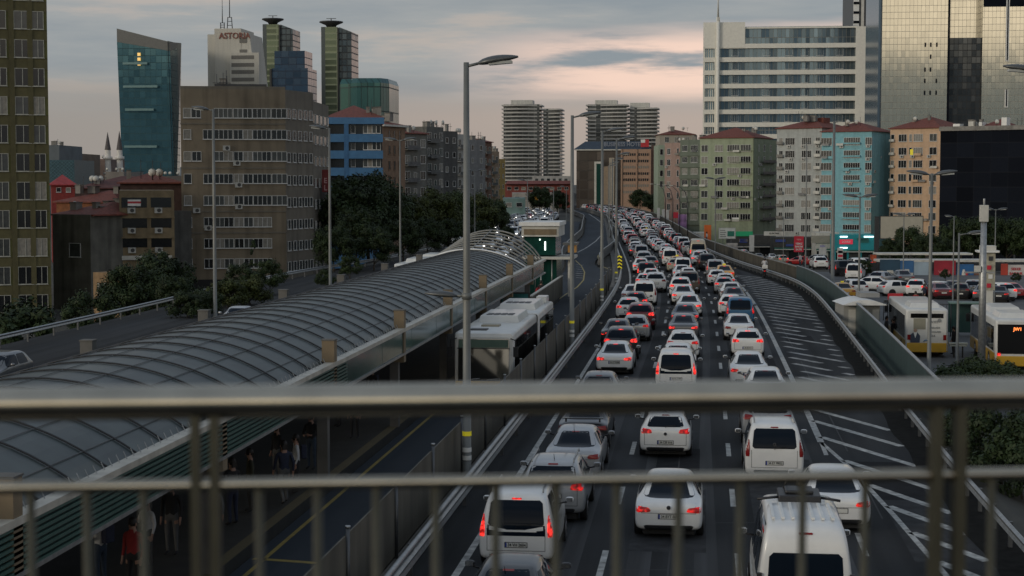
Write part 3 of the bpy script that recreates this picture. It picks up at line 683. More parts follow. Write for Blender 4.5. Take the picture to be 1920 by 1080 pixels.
ST = {
 'sedan': dict(L=4.65, S=[(0, .34, .56, .80, .84, .78, .70), (.05, .27, .58, .86, .91, .86, .76), (.16, .22, .60, .93, .985, .895, .78), (.62, .19, .62, .955, 1.03, .905, .76), (.78, .19, .62, .96, 1.05, .905, .74), (1.5, .19, .62, .97, 1.41, .905, .60), (1.9, .19, .62, .97, 1.45, .905, .615), (2.6, .19, .62, .96, 1.46, .905, .62), (3.05, .19, .62, .95, 1.42, .905, .60), (3.75, .19, .60, .93, .99, .90, .72), (4.2, .2, .58, .86, .90, .87, .70), (4.5, .22, .52, .74, .78, .80, .62), (4.65, .3, .48, .62, .65, .66, .5)],
   rw=(.70, 1.02, .545, 1.385), ws=(.66, 1.02, .54, 1.36), tl=(.46, .85, .72, .88), br=(.0, .12, 1.365, 1.39), plate=.62, sw=[(1.05, 1.55, 2.28), (2.34, 2.36, 3.05)]),
 'hatchback': dict(L=4.05, S=[(0, .34, .58, .86, .92, .76, .68), (.05, .26, .60, .95, 1.0, .84, .74), (.14, .21, .62, 1.0, 1.08, .875, .74), (.50, .19, .62, 1.0, 1.40, .88, .60), (.80, .19, .62, .99, 1.465, .88, .61), (1.6, .19, .62, .97, 1.49, .88, .62), (2.3, .19, .62, .96, 1.45, .88, .60), (3.1, .19, .60, .94, 1.02, .87, .70), (3.6, .2, .58, .88, .93, .85, .68), (3.92, .22, .52, .76, .8, .78, .6), (4.05, .3, .48, .62, .66, .64, .5)],
   rw=(.63, 1.06, .52, 1.37), ws=(.64, 1.04, .54, 1.40), tl=(.44, .82, .84, 1.02), br=(0, .13, 1.395, 1.42), plate=.55, sw=[(.75, 1.0, 1.72), (1.78, 1.80, 2.4)]),
 'suv': dict(L=4.5, S=[(0, .42, .66, .98, 1.04, .82, .74), (.05, .34, .70, 1.06, 1.12, .89, .80), (.12, .27, .72, 1.10, 1.2, .92, .80), (.42, .26, .72, 1.10, 1.56, .925, .68), (.75, .26, .72, 1.09, 1.65, .925, .69), (1.7, .26, .72, 1.08, 1.68, .925, .70), (2.6, .26, .72, 1.07, 1.63, .925, .68), (3.35, .26, .70, 1.05, 1.12, .92, .76), (3.9, .28, .68, .99, 1.04, .90, .74), (4.35, .3, .6, .86, .9, .84, .66), (4.5, .38, .55, .7, .74, .7, .55)],
   rw=(.70, 1.18, .60, 1.54), ws=(.70, 1.14, .60, 1.56), tl=(.50, .87, .94, 1.14), br=(0, .14, 1.57, 1.6), plate=.78, sw=[(.65, .85, 1.7), (1.76, 1.78, 2.7)]),
 'van': dict(L=4.4, S=[(0, .38, .66, 1.02, 1.10, .80, .74), (.04, .28, .68, 1.10, 1.22, .89, .80), (.10, .23, .70, 1.12, 1.45, .915, .77), (.22, .22, .70, 1.12, 1.76, .92, .73), (.42, .22, .70, 1.11, 1.84, .92, .73), (1.6, .22, .70, 1.10, 1.86, .92, .74), (2.6, .22, .70, 1.08, 1.80, .92, .72), (3.45, .22, .68, 1.05, 1.14, .91, .78), (3.95, .24, .64, .98, 1.03, .89, .74), (4.28, .26, .56, .84, .88, .84, .66), (4.4, .34, .5, .68, .72, .7, .55)],
   rw=(.69, 1.07, .63, 1.68), ws=(.72, 1.12, .64, 1.74), tl=(.765, .895, .82, 1.34), br=(0, .12, 1.70, 1.735), plate=.62, sw=[(.5, .5, 1.5), (1.6, 1.62, 2.75)]),
 'minibus': dict(L=5.9, S=[(0, .45, .75, 1.25, 1.7, .88, .84), (.04, .36, .80, 1.3, 2.1, .97, .84), (.12, .3, .8, 1.35, 2.42, .99, .82), (.4, .3, .8, 1.4, 2.55, 1.0, .80), (1.6, .3, .8, 1.4, 2.58, 1.0, .80), (3.2, .3, .8, 1.4, 2.58, 1.0, .80), (4.0, .3, .8, 1.38, 2.5, 1.0, .78), (5.1, .3, .78, 1.25, 1.36, .98, .84), (5.6, .32, .7, 1.1, 1.16, .94, .78), (5.9, .42, .6, .82, .86, .8, .62)],
   rw=(.76, 1.26, .72, 1.98), ws=(.78, 1.34, .70, 2.3), tl=(.83, .975, .78, 1.22), br=(0, .14, 2.34, 2.38), plate=.66, sw=[(.5, .5, 1.7), (1.8, 1.8, 3.0), (3.1, 3.1, 4.3)]),
}
def cage(S):
    mb = MB(); rings = []
    for y, zb, zm, zl, zt, w, wt in S:
        h = [(.55 * w, zb), (.93 * w, zb + .02), (w * .985, zb + .16), (w, zm), (.985 * w, zl - .08), (.95 * w, zl), (wt + .015, zt - .10), (wt - .10, zt - .008), (wt * .4, zt + .008)]
        rings.append([(x, y, z) for x, z in h] + [(-x, y, z) for x, z in reversed(h)])
    mb.ring(rings, None, smooth=True); return mb
def patch(bvh, corners, n=7, axis='y+', o=.007, rnd=.12, thick=.03, mtl=None, name='patch', mb=None):
    """skin a rounded quad onto the body by ray casting; corners (xb,zb,xt,zt) for symmetric, or 4 pts"""
    mb = mb or MB(); k = mb.mi(mtl); grid = []
    for i in range(n + 1):
        v = i / n; row = []
        e = min(v, 1 - v); cut = 0
        if e < rnd: cut = rnd * .45 * (1 - math.sqrt(max(0, 1 - ((rnd - e) / rnd) ** 2)))
        for j in range(n + 1):
            u = j / n; u = cut + (1 - 2 * cut) * u
            a = [corners[0][q] * (1 - u) + corners[1][q] * u for q in (0, 1)]; b = [corners[3][q] * (1 - u) + corners[2][q] * u for q in (0, 1)]
            p = (a[0] * (1 - v) + b[0] * v, a[1] * (1 - v) + b[1] * v)
            if axis == 'y+': org, dr = Vector((p[0], -3, p[1])), Vector((0, 1, 0))
            elif axis == 'y-': org, dr = Vector((p[0], 12, p[1])), Vector((0, -1, 0))
            elif axis == 'x-': org, dr = Vector((4, p[0], p[1])), Vector((-1, 0, 0))
            else: org, dr = Vector((-4, p[0], p[1])), Vector((1, 0, 0))
            hit = bvh.ray_cast(org, dr); row.append(None if hit[0] is None else (hit[0], dr))
        grid.append(row)
    for i in range(n):
        for j in range(n):
            q = [grid[i][j], grid[i][j + 1], grid[i + 1][j + 1], grid[i + 1][j]]
            if any(x is None for x in q): continue
            P = [x[0] - x[1] * o for x in q]
            if (P[1] - P[0]).cross(P[3] - P[0]).dot(q[0][1]) > 0: P = P[::-1]
            b = len(mb.v); mb.v += [tuple(x) for x in P]; mb.f.append((b, b + 1, b + 2, b + 3)); mb.m.append(k); mb.sm.append(True)
    return mb
def merged(me):
    bm = bmesh.new(); bm.from_mesh(me); bmesh.ops.remove_doubles(bm, verts=bm.verts, dist=.0004); bm.to_mesh(me); bm.free(); return me
def rect(x0, x1, z0, z1): return [(x0, z0), (x1, z0), (x1, z1), (x0, z1)]
def wheel_mesh(r=.32, w=.2):
    a = MB(); a.tube([(-w / 2, 0, 0), (-w / 2 + .02, 0, 0), (w / 2 - .02, 0, 0), (w / 2, 0, 0)], [r * .93, r, r, r * .93], 24, black); return a.mesh('tyre', black)
def rim_mesh(r=.21, w=.2):
    a = MB(); a.tube([(w / 2 - .01, 0, 0), (w / 2 + .006, 0, 0)], [r, r * .95], 16, rimm)
    for k in range(5):
        q = 2 * PI * k / 5; a.poly([(w / 2 + .008, .03 * math.cos(q), .03 * math.sin(q)), (w / 2 + .008, r * .85 * math.cos(q + .25), r * .85 * math.sin(q + .25)), (w / 2 + .008, r * .85 * math.cos(q + 1.0), r * .85 * math.sin(q + 1.0))], black)
    return a.mesh('rim', rimm)
WH = (wheel_mesh(), rim_mesh())
CARS = {}
def make_type(kind):
    p = ST[kind]; S = p['S']; L = p['L']
    o = cage(S).build('tmp', PW); bpy.context.view_layer.update(); body = smoothed(o, 2); lo = smoothed(o, 1); bpy.data.objects.remove(o)
    for me in (body, lo):
        me.polygons.foreach_set('use_smooth', [True] * len(me.polygons))
    bm = bmesh.new(); bm.from_mesh(body); bvh = BVHTree.FromBMesh(bm); bm.free()
    pr = {}
    xb, zb, xt, zt = p['rw']
    pr['rear_window'] = merged(patch(bvh, [(-xb, zb), (xb, zb), (xt, zt), (-xt, zt)], 9, mtl=cglass).mesh('rear_window'))
    xb, zb, xt, zt = p['ws']
    pr['windshield'] = merged(patch(bvh, [(-xb, zb), (xb, zb), (xt, zt), (-xt, zt)], 8, 'y-', mtl=cglass).mesh('windshield'))
    sws = []
    zl = S[6][3]; ztp = max(s[4] for s in S) - .13
    for ax_ in ('x-', 'x+'):
        for (y0, y1, y2) in p['sw']:
            last = (y0, y1, y2) == p['sw'][-1]
            sws.append(merged(patch(bvh, [(y0, zl + .02), (y2 + (.42 if last else 0), zl + .02), (y2, ztp), (y1, ztp)], 6, ax_, rnd=.15, mtl=cglass).mesh('side_window')))
    pr['side_window'] = sws
    x0, x1, z0, z1 = p['tl']
    tls = []
    for s_ in (1, -1):
        c = rect(x0, x1, z0, z1) if kind in ('van', 'minibus') else [(x0, z0 + .02), (x1, z0), (x1, z1), (x0 + .05, z1 - .03)]
        if s_ < 0: c = [(-x, z) for x, z in c]
        mb_ = patch(bvh, c, 6, rnd=.25, o=.012, mtl=lamp_on)
        m2 = patch(bvh, [(x * .98 + .0, z) for x, z in ([(x0 + (x1 - x0) * .25, z0 + .01), (x1, z0 + .01), (x1, z1 - .02), (x0 + (x1 - x0) * .3, z1 - .02)])] if s_ > 0 else [(-x * .98, z) for x, z in ([(x0 + (x1 - x0) * .25, z0 + .01), (x1, z0 + .01), (x1, z1 - .02), (x0 + (x1 - x0) * .3, z1 - .02)])], 3, o=.008, mtl=lamp_on)
        mb_.v += []
        tls.append(merged(mb_.mesh('tail_light')))
    pr['tail_light'] = tls
    b = p['br']; pr['brake_light'] = merged(patch(bvh, rect(-b[1], b[1], b[2], b[3]), 3, o=.02, mtl=lamp_brake).mesh('brake_light'))
    pz = p['plate']; mb_ = patch(bvh, rect(-.26, .26, pz - .055, pz + .055), 3, o=.012, rnd=0, mtl=platem); patch(bvh, rect(-.26, -.225, pz - .055, pz + .055), 2, o=.016, rnd=0, mtl=plateb, mb=mb_); patch(bvh, rect(-.28, .28, pz - .07, pz + .07), 3, o=.007, rnd=0, mtl=black, mb=mb_)
    pr['number_plate'] = merged(mb_.mesh('number_plate'))
    wmx = max(s[5] for s in S)
    zb0 = S[2][1]
    mb_ = patch(bvh, [(-.60, zb0 + .03), (.60, zb0 + .03), (.66, zb0 + .17), (-.66, zb0 + .17)], 6, o=.010, mtl=plasticdark)
    pr['lower_bumper'] = merged(mb_.mesh('lower_bumper'))
    # seams: tailgate or boot outline, bumper line
    mb_ = MB(); zs = zb0 + .24 if kind != 'sedan' else .70
    patch(bvh, rect(-.70, .70, zs, zs + .012), 4, o=.004, rnd=0, mtl=black, mb=mb_)
    for s_ in (-1, 1): patch(bvh, rect(*(sorted((s_ * .70, s_ * .712))), zs, zs + (.24 if kind == 'sedan' else .55)), 4, o=.004, rnd=0, mtl=black, mb=mb_)
    pr['seams'] = [merged(mb_.mesh('tailgate_seam'))]
    for ax_ in ('x-', 'x+'):
        ym = p['sw'][0][2] + .02
        for yy in (p['sw'][0][0] + .1, ym, p['sw'][-1][2] + .35): pr['seams'].append(merged(patch(bvh, rect(yy, yy + .012, zb0 + .15, zl), 4, ax_, o=.004, rnd=0, mtl=black).mesh('door_seam')))
    mb_ = MB()
    for ax_ in ('x-', 'x+'):
        for yy in (p['sw'][0][2] - .12, p['sw'][0][2] + .55):
            patch(bvh, rect(yy - .09, yy + .09, zl - .13, zl - .10), 2, ax_, o=.03, rnd=0, mtl=None, mb=mb_)
    pr['door_handle'] = merged(mb_.mesh('door_handle'))
    hl = []
    zf = S[-2][3] - .05
    for s_ in (1, -1): hl.append(merged(patch(bvh, [(s_ * x, z) for x, z in rect(.42, .74, zf - .13, zf)], 4, 'y-', o=.01, mtl=head_on).mesh('head_light')))
    pr['head_light'] = hl
    mb_ = patch(bvh, rect(-.36, .36, zf - .16, zf - .03), 3, 'y-', o=.008, mtl=black); patch(bvh, rect(-.5, .5, zf - .40, zf - .24), 3, 'y-', o=.008, mtl=black, mb=mb_); pr['grille'] = merged(mb_.mesh('grille'))
    mb_ = MB(); ym = S[-5][0] - .25
    ym = p['sw'][-1][2] + .22
    mi_ = []
    for s_ in (1, -1):
        a = MB(); x_ = s_ * (wmx + .02); a.tube([(x_ - s_ * .1, ym, zl + .02), (x_ + s_ * .06, ym, zl + .06)], .025, 5, plasticdark)
        c = Vector((x_ + s_ * .13, ym, zl + .12)); rings = []
        for t_, q in ((-1, .6), (-.6, .95), (0, 1), (.6, .95), (1, .6)): rings.append([(c.x + t_ * .10, c.y + .06 * q * math.cos(w_), c.z + .075 * q * math.sin(w_)) for w_ in [2 * PI * k / 8 for k in range(8)]])
        a.ring(rings, PW if s_ > 0 else PW); a.poly([(c.x - .08, c.y - .062, c.z - .05), (c.x + .08, c.y - .062, c.z - .05), (c.x + .08, c.y - .062, c.z + .05), (c.x - .08, c.y - .062, c.z + .05)], chrome)
        me = a.mesh('wing_mirror'); mi_.append(me)
    pr['wing_mirror'] = mi_
    a = MB(); a.box(-.68, .68, .25, L - .3, .11, .34, black); pr['underbody_shade_box'] = a.mesh('underbody_shade_box', black)  # black box added between the wheels to deepen the shade beneath the car
    a = MB(); wr = .36
    wy = [.82 if kind != 'minibus' else 1.1, L - .85]
    for yy in wy:
        for s_ in (1, -1):
            pts_ = []
            for k in range(15):
                q = PI * (k / 14 * 1.16 - .08)
                pts_.append((yy + wr * 1.02 * math.cos(q), .33 + wr * 1.02 * math.sin(q)))
            xx = s_ * (wmx + .003); f = [(xx, y_, z_) for y_, z_ in pts_]; a.poly(f if s_ > 0 else f[::-1], black)
    pr['wheel_arch'] = a.mesh('wheel_arch', black)
    pr['wheels'] = [(s_ * (wmx - .085), yy, .32) for yy in wy for s_ in (1, -1)]
    if kind in ('van', 'suv'):
        rl = []
        zr = max(s[4] for s in S)
        for s_ in (1, -1):
            a = MB(); xx = s_ * (.62 if kind == 'van' else .58); a.tube([(xx, .45, zr - .03), (xx, .52, zr + .06), (xx, 2.3, zr + .06), (xx, 2.4, zr - .02)], .022, 6, galv); rl.append(a.mesh('roof_rail'))
        pr['roof_rail'] = rl
    a = MB(); zr = max(s[4] for s in S); a.tube([(0, .9, zr - .03), (0, .72, zr + .16)], [.012, .006], 5, black); pr['aerial'] = a.mesh('aerial')
    # far version: one mesh, all materials
    far = bmesh.new(); far.from_mesh(lo)
    matl = [PW, cglass, lamp_on, lamp_brake, platem, black, plasticdark, head_on, chrome]
    me = bpy.data.meshes.new('far_' + kind)
    def add(m_, remap=None, off_=None):
        b0 = len(far.faces); tmp = m_.copy()
        if off_: tmp.transform(Matrix.Translation(off_))
        far.from_mesh(tmp); far.faces.ensure_lookup_table()
        for f in far.faces[b0:]:
            src = m_.materials[f.material_index] if f.material_index < len(m_.materials) else PW
            f.material_index = matl.index(src) if src in matl else 0
        bpy.data.meshes.remove(tmp)
    back = [pr['rear_window'], *sws, pr['lower_bumper'], *tls, pr['brake_light'], pr['number_plate'], *mi_, pr['wheel_arch'], pr['underbody_shade_box']]
    for m_ in back: add(m_)
    for w_ in pr['wheels']: add(WH[0], off_=w_)
    far.to_mesh(me); far.free()
    for q in matl: me.materials.append(q)
    pr['far'] = me
    far = bmesh.new(); far.from_mesh(lo); me = bpy.data.meshes.new('faron_' + kind)
    for m_ in [pr['windshield'], *sws, *hl, pr['grille'], *mi_, pr['wheel_arch'], pr['underbody_shade_box']]: add(m_)
    for w_ in pr['wheels']: add(WH[0], off_=w_)
    far.to_mesh(me); far.free()
    for q in matl: me.materials.append(q)
    pr['far_on'] = me; pr['body'] = body; body.materials.clear(); body.materials.append(PW); CARS[kind] = pr
for k_ in ST: make_type(k_)
def car(kind, colr, loc, rz, label, lights='tail', group=None, full=True, name=None, plate=None, extras=(), oncoming=False, gap=0):
    """full car with parts (rear at origin, nose to +Y); lights: off / tail / brake"""
    pr = CARS[kind]; pm = PAINT[colr]; tl = {'off': lamp_off, 'tail': lamp_on, 'brake': lamp_brake}[lights]
    nm = name or {'sedan': 'sedan_car', 'hatchback': 'hatchback_car', 'suv': 'suv_car', 'van': 'small_van', 'minibus': 'minibus'}[kind]
    cat = {'sedan': 'car', 'hatchback': 'car', 'suv': 'car', 'van': 'van', 'minibus': 'minibus'}[kind]
    if not full:
        o = put(nm, pr['far_on' if oncoming else 'far'], None, loc, rz)
        def setm(i, m_): o.material_slots[i].link = 'OBJECT'; o.material_slots[i].material = m_
        setm(0, pm)
        setm(2, tl); setm(3, lamp_brake if lights == 'brake' else lamp_off)
        if oncoming and lights == 'off': setm(7, head_off)
        return tag(o, label, cat, group)
    t = thing(nm, label, cat, loc, rz, group)
    put('body', pr['body'], t, mats=[pm]); put('rear_window', pr['rear_window'], t); put('windshield', pr['windshield'], t)
    for m_ in pr['side_window']: put('side_window', m_, t)
    for m_ in pr['tail_light']: put('tail_light', m_, t, mats=[tl])
    put('brake_light', pr['brake_light'], t, mats=[lamp_brake if lights == 'brake' else lamp_off])
    np_ = put('number_plate', pr['number_plate'], t)
    put('lower_bumper', pr['lower_bumper'], t); [put(m_.name.split('.')[0], m_, t) for m_ in pr['seams']]; put('door_handle', pr['door_handle'], t, mats=None).data.materials or None
    for m_ in pr['head_light']: put('head_light', m_, t, mats=[head_off])
    for m_ in pr['wing_mirror']:
        o = put('wing_mirror', m_, t)
        for sl_ in o.material_slots:
            if sl_.material == PW: sl_.link = 'OBJECT'; sl_.material = pm
    put('wheel_arch', pr['wheel_arch'], t); put('underbody_shade_box', pr['underbody_shade_box'], t)
    if kind in ('hatchback', 'suv', 'van'):
        rw_ = ST[kind]['rw']; ym_ = min(v.co.y for v in pr['rear_window'].vertices) - .03
        a = MB(); a.tube([(0, ym_ - .01, rw_[1] - .02), (.02, ym_ - .02, rw_[1] + .03), (.36, ym_ + .02, rw_[1] + .07)], .011, 5, black); a.build('rear_wiper', black, t)
    for w_ in pr['wheels']:
        o = put('wheel', WH[0], t, w_, 0 if w_[0] > 0 else PI); put('rim', WH[1], o)
    if 'rails' in extras: [put('roof_rail', m_, t) for m_ in pr.get('roof_rail', [])]
    if 'aerial' in extras: put('aerial', pr['aerial'], t)
    if plate:
        S = ST[kind]; yy = min(v.co.y for v in pr['number_plate'].vertices) - .006
        lettering(plate, .105, black, np_, (.02, yy, S['plate']), name='plate_number', depth=.004, sx=.86)
    return t
for pr_ in CARS.values():
    if not pr_['door_handle'].materials: pr_['door_handle'].materials.append(plasticdark)
def badge(t, z, y=-.05):
    a = MB(); a.tube([(0, y, z), (0, y + .03, z)], .055, 16, chrome); a.tube([(0, y - .004, z), (0, y + .0, z)], .038, 14, black); return a.build('badge', chrome, t)
def hero(kind, colr, px, py, label, lights='tail', **kw):
    g = G(px, py); y_ = g.y; return car(kind, colr, (g.x, g.y + .15, 0), hd(g.y + 2), label, lights, **kw)
Q = 'cars queueing on the motorway'
t = hero('sedan', 'black', 936, 1232, 'dark car nearest the bridge at the bottom, behind the white van with roof rails', 'tail', group=Q, extras=('aerial',))
t = hero('van', 'white', 966, 1072, 'white van with roof rails and lit red tail lights, left lane, nearest the bridge', 'brake', group=Q, extras=('rails',), plate='34 VH 2604')
DV = t
a = MB(); bmx = bmesh.new(); bmx.from_mesh(CARS['van']['body']); bvan = BVHTree.FromBMesh(bmx); bmx.free()
patch(bvan, [(-.70, .84), (.70, .84), (.70, 1.10), (-.70, 1.10)], 6, o=.004, rnd=0, mtl=cglass, mb=a)
patch(bvan, [(-.66, .98), (-.1, .94), (-.25, 1.0), (-.66, 1.08)], 5, o=.011, rnd=0, mtl=PW, mb=a); patch(bvan, [(.1, .94), (.66, .98), (.66, 1.08), (.25, 1.0)], 5, o=.011, rnd=0, mtl=PW, mb=a); patch(bvan, [(-.5, .94), (.5, .94), (.5, .99), (-.5, .99)], 5, o=.012, rnd=0, mtl=PW, mb=a)
tg = a.mesh('tailgate_trim'); put('tailgate_trim', tg, t)
t = hero('suv', 'silver', 1033, 985, 'silver estate with roof rails between the white van and the silver sedan', 'tail', group=Q, extras=('rails', 'aerial'))
t = hero('sedan', 'silver', 1072, 905, 'silver sedan directly behind the black spoiler car in the left lane', 'off', group=Q, extras=('aerial',), plate='34 KR 718')
t = hero('sedan', 'black', 1092, 846, 'black car with a rear spoiler, left lane, just under the top rail', 'off', group=Q, plate='34 NY 3966')
a = MB(); a.box(-.72, .72, -.02, .16, 1.12, 1.15, PAINT['black']); a.box(-.62, -.56, .02, .12, 1.0, 1.12, PAINT['black']); a.box(.56, .62, .02, .12, 1.0, 1.12, PAINT['black']); a.build('spoiler', None, t)
t = hero('hatchback', 'grey', 1121, 772, 'grey hatchback half hidden by the top rail, left lane', 'tail', group=Q)
t = hero('sedan', 'white', 1151, 704, 'white sedan with lit tail lights in the left lane beside the bus fence', 'brake', group=Q, plate='34 UT 5208')
t = hero('suv', 'black', 1163, 676, 'black off roader with bright brake lights behind the left lane white sedan', 'brake', group=Q)
t = hero('sedan', 'black', 1155, 652, 'black car with a low cabin just left of the silver hatchback', 'brake', group=Q)
t = hero('hatchback', 'silver', 1190, 641, 'silver hatchback with one orange lamp in the left lane', 'tail', group=Q)
t = hero('suv', 'dark red', 1200, 620, 'dark red car in the left lane, beyond the silver hatchback', 'brake', group=Q)
t = hero('hatchback', 'white', 1178, 601, 'white hatchback with black rear window near the left edge line', 'brake', group=Q)
t = hero('hatchback', 'black', 1192, 588, 'black hatchback just behind a white sedan and the big white van', 'brake', group=Q)
t = hero('sedan', 'white', 1186, 572, 'white sedan next to the big white van in the left lane', 'off', group=Q)
t = hero('van', 'white', 1208, 574, 'tall white van with a pale rear window in the left lane', 'off', group=Q)
t = hero('suv', 'white', 1229, 549, 'white pickup like car ahead of the tall white van', 'off', group=Q)
# middle lane
t = hero('sedan', 'white', 1253, 1015, 'white sedan with a round badge, middle lane, nearest the bridge', 'tail', group=Q, plate='34 BYT 065'); badge(t, .86, -.03)
t = hero('hatchback', 'white', 1247, 861, 'white hatchback alone between the two rails in the middle lane', 'tail', group=Q, extras=('aerial',), plate='34 CEF 816'); badge(t, .84, -.02)
t = hero('van', 'white', 1267, 737, 'white van with tall red tail lights just above the top rail', 'brake', group=Q, plate='34 VL 7194'); put('tailgate_trim', tg, t)
t = hero('sedan', 'white', 1270, 708, 'white sedan mostly hidden behind the van above the top rail', 'off', group=Q)
t = hero('hatchback', 'white', 1280, 676, 'white hatchback with a wide black window, third in the middle lane above the rail', 'tail', group=Q)
t = hero('sedan', 'grey', 1281, 640, 'grey sedan with a lit third brake light in the middle lane', 'brake', group=Q)
t = hero('sedan', 'dark blue', 1284, 617, 'dark blue sedan ahead of the grey sedan in the middle lane', 'brake', group=Q)
t = hero('sedan', 'white', 1292, 595, 'white sedan with all brake lights lit in the middle lane', 'brake', group=Q)
t = hero('sedan', 'white', 1281, 573, 'white sedan angled in the middle lane behind the brown van', 'brake', group=Q)
t = hero('suv', 'white', 1276, 560, 'white estate left of the brown van', 'brake', group=Q)
t = hero('van', 'brown', 1292, 551, 'brown van with a see through rear window', 'off', group=Q)
# right lane
t = hero('minibus', 'white', 1510, 1225, 'large white minibus with a roof rack unit, right lane, nearest the bridge', 'tail', group=Q); MBUS = t
t = hero('sedan', 'white', 1571, 1003, 'white sedan peeping out to the right of the large minibus', 'tail', group=Q)
t = hero('van', 'white', 1452, 907, 'white van with a black rear window between the two rails', 'off', group=Q, extras=('rails',), plate='34 ET 9952'); badge(t, 1.2, -.01)
t = hero('suv', 'silver', 1440, 838, 'silver car whose roof shows over the white van under the top rail', 'off', group=Q, extras=('rails',))
t = hero('sedan', 'white', 1437, 765, 'white car roof cut off by the top rail in the right lane', 'off', group=Q)
t = hero('sedan', 'white', 1405, 728, 'white sedan with a red lamp just above the top rail, right lane', 'tail', group=Q)
t = hero('hatchback', 'white', 1402, 672, 'white estate with wide red tail lights in the right lane', 'brake', group=Q, extras=('aerial',), plate='34 ZE 411')
t = hero('sedan', 'white', 1386, 640, 'white saloon with slim dark lamps in the right lane', 'off', group=Q)
t = hero('van', 'blue', 1388, 612, 'blue van in the right lane, the only blue one', 'tail', group=Q)
t = hero('hatchback', 'white', 1370, 594, 'white hatchback behind the blue van in the right lane', 'brake', group=Q)
t = hero('sedan', 'black', 1377, 578, 'black car with brake lights beside the white hatchback, right lane', 'brake', group=Q)
t = hero('sedan', 'white', 1372, 567, 'white sedan near the painted island, right lane', 'off', group=Q)
# details on the minibus roof
a = MB(); a.box(-.45, .45, 2.3, 3.3, 2.56, 2.72, plasticdark); a.box(-.30, .30, 2.5, 3.1, 2.723, 2.80, darkmetal); a.build('roof_unit', None, MBUS, bev=.03)
a = MB()
for k in range(7): a.box(-.66 + k * .20, -.60 + k * .20, .55, 2.2, 2.555, 2.60, white)
a.build('roof_ribs', white, MBUS)
a = MB(); a.tube([(-.9, 2.4, 2.62), (-.4, 2.5, 2.66)], .03, 6, plasticdark); a.tube([(.4, 2.5, 2.66), (.85, 2.35, 2.62)], .03, 6, plasticdark); a.tube([(-.3, 3.2, 2.7), (-.2, 3.25, 3.0)], .03, 6, plasticdark); a.tube([(.0, 3.1, 2.75), (.1, 3.1, 2.95)], .06, 6, plasticdark); a.build('roof_hoses', plasticdark, MBUS)
a = MB()
for s_ in (-1, 1): a.box(s_ * .92 - .05, s_ * .92 + .05, -.03, .06, 1.45, 1.57, plasticdark)
a.build('door_hinges', plasticdark, MBUS)
# the long queue beyond: one car per slot in each lane
kinds = ['sedan'] * 9 + ['hatchback'] * 7 + ['suv'] * 3 + ['van'] * 3
cols = ['white'] * 15 + ['silver'] * 3 + ['grey'] * 2 + ['black'] * 3 + ['dark blue', 'dark red', 'red', 'beige', 'brown']
KN = {'sedan': 'sedan', 'hatchback': 'hatchback', 'suv': 'suv', 'van': 'van', 'minibus': 'minibus'}
def nth(n):
    s = 'th' if 10 <= n % 100 <= 20 else {1: 'st', 2: 'nd', 3: 'rd'}.get(n % 10, 'th'); return '%d%s' % (n, s)
taxi_spots = {(1, 5), (2, 3), (1, 22)}
def taxi_sign(o, z=1.5): 
    a = MB(); a.box(-.14, .14, -.06, .06, 0, .12, yel); return a.build('taxi_sign', yel, o, (0, 2.2, z - .03))
for ln, y0, nm in ((0, 148, 'left'), (1, 150, 'middle'), (2, 143, 'right')):
    y = y0; n = 0
    while y < 585:
        kd = R.choice(kinds); c = R.choice(cols)
        tx = (ln, n) in taxi_spots
        if tx: kd, c = 'sedan', 'yellow'
        if (ln, n) == (2, 10): kd, c = 'minibus', 'beige'
        if ln == 0 and y > 178 and n % 9 == 4: y += 3
        jit = R.uniform(-.35, .35)
        if y < 200: jit += .25 if n % 2 else -.25
        k = 1.72 + 3.33 * ln + jit
        p = off(y, k); lt = R.choice(['brake', 'tail', 'tail', 'off', 'off'])
        lab = '%s %s, %s car up the %s lane beyond the brown van' % (c if not tx else 'yellow taxi', KN[kd], nth(n + 1), nm)
        o = car(kd, c, (p.x, p.y, 0), hd(y + 2) + R.uniform(-.02, .02), lab, lt, group='distant cars in the %s lane' % nm, full=(y < 190))
        if tx: taxi_sign(o)
        o.scale = (R.uniform(.95, 1.03), R.uniform(.94, 1.02), R.uniform(.94, 1.06))
        y += ST[kd]['L'] + (R.uniform(1.3, 2.8) if y < 330 else R.uniform(1.2, 3.2)); n += 1
# extra cars squeezing in along the right where the island narrows
y = 214; n = 0
while y < 300:
    p = off(y, 11.2 - .0 * (y - 214) / 80 - 1.6); c = R.choice(cols); kd = R.choice(kinds)
    if n == 1: c, kd = 'yellow', 'sedan'
    y += 7.5; n += 1
# oncoming traffic, headlights lit
for ln in range(4):
    y = 205 + ln * 3 if ln < 3 else 250; n = 0
    while y < 600:
        kd = R.choice(kinds); c = R.choice(cols)
        if n == 6 and ln == 0: kd, c = 'minibus', 'white'
        v = vL(y); k = -8.3 + 1.6 * 0 - 3.2 * ln + R.uniform(-.3, .3)
        h = -math.atan2(vL(y + 4).x - vL(y - 4).x, 8)
        car(kd, c, (v.x + k, y + 4, -.03), h + PI, '%s %s facing the camera, %s up oncoming lane %s' % (c, KN[kd], nth(n + 1), ('one', 'two', 'three', 'four')[ln]), 'tail' if R.random() < .75 else 'off', group='oncoming cars', full=False, oncoming=True)
        y += R.uniform(7.5, 15) if y > 300 else R.uniform(12, 26); n += 1
p = W(468, 572, 112); t = car('sedan', 'silver', (p.x, p.y, -.04), PI, 'pale blue silver car alone on the left beyond the vaulted roof', 'tail', full=False, oncoming=True)
p = W(30, 690, 80); t = car('suv', 'grey', (p.x, p.y, -.04), PI, 'grey car at the left frame edge beyond the vaulted roof', 'tail', full=False, oncoming=True)

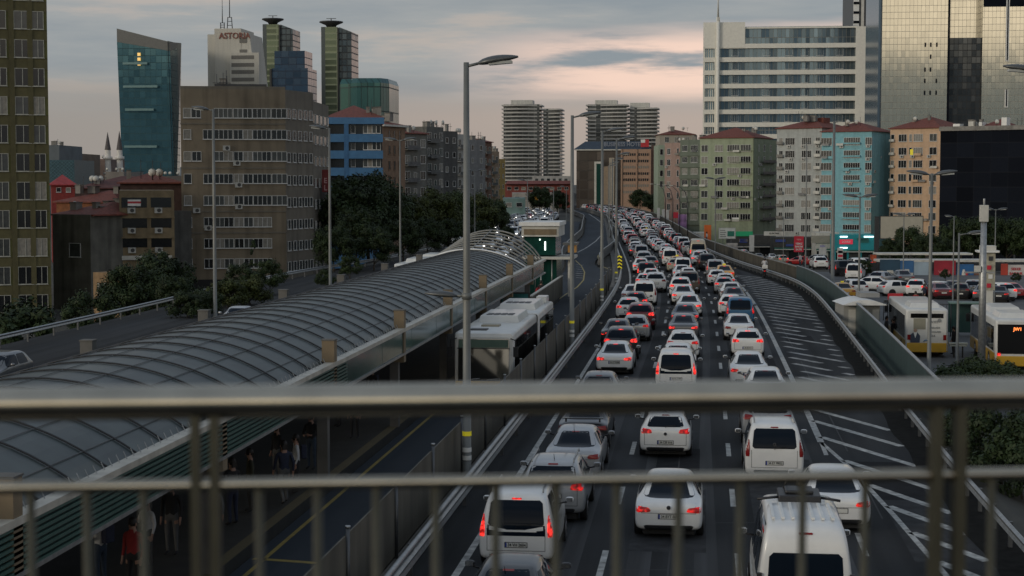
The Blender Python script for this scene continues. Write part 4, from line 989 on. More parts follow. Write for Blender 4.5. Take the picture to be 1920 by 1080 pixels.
# ------------------------------------------------------------------ buses
busyellow = mat('bus_yellow', (.50, .29, .015), .4, var=.12, coat=.3); buswhite = mat('bus_white', (.60, .60, .57), .38, var=.08, coat=.3)
busglass = mat('bus_glass', (.008, .008, .008), .05, var=0, spec=.5)
def boxloft(S, mtl):
    "rounded box along y from stations (y, halfwidth, z0, z1, r)"
    mb_ = MB(); rings = []
    for y, w, z0, z1, r in S:
        P = []
        for cx, cz, a0 in ((w - r, z0 + r, -PI / 2), (w - r, z1 - r, 0), (-w + r, z1 - r, PI / 2), (-w + r, z0 + r, PI)):
            for k in range(4): a = a0 + PI / 2 * k / 3; P.append((cx + r * math.cos(a), y, cz + r * math.sin(a)))
        rings.append(P)
    mb_.ring(rings, mtl, smooth=True); return mb_
def shade(me, ang=35):
    bm = bmesh.new(); bm.from_mesh(me)
    for e in bm.edges:
        if len(e.link_faces) == 2 and e.calc_face_angle(0) > D2R(ang): e.smooth = False
    bm.to_mesh(me); bm.free(); return me
def bwheel(t, x, y):
    a = MB(); a.tube([(-.14, 0, 0), (.14, 0, 0)], .48, 20, black); o = a.build('wheel', black, t, (x, y, .48)); a = MB(); s_ = 1 if x > 0 else -1; a.tube([(s_ * .141, 0, 0), (s_ * .16, 0, 0)], [.28, .2], 14, rimm); a.build('rim', rimm, o)
# articulated bus: nose at y=0 looking to -Y
bp = W(906, 628, 72.6)
bus = thing('articulated_bus', 'white articulated bus facing the camera on the busway beside the platform', 'bus', (bp.x + .02, bp.y, -.02))
HB = 3.0
for nm, y0, y1 in (('front_section', 0, 10.3), ('rear_section', 11.2, 19.4)):
    me = boxloft([(y0, 1.12, .5, HB - .2, .12), (y0 + .06, 1.24, .34, HB - .05, .14), (y0 + .25, 1.275, .3, HB, .12), (y1 - .25, 1.275, .3, HB, .12), (y1, 1.2, .34, HB - .06, .12)], buswhite).mesh(nm)
    put(nm, shade(me), bus)
    s1, s2 = (y0 + .5, y1 - .2)
    for sd_ in (-1, 1):
        a = MB(); n = int((s2 - s1) / 1.5)
        for k in range(n):
            ya = s1 + (s2 - s1) * k / n + .04; yb = s1 + (s2 - s1) * (k + 1) / n - .04
            a.box(min(sd_ * 1.27, sd_ * 1.285), max(sd_ * 1.27, sd_ * 1.285), ya, yb, 1.05, 2.62, busglass)
        a.build('side_glazing', busglass, bus)
        a = MB(); a.box(min(sd_ * 1.265, sd_ * 1.28), max(sd_ * 1.265, sd_ * 1.28), s1, s2, .36, .72, mat('bus_skirt', (.10, .09, .03), .4)); a.box(min(sd_ * 1.265, sd_ * 1.279), max(sd_ * 1.265, sd_ * 1.279), s1, s2, .722, 2.66, plasticdark); a.build('side_panel', None, bus)
a = MB(); nb = 9; rings = []
S_ = []
for k in range(nb * 2 + 1):
    y = 10.25 + .95 * k / (nb * 2); w = 1.22 if k % 2 else 1.14; S_.append((y, w, .5, HB - (.08 if k % 2 else .16), .1))
boxloft(S_, plasticdark).build('bellows', None, bus)
a = MB(); bwm = mat('bus_windshield', (.02, .02, .018), .04, var=0, spec=1.0, coat=1.0); a.poly([(-1.08, -.20, .95), (1.08, -.20, .95), (1.08, -.012, 2.72), (-1.08, -.012, 2.72)], bwm); a.poly([(1.08, -.20, .95), (1.08, .02, .95), (1.08, .02, 2.72), (1.08, -.012, 2.72)], buswhite); a.poly([(-1.08, .02, .95), (-1.08, -.20, .95), (-1.08, -.012, 2.72), (-1.08, .02, 2.72)], buswhite); a.build('windshield', None, bus)
a = MB(); a.box(-1.06, 1.06, -.09, -.016, 2.36, 2.70, mat('dest_board', (.10, .15, .12), .15, var=.1, spec=.8)); a.box(-1.12, 1.12, -.095, -.016, 2.31, 2.345, black); a.build('destination_display', None, bus)
a = MB(); a.box(-1.17, -1.10, -.03, .1, .5, 2.76, buswhite); a.box(1.10, 1.17, -.03, .1, .5, 2.76, buswhite); a.build('corner_pillar', buswhite, bus)
a = MB(); a.box(-1.2, 1.2, -.22, .05, .32, .945, busyellow); a.build('front_bumper', busyellow, bus, bev=.04)
for s_ in (-1, 1):
    a = MB(); a.tube([(s_ * .85, -.25, .68), (s_ * .85, -.21, .68)], .12, 12, head_off); a.build('head_light', head_off, bus)
    a = MB(); a.tube([(s_ * 1.15, 0, 2.75), (s_ * 1.38, -.25, 2.7), (s_ * 1.40, -.28, 2.4)], .025, 6, black); a.box(s_ * 1.4 - .1, s_ * 1.4 + .1, -.34, -.24, 2.0, 2.42, black); a.build('wing_mirror', black, bus)
for s_, x0 in ((1, -.7), (1, .15)):
    a = MB(); a.tube([(x0, -.215, 1.0), (x0 + .55, -.21, 1.06)], .018, 5, galv); a.build('wiper', galv, bus)
def roof_unit(y0, y1, w=.95, h=.30):
    a = MB(); a.box(-w, w, y0, y1, HB - .01, HB + h, buswhite, top=(.10, .18)); o = a.build('roof_unit', buswhite, bus, bev=.03)
    b = MB()
    for k in range(4): b.box(-.62 + .32 * k, -.36 + .32 * k, y0 + .5, y0 + 1.5, HB + h + .002, HB + h + .02, plasticdark)
    b.build('fan_grille', plasticdark, o)
roof_unit(5.3, 9.6); roof_unit(13.0, 17.3); 
a = MB(); a.box(-.75, -.0, 1.0, 1.7, HB, HB + .05, plasticdark); a.build('roof_hatch', None, bus, bev=.01); a = MB(); a.box(-.5, .3, 3.0, 3.7, HB, HB + .08, mat('hatch_beige', (.30, .27, .2), .5)); a.build('roof_hatch', None, bus, bev=.01)
a = MB(); a.box(.5, 1.05, 17.8, 19.0, HB, HB + .35, buswhite); a.build('roof_pod', buswhite, bus, bev=.03)
for y in (2.6, 8.3, 17.0):
    for s_ in (-1, 1): bwheel(bus, s_ * 1.14, y)
# two city buses at the terminal, tails to the camera
def citybus(loc, rz, label, second=False):
    b = thing('city_bus', label, 'bus', loc, rz, 'city buses at the terminal'); h = 3.0
    me = boxloft([(0, 1.16, .45, h - .12, .12), (.08, 1.25, .34, h - .03, .14), (.3, 1.275, .3, h, .12), (11.7, 1.275, .3, h, .12), (12, 1.2, .36, h - .08, .12)], buswhite).mesh('body'); put('body', shade(me), b)
    a = MB(); a.box(-1.19, 1.19, -.05, .1, .34, .92, busyellow); a.build('rear_bumper', busyellow, b, bev=.04)
    for s_ in (-1, 1):
        a = MB(); x0, x1 = sorted((s_ * 1.27, s_ * 1.283)); a.box(x0, x1, .2, 11.8, .34, 1.05, busyellow); a.build('side_panel', busyellow, b)
        for k in range(7):
            a = MB(); a.box(x0, x1 + .003 * s_ if s_ > 0 else x1, .6 + k * 1.55, 2.05 + k * 1.55, 1.15, 2.55, busglass); a.build('side_window', busglass, b)
        a = MB(); a.box(min(s_ * .98, s_ * 1.17), max(s_ * .98, s_ * 1.17), -.065, -.04, .95 if second else 1.1, 1.1 if second else 1.42, lamp_brake if second else lamp_off); a.build('tail_light', None, b)
        a = MB(); a.box(s_ * 1.4 - .12, s_ * 1.4 + .12, 12.0, 12.15, 1.9, 2.4, black); a.tube([(s_ * 1.2, 11.9, 2.6), (s_ * 1.4, 12.07, 2.4)], .03, 6, black); a.build('wing_mirror', black, b)
    for y in (2.6, 9.2):
        for s_ in (-1, 1): bwheel(b, s_ * 1.15, y)
    a = MB(); a.box(-.95, .95, 1.2, 4.2, h - .01, h + .28, buswhite, top=(.15, .25)); a.build('roof_unit', buswhite, b, bev=.04)
    if second:
        a = MB(); a.box(-1.14, 1.14, -.03, -.005, 1.05, 2.72, busglass); a.build('rear_window', busglass, b)
        dm = mat('display_orange', (.4, .1, .02), .4, emit=(1, .25, .06), estr=2.2); lettering('JW1', .26, dm, b, (-.05, -.045, 2.45), name='route_number', depth=.01)
        a = MB(); a.box(-.95, .95, 5.5, 9.5, h - .01, h + .3, buswhite, top=(.15, .25)); a.build('roof_unit', buswhite, b, bev=.04)
    else:
        a = MB(); a.box(-.98, .98, -.02, .02, 2.45, 2.72, busglass); a.build('rear_window', busglass, b)
        a = MB(); a.box(-.80, -.08, -.022, -.003, 1.75, 2.42, mat('grille_beige', (.26, .25, .19), .6)); a.build('vent_grille', None, b)
        nav = mat('poster_navy', (.03, .045, .08), .5); skin0 = mat('poster_skin', (.35, .24, .18), .5)
        a = MB(); a.poly([(-.98, -.052, .93), (-.42, -.052, .93), (-.40, -.052, 1.35), (-.55, -.052, 1.55), (-.83, -.052, 1.55), (-1.0, -.052, 1.4)], nav); a.poly([(-.80, -.056, 1.55), (-.58, -.056, 1.55), (-.69, -.056, 1.2)], white); a.tube([(-.69, -.055, 1.68), (-.69, -.05, 1.68)], .11, 12, skin0); a.build('poster_man', None, b)
        lm = mat('poster_grey', (.22, .23, .23), .5)
        for k, (s_, xx, zz, sz) in enumerate((('KAYIT', .38, 2.2, .22), ('BASLADI', .45, 1.85, .17), ('OKULLARI', .45, 1.6, .16), ('444', .35, 1.35, .2))): lettering(s_, sz, lm, b, (xx, -.03, zz), name='poster_text', depth=.01)
        a = MB(); a.tube([(.75, -.035, 2.3), (.75, -.02, 2.3)], .12, 14, lm); a.build('poster_badge', lm, b)
        a = MB(); a.tube([(-.2 + .1 * k, -.05, 1.0 + .1 * math.sin(k)) for k in range(5)], .03, 5, mat('poster_blue', (.05, .2, .4), .5)); a.build('poster_wave', None, b)
    return b
p = XY(1742, 104); citybus((p.x, p.y, gz(p.x, p.y)), D2R(-1), 'white and yellow city bus with a poster of a suited man on its rear')
p = XY(1915, 96); citybus((p.x, p.y, gz(p.x, p.y)), D2R(-2), 'yellow and white city bus with an orange lit route sign at the right edge', True)
# bus roofs showing beyond the vault on the left busway
for (px, py, d, lab) in ((772, 492, 130, 'white bus with a red stripe showing its roof beyond the left side of the vault'), ):
    p = XY(px - 4, 132); b = thing('side_bus', lab, 'bus', (p.x, p.y, -.04))
    put('body', shade(boxloft([(0, 1.2, .4, 2.9, .12), (.2, 1.27, .3, 3.05, .12), (17.8, 1.27, .3, 3.05, .12), (18, 1.2, .36, 2.95, .12)], buswhite).mesh('body')), b)
    a = MB(); a.box(-1.12, 1.12, -.02, .02, 1.0, 2.3, busglass); a.build('windshield', busglass, b)
    a = MB(); a.box(-1.12, 1.12, -.03, .01, 2.35, 2.75, redpaint); a.build('front_stripe', redpaint, b)
    a = MB(); a.box(-.9, .9, 3, 7, 3.04, 3.32, buswhite, top=(.1, .2)); a.box(-.9, .9, 11, 15, 3.04, 3.32, buswhite, top=(.1, .2)); a.build('roof_unit', buswhite, b)
# motorcycle with rider
mp = G(1434, 522)
mc = thing('motorcycle', 'dark scooter with a rear top box riding on the striped island', 'motorcycle', (mp.x, mp.y, 0), hd(mp.y))
for yy in (.35, 1.6):
    a = MB(); pts_ = [(0, yy + .26 * math.cos(q), .32 + .26 * math.sin(q)) for q in [2 * PI * k / 16 for k in range(17)]]; a.tube(pts_, .07, 6, black, cap=False); a.tube([(-.03, yy, .32), (.03, yy, .32)], .16, 10, rimm); a.build('wheel', None, mc)
a = MB(); a.ring([[(x * w_, y, z0 + z * (z1 - z0)) for x, z in ((-1, .3), (-.7, 0), (.7, 0), (1, .3), (.8, 1), (-.8, 1))] for y, w_, z0, z1 in ((.0, .10, .55, .75), (.3, .2, .45, .85), (.9, .22, .4, .85), (1.25, .2, .35, .8), (1.45, .22, .45, 1.05), (1.6, .12, .6, 1.1))], PAINT['black']); a.build('body', None, mc)
a = MB(); a.box(-.16, .16, .1, .95, .852, .93, plasticdark); a.build('saddle', None, mc, bev=.03)
a = MB(); a.tube([(-.36, 1.3, 1.12), (0, 1.42, 1.08), (.36, 1.3, 1.12)], .02, 6, black); a.build('handlebar', black, mc)
a = MB(); a.box(-.26, .26, -.25, .14, .95, 1.32, buswhite); a.build('top_box', None, mc, bev=.04)
a = MB(); a.box(-.08, .08, -.02, .02, .66, .76, lamp_on); a.build('tail_light', None, mc)
# ------------------------------------------------------------------ buildings
wframe = mat('window_frame_white', (.54, .54, .52), .5, var=.1)
wdark = mat('pane_dark', (.012, .014, .016), .12, var=0, spec=.6)
wmid = mat('pane_mid', (.05, .055, .055), .15, var=.3, spec=.6)
wcur = mat('pane_curtain', (.20, .19, .165), .55, var=.25, vscale=3)
acm = mat('ac_white', (.42, .42, .39), .5, var=.15)
WM = {}
wdull = mat('window_frame_dull', (.34, .34, .30), .6, var=.2)
def wmesh(w, h, n, fr=None):
    fr = fr or wframe; key = (round(w, 2), round(h, 2), n, fr.name)
    if key in WM: return WM[key]
    a = MB(); t = .055; d = .07
    a.box(-w / 2, w / 2, -d, .02, -h / 2, -h / 2 + t, fr); a.box(-w / 2, w / 2, -d, .02, h / 2 - t, h / 2, fr)
    for k in range(n + 1):
        x = -w / 2 + (w - t) * k / n; a.box(x, x + t, -d + .002, .02, -h / 2 + t, h / 2 - t, fr)
    a.box(-w / 2 - .05, w / 2 + .05, -d - .06, .02, -h / 2 - .06, -h / 2 - .003, fr)
    b = MB()
    for k in range(n):
        x = -w / 2 + (w - t) * k / n + t; b.box(x, x + (w - t) / n - t, -.025, .01, -h / 2 + t, h / 2 - t, wdark)
    WM[key] = (a.mesh('window', fr), b.mesh('pane', wdark)); return WM[key]
def building(name, label, px0, d0, px1, d1, ytop, z0, m, depth=14, cat='building', dt=None, group=None, wing=False):
    if d0 == d1 and d0 < 400: d1 = d0 + (960 - (px0 + px1) / 2) / F * (px1 - px0) / F * d0
    A, B = XY(px0, d0), XY(px1, d1); v = B - A; L = v.length; rz = math.atan2(v.y, v.x)
    t = thing(name, label, cat, (A.x, A.y, z0), rz, group)
    h = Z(ytop, (d0 + d1) / 2) - z0
    if wing:      # oblique wing: the flank runs straight back
        r = Matrix.Rotation(-rz, 3, 'Z') @ Vector((B.x, B.y, 0)).normalized() * depth
        P = [(0, 0), (L, 0), (L + r.x, r.y), (r.x, r.y)]; a = MB(); a.ring([[(x, y, z) for x, y in P] for z in (0, h)], m, smooth=False); a.build('wall', m, t)
    else: a = MB(); a.box(0, L, 0, depth, 0, h, m); a.build('wall', m, t)
    return t, L, h, depth
def window(t, u, z, w, h, n=2, face='f', L=0, dep=0, pane=None, pchild=True, fr=None):
    fm, pm = wmesh(w, h, n, fr)
    loc, rz = {'f': ((u, -.012, z), 0), 'l': ((-.012, u, z), -PI / 2), 'r': ((L + .012, u, z), PI / 2)}[face]
    o = put('window', fm, t, loc, rz)
    if pane is None: q = R.random(); pane = wdark if q < .45 else wmid if q < .75 else wcur
    p_ = put('pane', pm, o, mats=[pane]); return o
def acunit(t, u, z, face='f', L=0):
    if 'ac' not in WM:
        a = MB(); a.box(-.42, .42, -.33, -.02, 0, .6, acm); a.tube([(.08, -.345, .3), (.08, -.33, .3)], .22, 12, darkmetal); WM['ac'] = a.mesh('air_conditioner', acm)
    return put('air_conditioner', WM['ac'], t, (u, 0, z) if face == 'f' else (L, u, z), 0 if face == 'f' else PI / 2)
def hip(t, x0, x1, y0, y1, z, h, m=None, over=.4, name='roof'):
    m = m or tilemat; a = MB(); x0 -= over; x1 += over; y0 -= over; y1 += over; dx_ = min((x1 - x0) / 2 * .98, (y1 - y0) / 2)
    cy = (y0 + y1) / 2; b0 = [(x0, y0, z), (x1, y0, z), (x1, y1, z), (x0, y1, z)]; r0, r1 = (x0 + dx_, cy, z + h), (x1 - dx_, cy, z + h)
    a.poly([b0[0], b0[1], r1, r0], m); a.poly([b0[1], b0[2], r1], m); a.poly([b0[2], b0[3], r0, r1], m); a.poly([b0[3], b0[0], r0], m); a.poly(b0[::-1], m)
    a.box(x0, x1, y0, y1, z - .15, z - .003, m); return a.build(name, m, t)
def clutter(t, x0, x1, y, z, n, seed=1):
    r = random.Random(seed)
    for i in range(n):
        x = r.uniform(x0, x1); a = MB(); k = r.random(); yy = y + r.uniform(0, 3)
        if k < .4: a.tube([(x, yy, z), (x, yy, z + r.uniform(1, 2.6))], .04, 5, darkmetal); a.box(x - .5, x + .5, yy - .02, yy + .02, z + 1.0, z + 1.06, darkmetal); a.build('aerial', None, t)
        elif k < .7: w = r.uniform(.5, 1.2); q_ = r.uniform(.7, 1.5); a.box(x - w / 2, x + w / 2, yy, yy + w, z, z + q_, concrete); a.box(x - w / 2 - .06, x + w / 2 + .06, yy - .06, yy + w + .06, z + q_ - .02, z + q_ + .1, concrete_dark); a.build('chimney', None, t)
        else: rings = [[(x + q * math.cos(w_), yy - .3 * (1 - q / .5), z + .9 + q * math.sin(w_)) for w_ in [2 * PI * j / 10 for j in range(10)]] for q in (.5, .35, .1)]; a.ring(rings, offwhite); a.tube([(x, yy, z), (x, yy - .2, z + .9)], .04, 5, darkmetal); a.build('satellite_dish', None, t)
def strips(t, L, h, rows, m, hh, name='floor_band', over=.12, dep=None, sides=False):
    for z in rows:
        a = MB(); a.box(-over, L + over, -over, (dep or 0) + over if dep else .02, z, z + hh, m); a.build(name, m, t)

# --- far left olive tower
olive = mat('olive_render', (.112, .112, .036), .85, var=.16, vscale=.7, streak=.25); oliveb = mat('olive_brown', (.086, .078, .034), .85, var=.15, streak=.25)
d = 165
t, L, h, dep = building('apartment_tower', 'tall olive green apartment tower cut by the left frame edge', -130, d + 0, 93, d, -60, -4.5, olive, 18)
pxm = L / 223.0
for y in range(-20, 600, 54):
    z = Z(y, d) + 4.5
    for px, w, n in ((3, 1.25, 2), (45, 1.5, 2), (75, 1.15, 2), (-45, 1.4, 2), (-95, 1.4, 2)):
        window(t, (px + 130) * pxm, z, w, 1.75, n, fr=wdull)
for px in (25, 60): a = MB(); a.box((px + 130) * pxm - .25, (px + 130) * pxm + .25, -.10, .0, 0, h, oliveb); a.build('pilaster', None, t)
for y in range(-45, 600, 54): a = MB(); a.box(1.1 * 0, L, -.035, 0, Z(y, d) + 4.5 - .55, Z(y, d) + 4.5 + .55, oliveb); a.build('spandrel_band', None, t)
# --- blank grey walls, brown small house, roofs
gwall = mat('blank_wall', (.125, .12, .10), .9, var=.3, vscale=.6, streak=.45); gwall2 = mat('blank_wall_dark', (.085, .082, .072), .9, var=.3, vscale=.6, streak=.5)
t, L, h, dep = building('grey_house', 'blank grey concrete gable wall with one small window beside the olive tower', 97, 185, 168, 182, 402, -5, gwall, 12)
window(t, 3.4, Z(470, 182) + 5, 1.7, 1.5, 1); clutter(t, 0, 4, 1, h, 5, 3); hip(t, 0, L, .5, 12, h, 1.3)
t, L, h, dep = building('grey_house', 'dark corrugated grey gable wall left of the cream house with air conditioners', 172, 190, 224, 188, 398, -5, gwall2, 12)
clutter(t, 0, L, 1, h, 4, 5)
a = MB()
for k in range(8): a.box(k * .38, k * .38 + .12, -.05, 0, 0, h, gwall2)
a.build('cladding_ribs', None, t)
t, L, h, dep = building('small_house', 'low peach annexe with one pale window under the grey gables', 172, 168, 226, 166, 512, -5, mat('peach_annexe', (.26, .17, .09), .8, var=.2, streak=.3), 6)
window(t, 1.4, h - 2.0, 1.5, 1.9, 1, pane=wcur)
cream = mat('cream_render', (.22, .17, .10), .85, var=.18, streak=.35)
t, L, h, dep = building('cream_house', 'narrow cream four storey house with black balconies and air conditioners', 223, 186, 326, 186, 357, -5.5, cream, 14)
for y in (380, 418, 455):
    z = Z(y, 186) + 5.5
    for u, w in ((L * .27, 2.7), (L * .76, 2.2)):
        a = MB(); a.box(u - w / 2, u + w / 2, -.03, .0, z - .55, z + .55, wdark); a.build('balcony_opening', None, t)
        acunit(t, u - .3, z - 1.15)
    a = MB(); a.box(-.05, L + .05, -.18, 0, z - 1.7, z - 1.58, cream); a.build('ledge', None, t)
a = MB(); a.box(.9 * 1, 2.3, -.06, -.04, h - 1.7, h - 1.0, white); a.box(.9, 2.3, -.062, -.06, h - 1.42, h - 1.2, redpaint); a.build('for_sale_banner', None, t)
a = MB(); a.box(.2, L - .3, -.25, 0, Z(488, 186) + 5.5, Z(480, 186) + 5.5, offwhite); a.box(.2, L - 2, -.05, 0, Z(502, 186) + 5.5, Z(489, 186) + 5.5, cream); a.build('awning', None, t)
t2, L, h, dep = building('dark_house', 'dark maroon roofed house behind the cream house', 225, 206, 340, 206, 342, -5.5, mat('maroon_wall', (.06, .035, .03), .9, var=.3), 14); hip(t2, 0, L, 0, 14, h, 1.2); clutter(t2, 1, L, 1, h + .3, 6, 9)
orange = mat('orange_render', (.20, .075, .03), .85, var=.3); 
t2, L, h, dep = building('orange_house', 'low house with an orange top floor and dark tiled roof left of the cream house', 105, 215, 226, 212, 378, -5.5, orange, 10); hip(t2, 0, L, 0, 10, h, 1.4); clutter(t2, 1, L, 1, h + 1, 6, 13)
for k in range(5): window(t2, 1.5 + k * 1.7, h - 2.0, 1.0, 1.0, 1)
t2, L, h, dep = building('red_house', 'small house under a bright red roof right of the olive tower', 96, 290, 140, 290, 346, -5, mat('red_house_wall', (.22, .03, .025), .8, var=.2), 9); hip(t2, 0, L, 0, 9, h, 1.7, mat('red_roof', (.30, .03, .03), .7, var=.2)); window(t2, 1.2, h - .9, .8, .8, 1); window(t2, 2.8, h - .9, .8, .8, 1)
t2, L, h, dep = building('maroon_house', 'long low house with a maroon roof before the mosque', 140, 262, 340, 262, 352, -5, mat('maroon_wall', (.06, .035, .03), .9), 14); hip(t2, 0, L, 0, 14, h, 1.8, mat('maroon_tiles', (.09, .03, .025), .8, var=.3)); clutter(t2, 1, L - 1, 0, h + .5, 14, 21)
# --- beige office block: front face and receding right wing
beige = mat('beige_panels', (.205, .168, .118), .85, var=.14, vscale=.5, streak=.42)
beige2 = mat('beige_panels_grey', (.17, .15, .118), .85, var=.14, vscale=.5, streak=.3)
t, L, h, dep = building('office_block', 'large weathered beige office block with rows of white framed windows', 340, 200, 536, 201.7, 168, -7, beige, 30)
dd = 200; rows = [212, 252, 293, 335, 376, 417, 457, 495]
def zz(y, d_=200): return Z(y, d_) + 7
ux = L / 196.0
groups = {212: [(352, 1.0, 1), (368, 1.4, 2), (419, 2.0, 4), (455, 2.3, 4), (492, 2.4, 4), (522, 1.7, 3)]}
cnt = 0
for i, y in enumerate(rows):
    for px, w, n in ((352, .9, 1), (390, 1.1, 2), (411, 1.1, 2), (428, 1.1, 2), (447, 1.1, 2), (465, 1.1, 2), (483, 1.1, 2), (500, 1.1, 2), (524, 1.8, 3)):
        if i in (0, 2) and px == 390: px = 369
        if px == 524 and i in (5, 6, 7): continue
        window(t, (px - 340) * ux, zz(y), w, 1.15, n); cnt += 1
a = MB()
for y in (232, 315, 397, 437): a.box(-.05, L + .05, -.06, 0, zz(y) - .10, zz(y) + .10, beige2)
a.build('panel_joint', None, t)
for px, y in ((425, 268), (444, 296), (447, 337), (368, 385), (447, 378), (389, 418), (430, 498)): acunit(t, (px - 340) * ux, zz(y) - .9)
a = MB(); a.box(1.2, 8.5, -.02, .0, 0, zz(522) - .2, black); a.build('entrance_void', None, t)
a = MB(); a.box(0, L, 0, .3, h, h + .35, beige2); a.build('parapet', None, t)
clutter(t, 4, 10, 4, h, 7, 31)
a = MB(); a.box(3.8, 10, 5, 9, h, h + .9, darkmetal); a.build('plant_room', None, t)
# right wing in two receding facets of the same block
A = XY(536, 201.7); B = XY(588, 209); C_ = XY(617, 222)
for q0, q1, n in ((A, B, 5), (B, C_, 4)):
    v = q1 - q0; wl_ = v.length; rz = math.atan2(v.y, v.x); inv = t.matrix_basis.inverted() if False else (Matrix.Translation(t.location) @ Matrix.Rotation(t.rotation_euler.z, 4, 'Z')).inverted()
    lp = inv @ Vector((q0.x, q0.y, -7)); hz = h - (.0 if q0 is A else 1.0)
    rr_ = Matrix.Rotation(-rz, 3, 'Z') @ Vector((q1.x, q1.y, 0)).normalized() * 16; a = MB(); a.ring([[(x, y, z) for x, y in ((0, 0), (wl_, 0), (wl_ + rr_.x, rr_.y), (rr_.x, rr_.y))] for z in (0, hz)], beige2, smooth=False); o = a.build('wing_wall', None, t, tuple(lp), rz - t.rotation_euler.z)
    for i, y in enumerate(rows):
        for k in range(n):
            fm, pm = wmesh(.85, 1.15, 1); wobj = put('window', fm, o, ((k + .5) * wl_ / n, -.012, zz(y + (3 if q0 is A else 8), 205))); 
            q = R.random(); wobj.data = fm
            # pane colour kept on the frame mesh: small, so window and pane are one mesh here
    a = MB()
    for i, y in enumerate(rows):
        a.box(.2, wl_ - .2, -.02, 0, zz(y + (3 if q0 is A else 8), 205) - .5, zz(y + (3 if q0 is A else 8), 205) + .5, wmid)
    a.build('ribbon_glass', None, o)
sg = thing('vertical_sign', 'narrow vertical red sign with pale lettering on the right corner of the beige block', 'sign', tuple(XY(611, 214)) [:2] + (Z(360, 214),))
a = MB(); a.box(-.45, .45, -.2, .1, 0, Z(318, 214) - Z(360, 214), mat('dull_red', (.16, .02, .02), .6)); a.build('board', None, sg)
for k, c_ in enumerate('LE'): lettering(c_, .9, mat('dull_pink', (.5, .3, .3), .6), sg, (0, -.22, .5 + k * .9), name='lettering')
# --- blue apartments etc. marching away on the left
blue = mat('blue_render', (.035, .115, .24), .75, var=.15, streak=.2); bluel = mat('blue_band', (.05, .15, .29), .7, var=.1)
t, L, h, dep = building('blue_apartments', 'bright blue apartment block with banded balconies behind the dark tree', 612, 262, 717, 262, 222, -4, blue, 16)
for i, y in enumerate((242, 273, 305, 336)):
    z = Z(y, 262) + 4; a = MB(); a.box(.1, L, -.03, 0, z - .75, z + .75, wdark); a.build('balcony_opening', None, t)
    for u in (L * .48, L * .70, L * .78, L * .86, L * .93): window(t, u, z, .7, 1.3, 1)
    a = MB(); a.box(-.1, L * .32, -.9, 0, z - 2.0, z - .78, bluel); a.box(L * .40, L + .1, -.9, 0, z - 2.0, z - .78, bluel); a.build('balcony_front', None, t)
a = MB(); a.box(L * .32, L * .40, -.95, 0, 0, h, blue); a.box(-.2, L + .3, -1.0, 0, h - .9, h + .1, bluel); a.build('cornice', None, t); hip(t, 0, L, 0, 16, h + .1, 2.2); clutter(t, 6, L, 1, h + .5, 5, 41)
peach = mat('peach_render', (.24, .155, .10), .85, var=.15, streak=.2)
t, L, h, dep = building('peach_house', 'narrow peach apartment house right of the blue block', 717, 285, 760, 292, 238, -4, peach, 16)
for y in (253, 281, 310, 340, 370):
    for u in (.3, .52, .74): window(t, u * L, Z(y, 288) + 4, .7, 1.5, 1, pane=wmid, fr=peach)
a = MB(); a.box(-.3, L + .3, -.6, 0, h, h + .3, offwhite); a.build('cornice', None, t); hip(t, 0, L, 0, 16, h + .3, 1.8); clutter(t, 0, L, 1, h + 1, 8, 43)
specs = [(757, 318, 800, 322, 250, (.155, .155, .14), 'grey house with recessed balconies right of the peach house', 1), (800, 330, 832, 335, 238, (.12, .12, .11), 'darker grey house with small balconies', 1), (818, 352, 858, 356, 246, (.085, .085, .082), 'dark slate gable beside a pale window column', 0),
         (856, 380, 880, 384, 252, (.36, .36, .34), 'white house seen behind the nearest street lamp', 1), (878, 400, 910, 404, 262, (.20, .20, .20), 'grey house with a flat top right of the nearest lamp', 0), (906, 430, 922, 434, 266, (.16, .09, .065), 'narrow brown house near the end of the left row', 1), (918, 455, 936, 458, 284, (.28, .21, .15), 'narrow cream house near the end of the left row', 1), (932, 485, 947, 490, 298, (.36, .25, .08), 'narrow mustard yellow house ending the left row', 0)]
for i, (x0, d0, x1, d1, yt, c_, lab, bal) in enumerate(specs):
    m_ = mat('row_render_%s' % 'abcdefgh'[i], c_, .85, var=.15, streak=.3); t, L, h, dep = building('row_house', lab, x0, d0, x1, d1, yt, -4, m_, 16, group='row of houses on the left')
    st_ = 3.0; z = h - 1.9; k = 0
    while z > h - 19:
        n = max(2, int(L / 1.9))
        for j in range(n):
            if bal and j % 2 == 0 and L > 3: window(t, (j + .5) * L / n, z, 1.2, 1.6, 2); 
            else: window(t, (j + .5) * L / n, z, .75, 1.2, 1)
        if bal:
            a = MB(); a.box(L * .05, L * .6, -.9, 0, z - 1.25, z - 1.15, m_); a.box(L * .05, L * .6, -.9, -.84, z - 1.15, z - .45, steelgrey); a.build('balcony', None, t)
        z -= st_; k += 1
    clutter(t, 0, L, 0, h, 5, 50 + i)
    if i in (0, 5): hip(t, 0, L, 0, 12, h, 1.4)
    # long side wall seen obliquely gets windows too
    for zrow in range(3):
        for q in range(2): window(t, 3 + q * 4, h - 2.2 - 3 * zrow, .8, 1.2, 1, 'r', L)

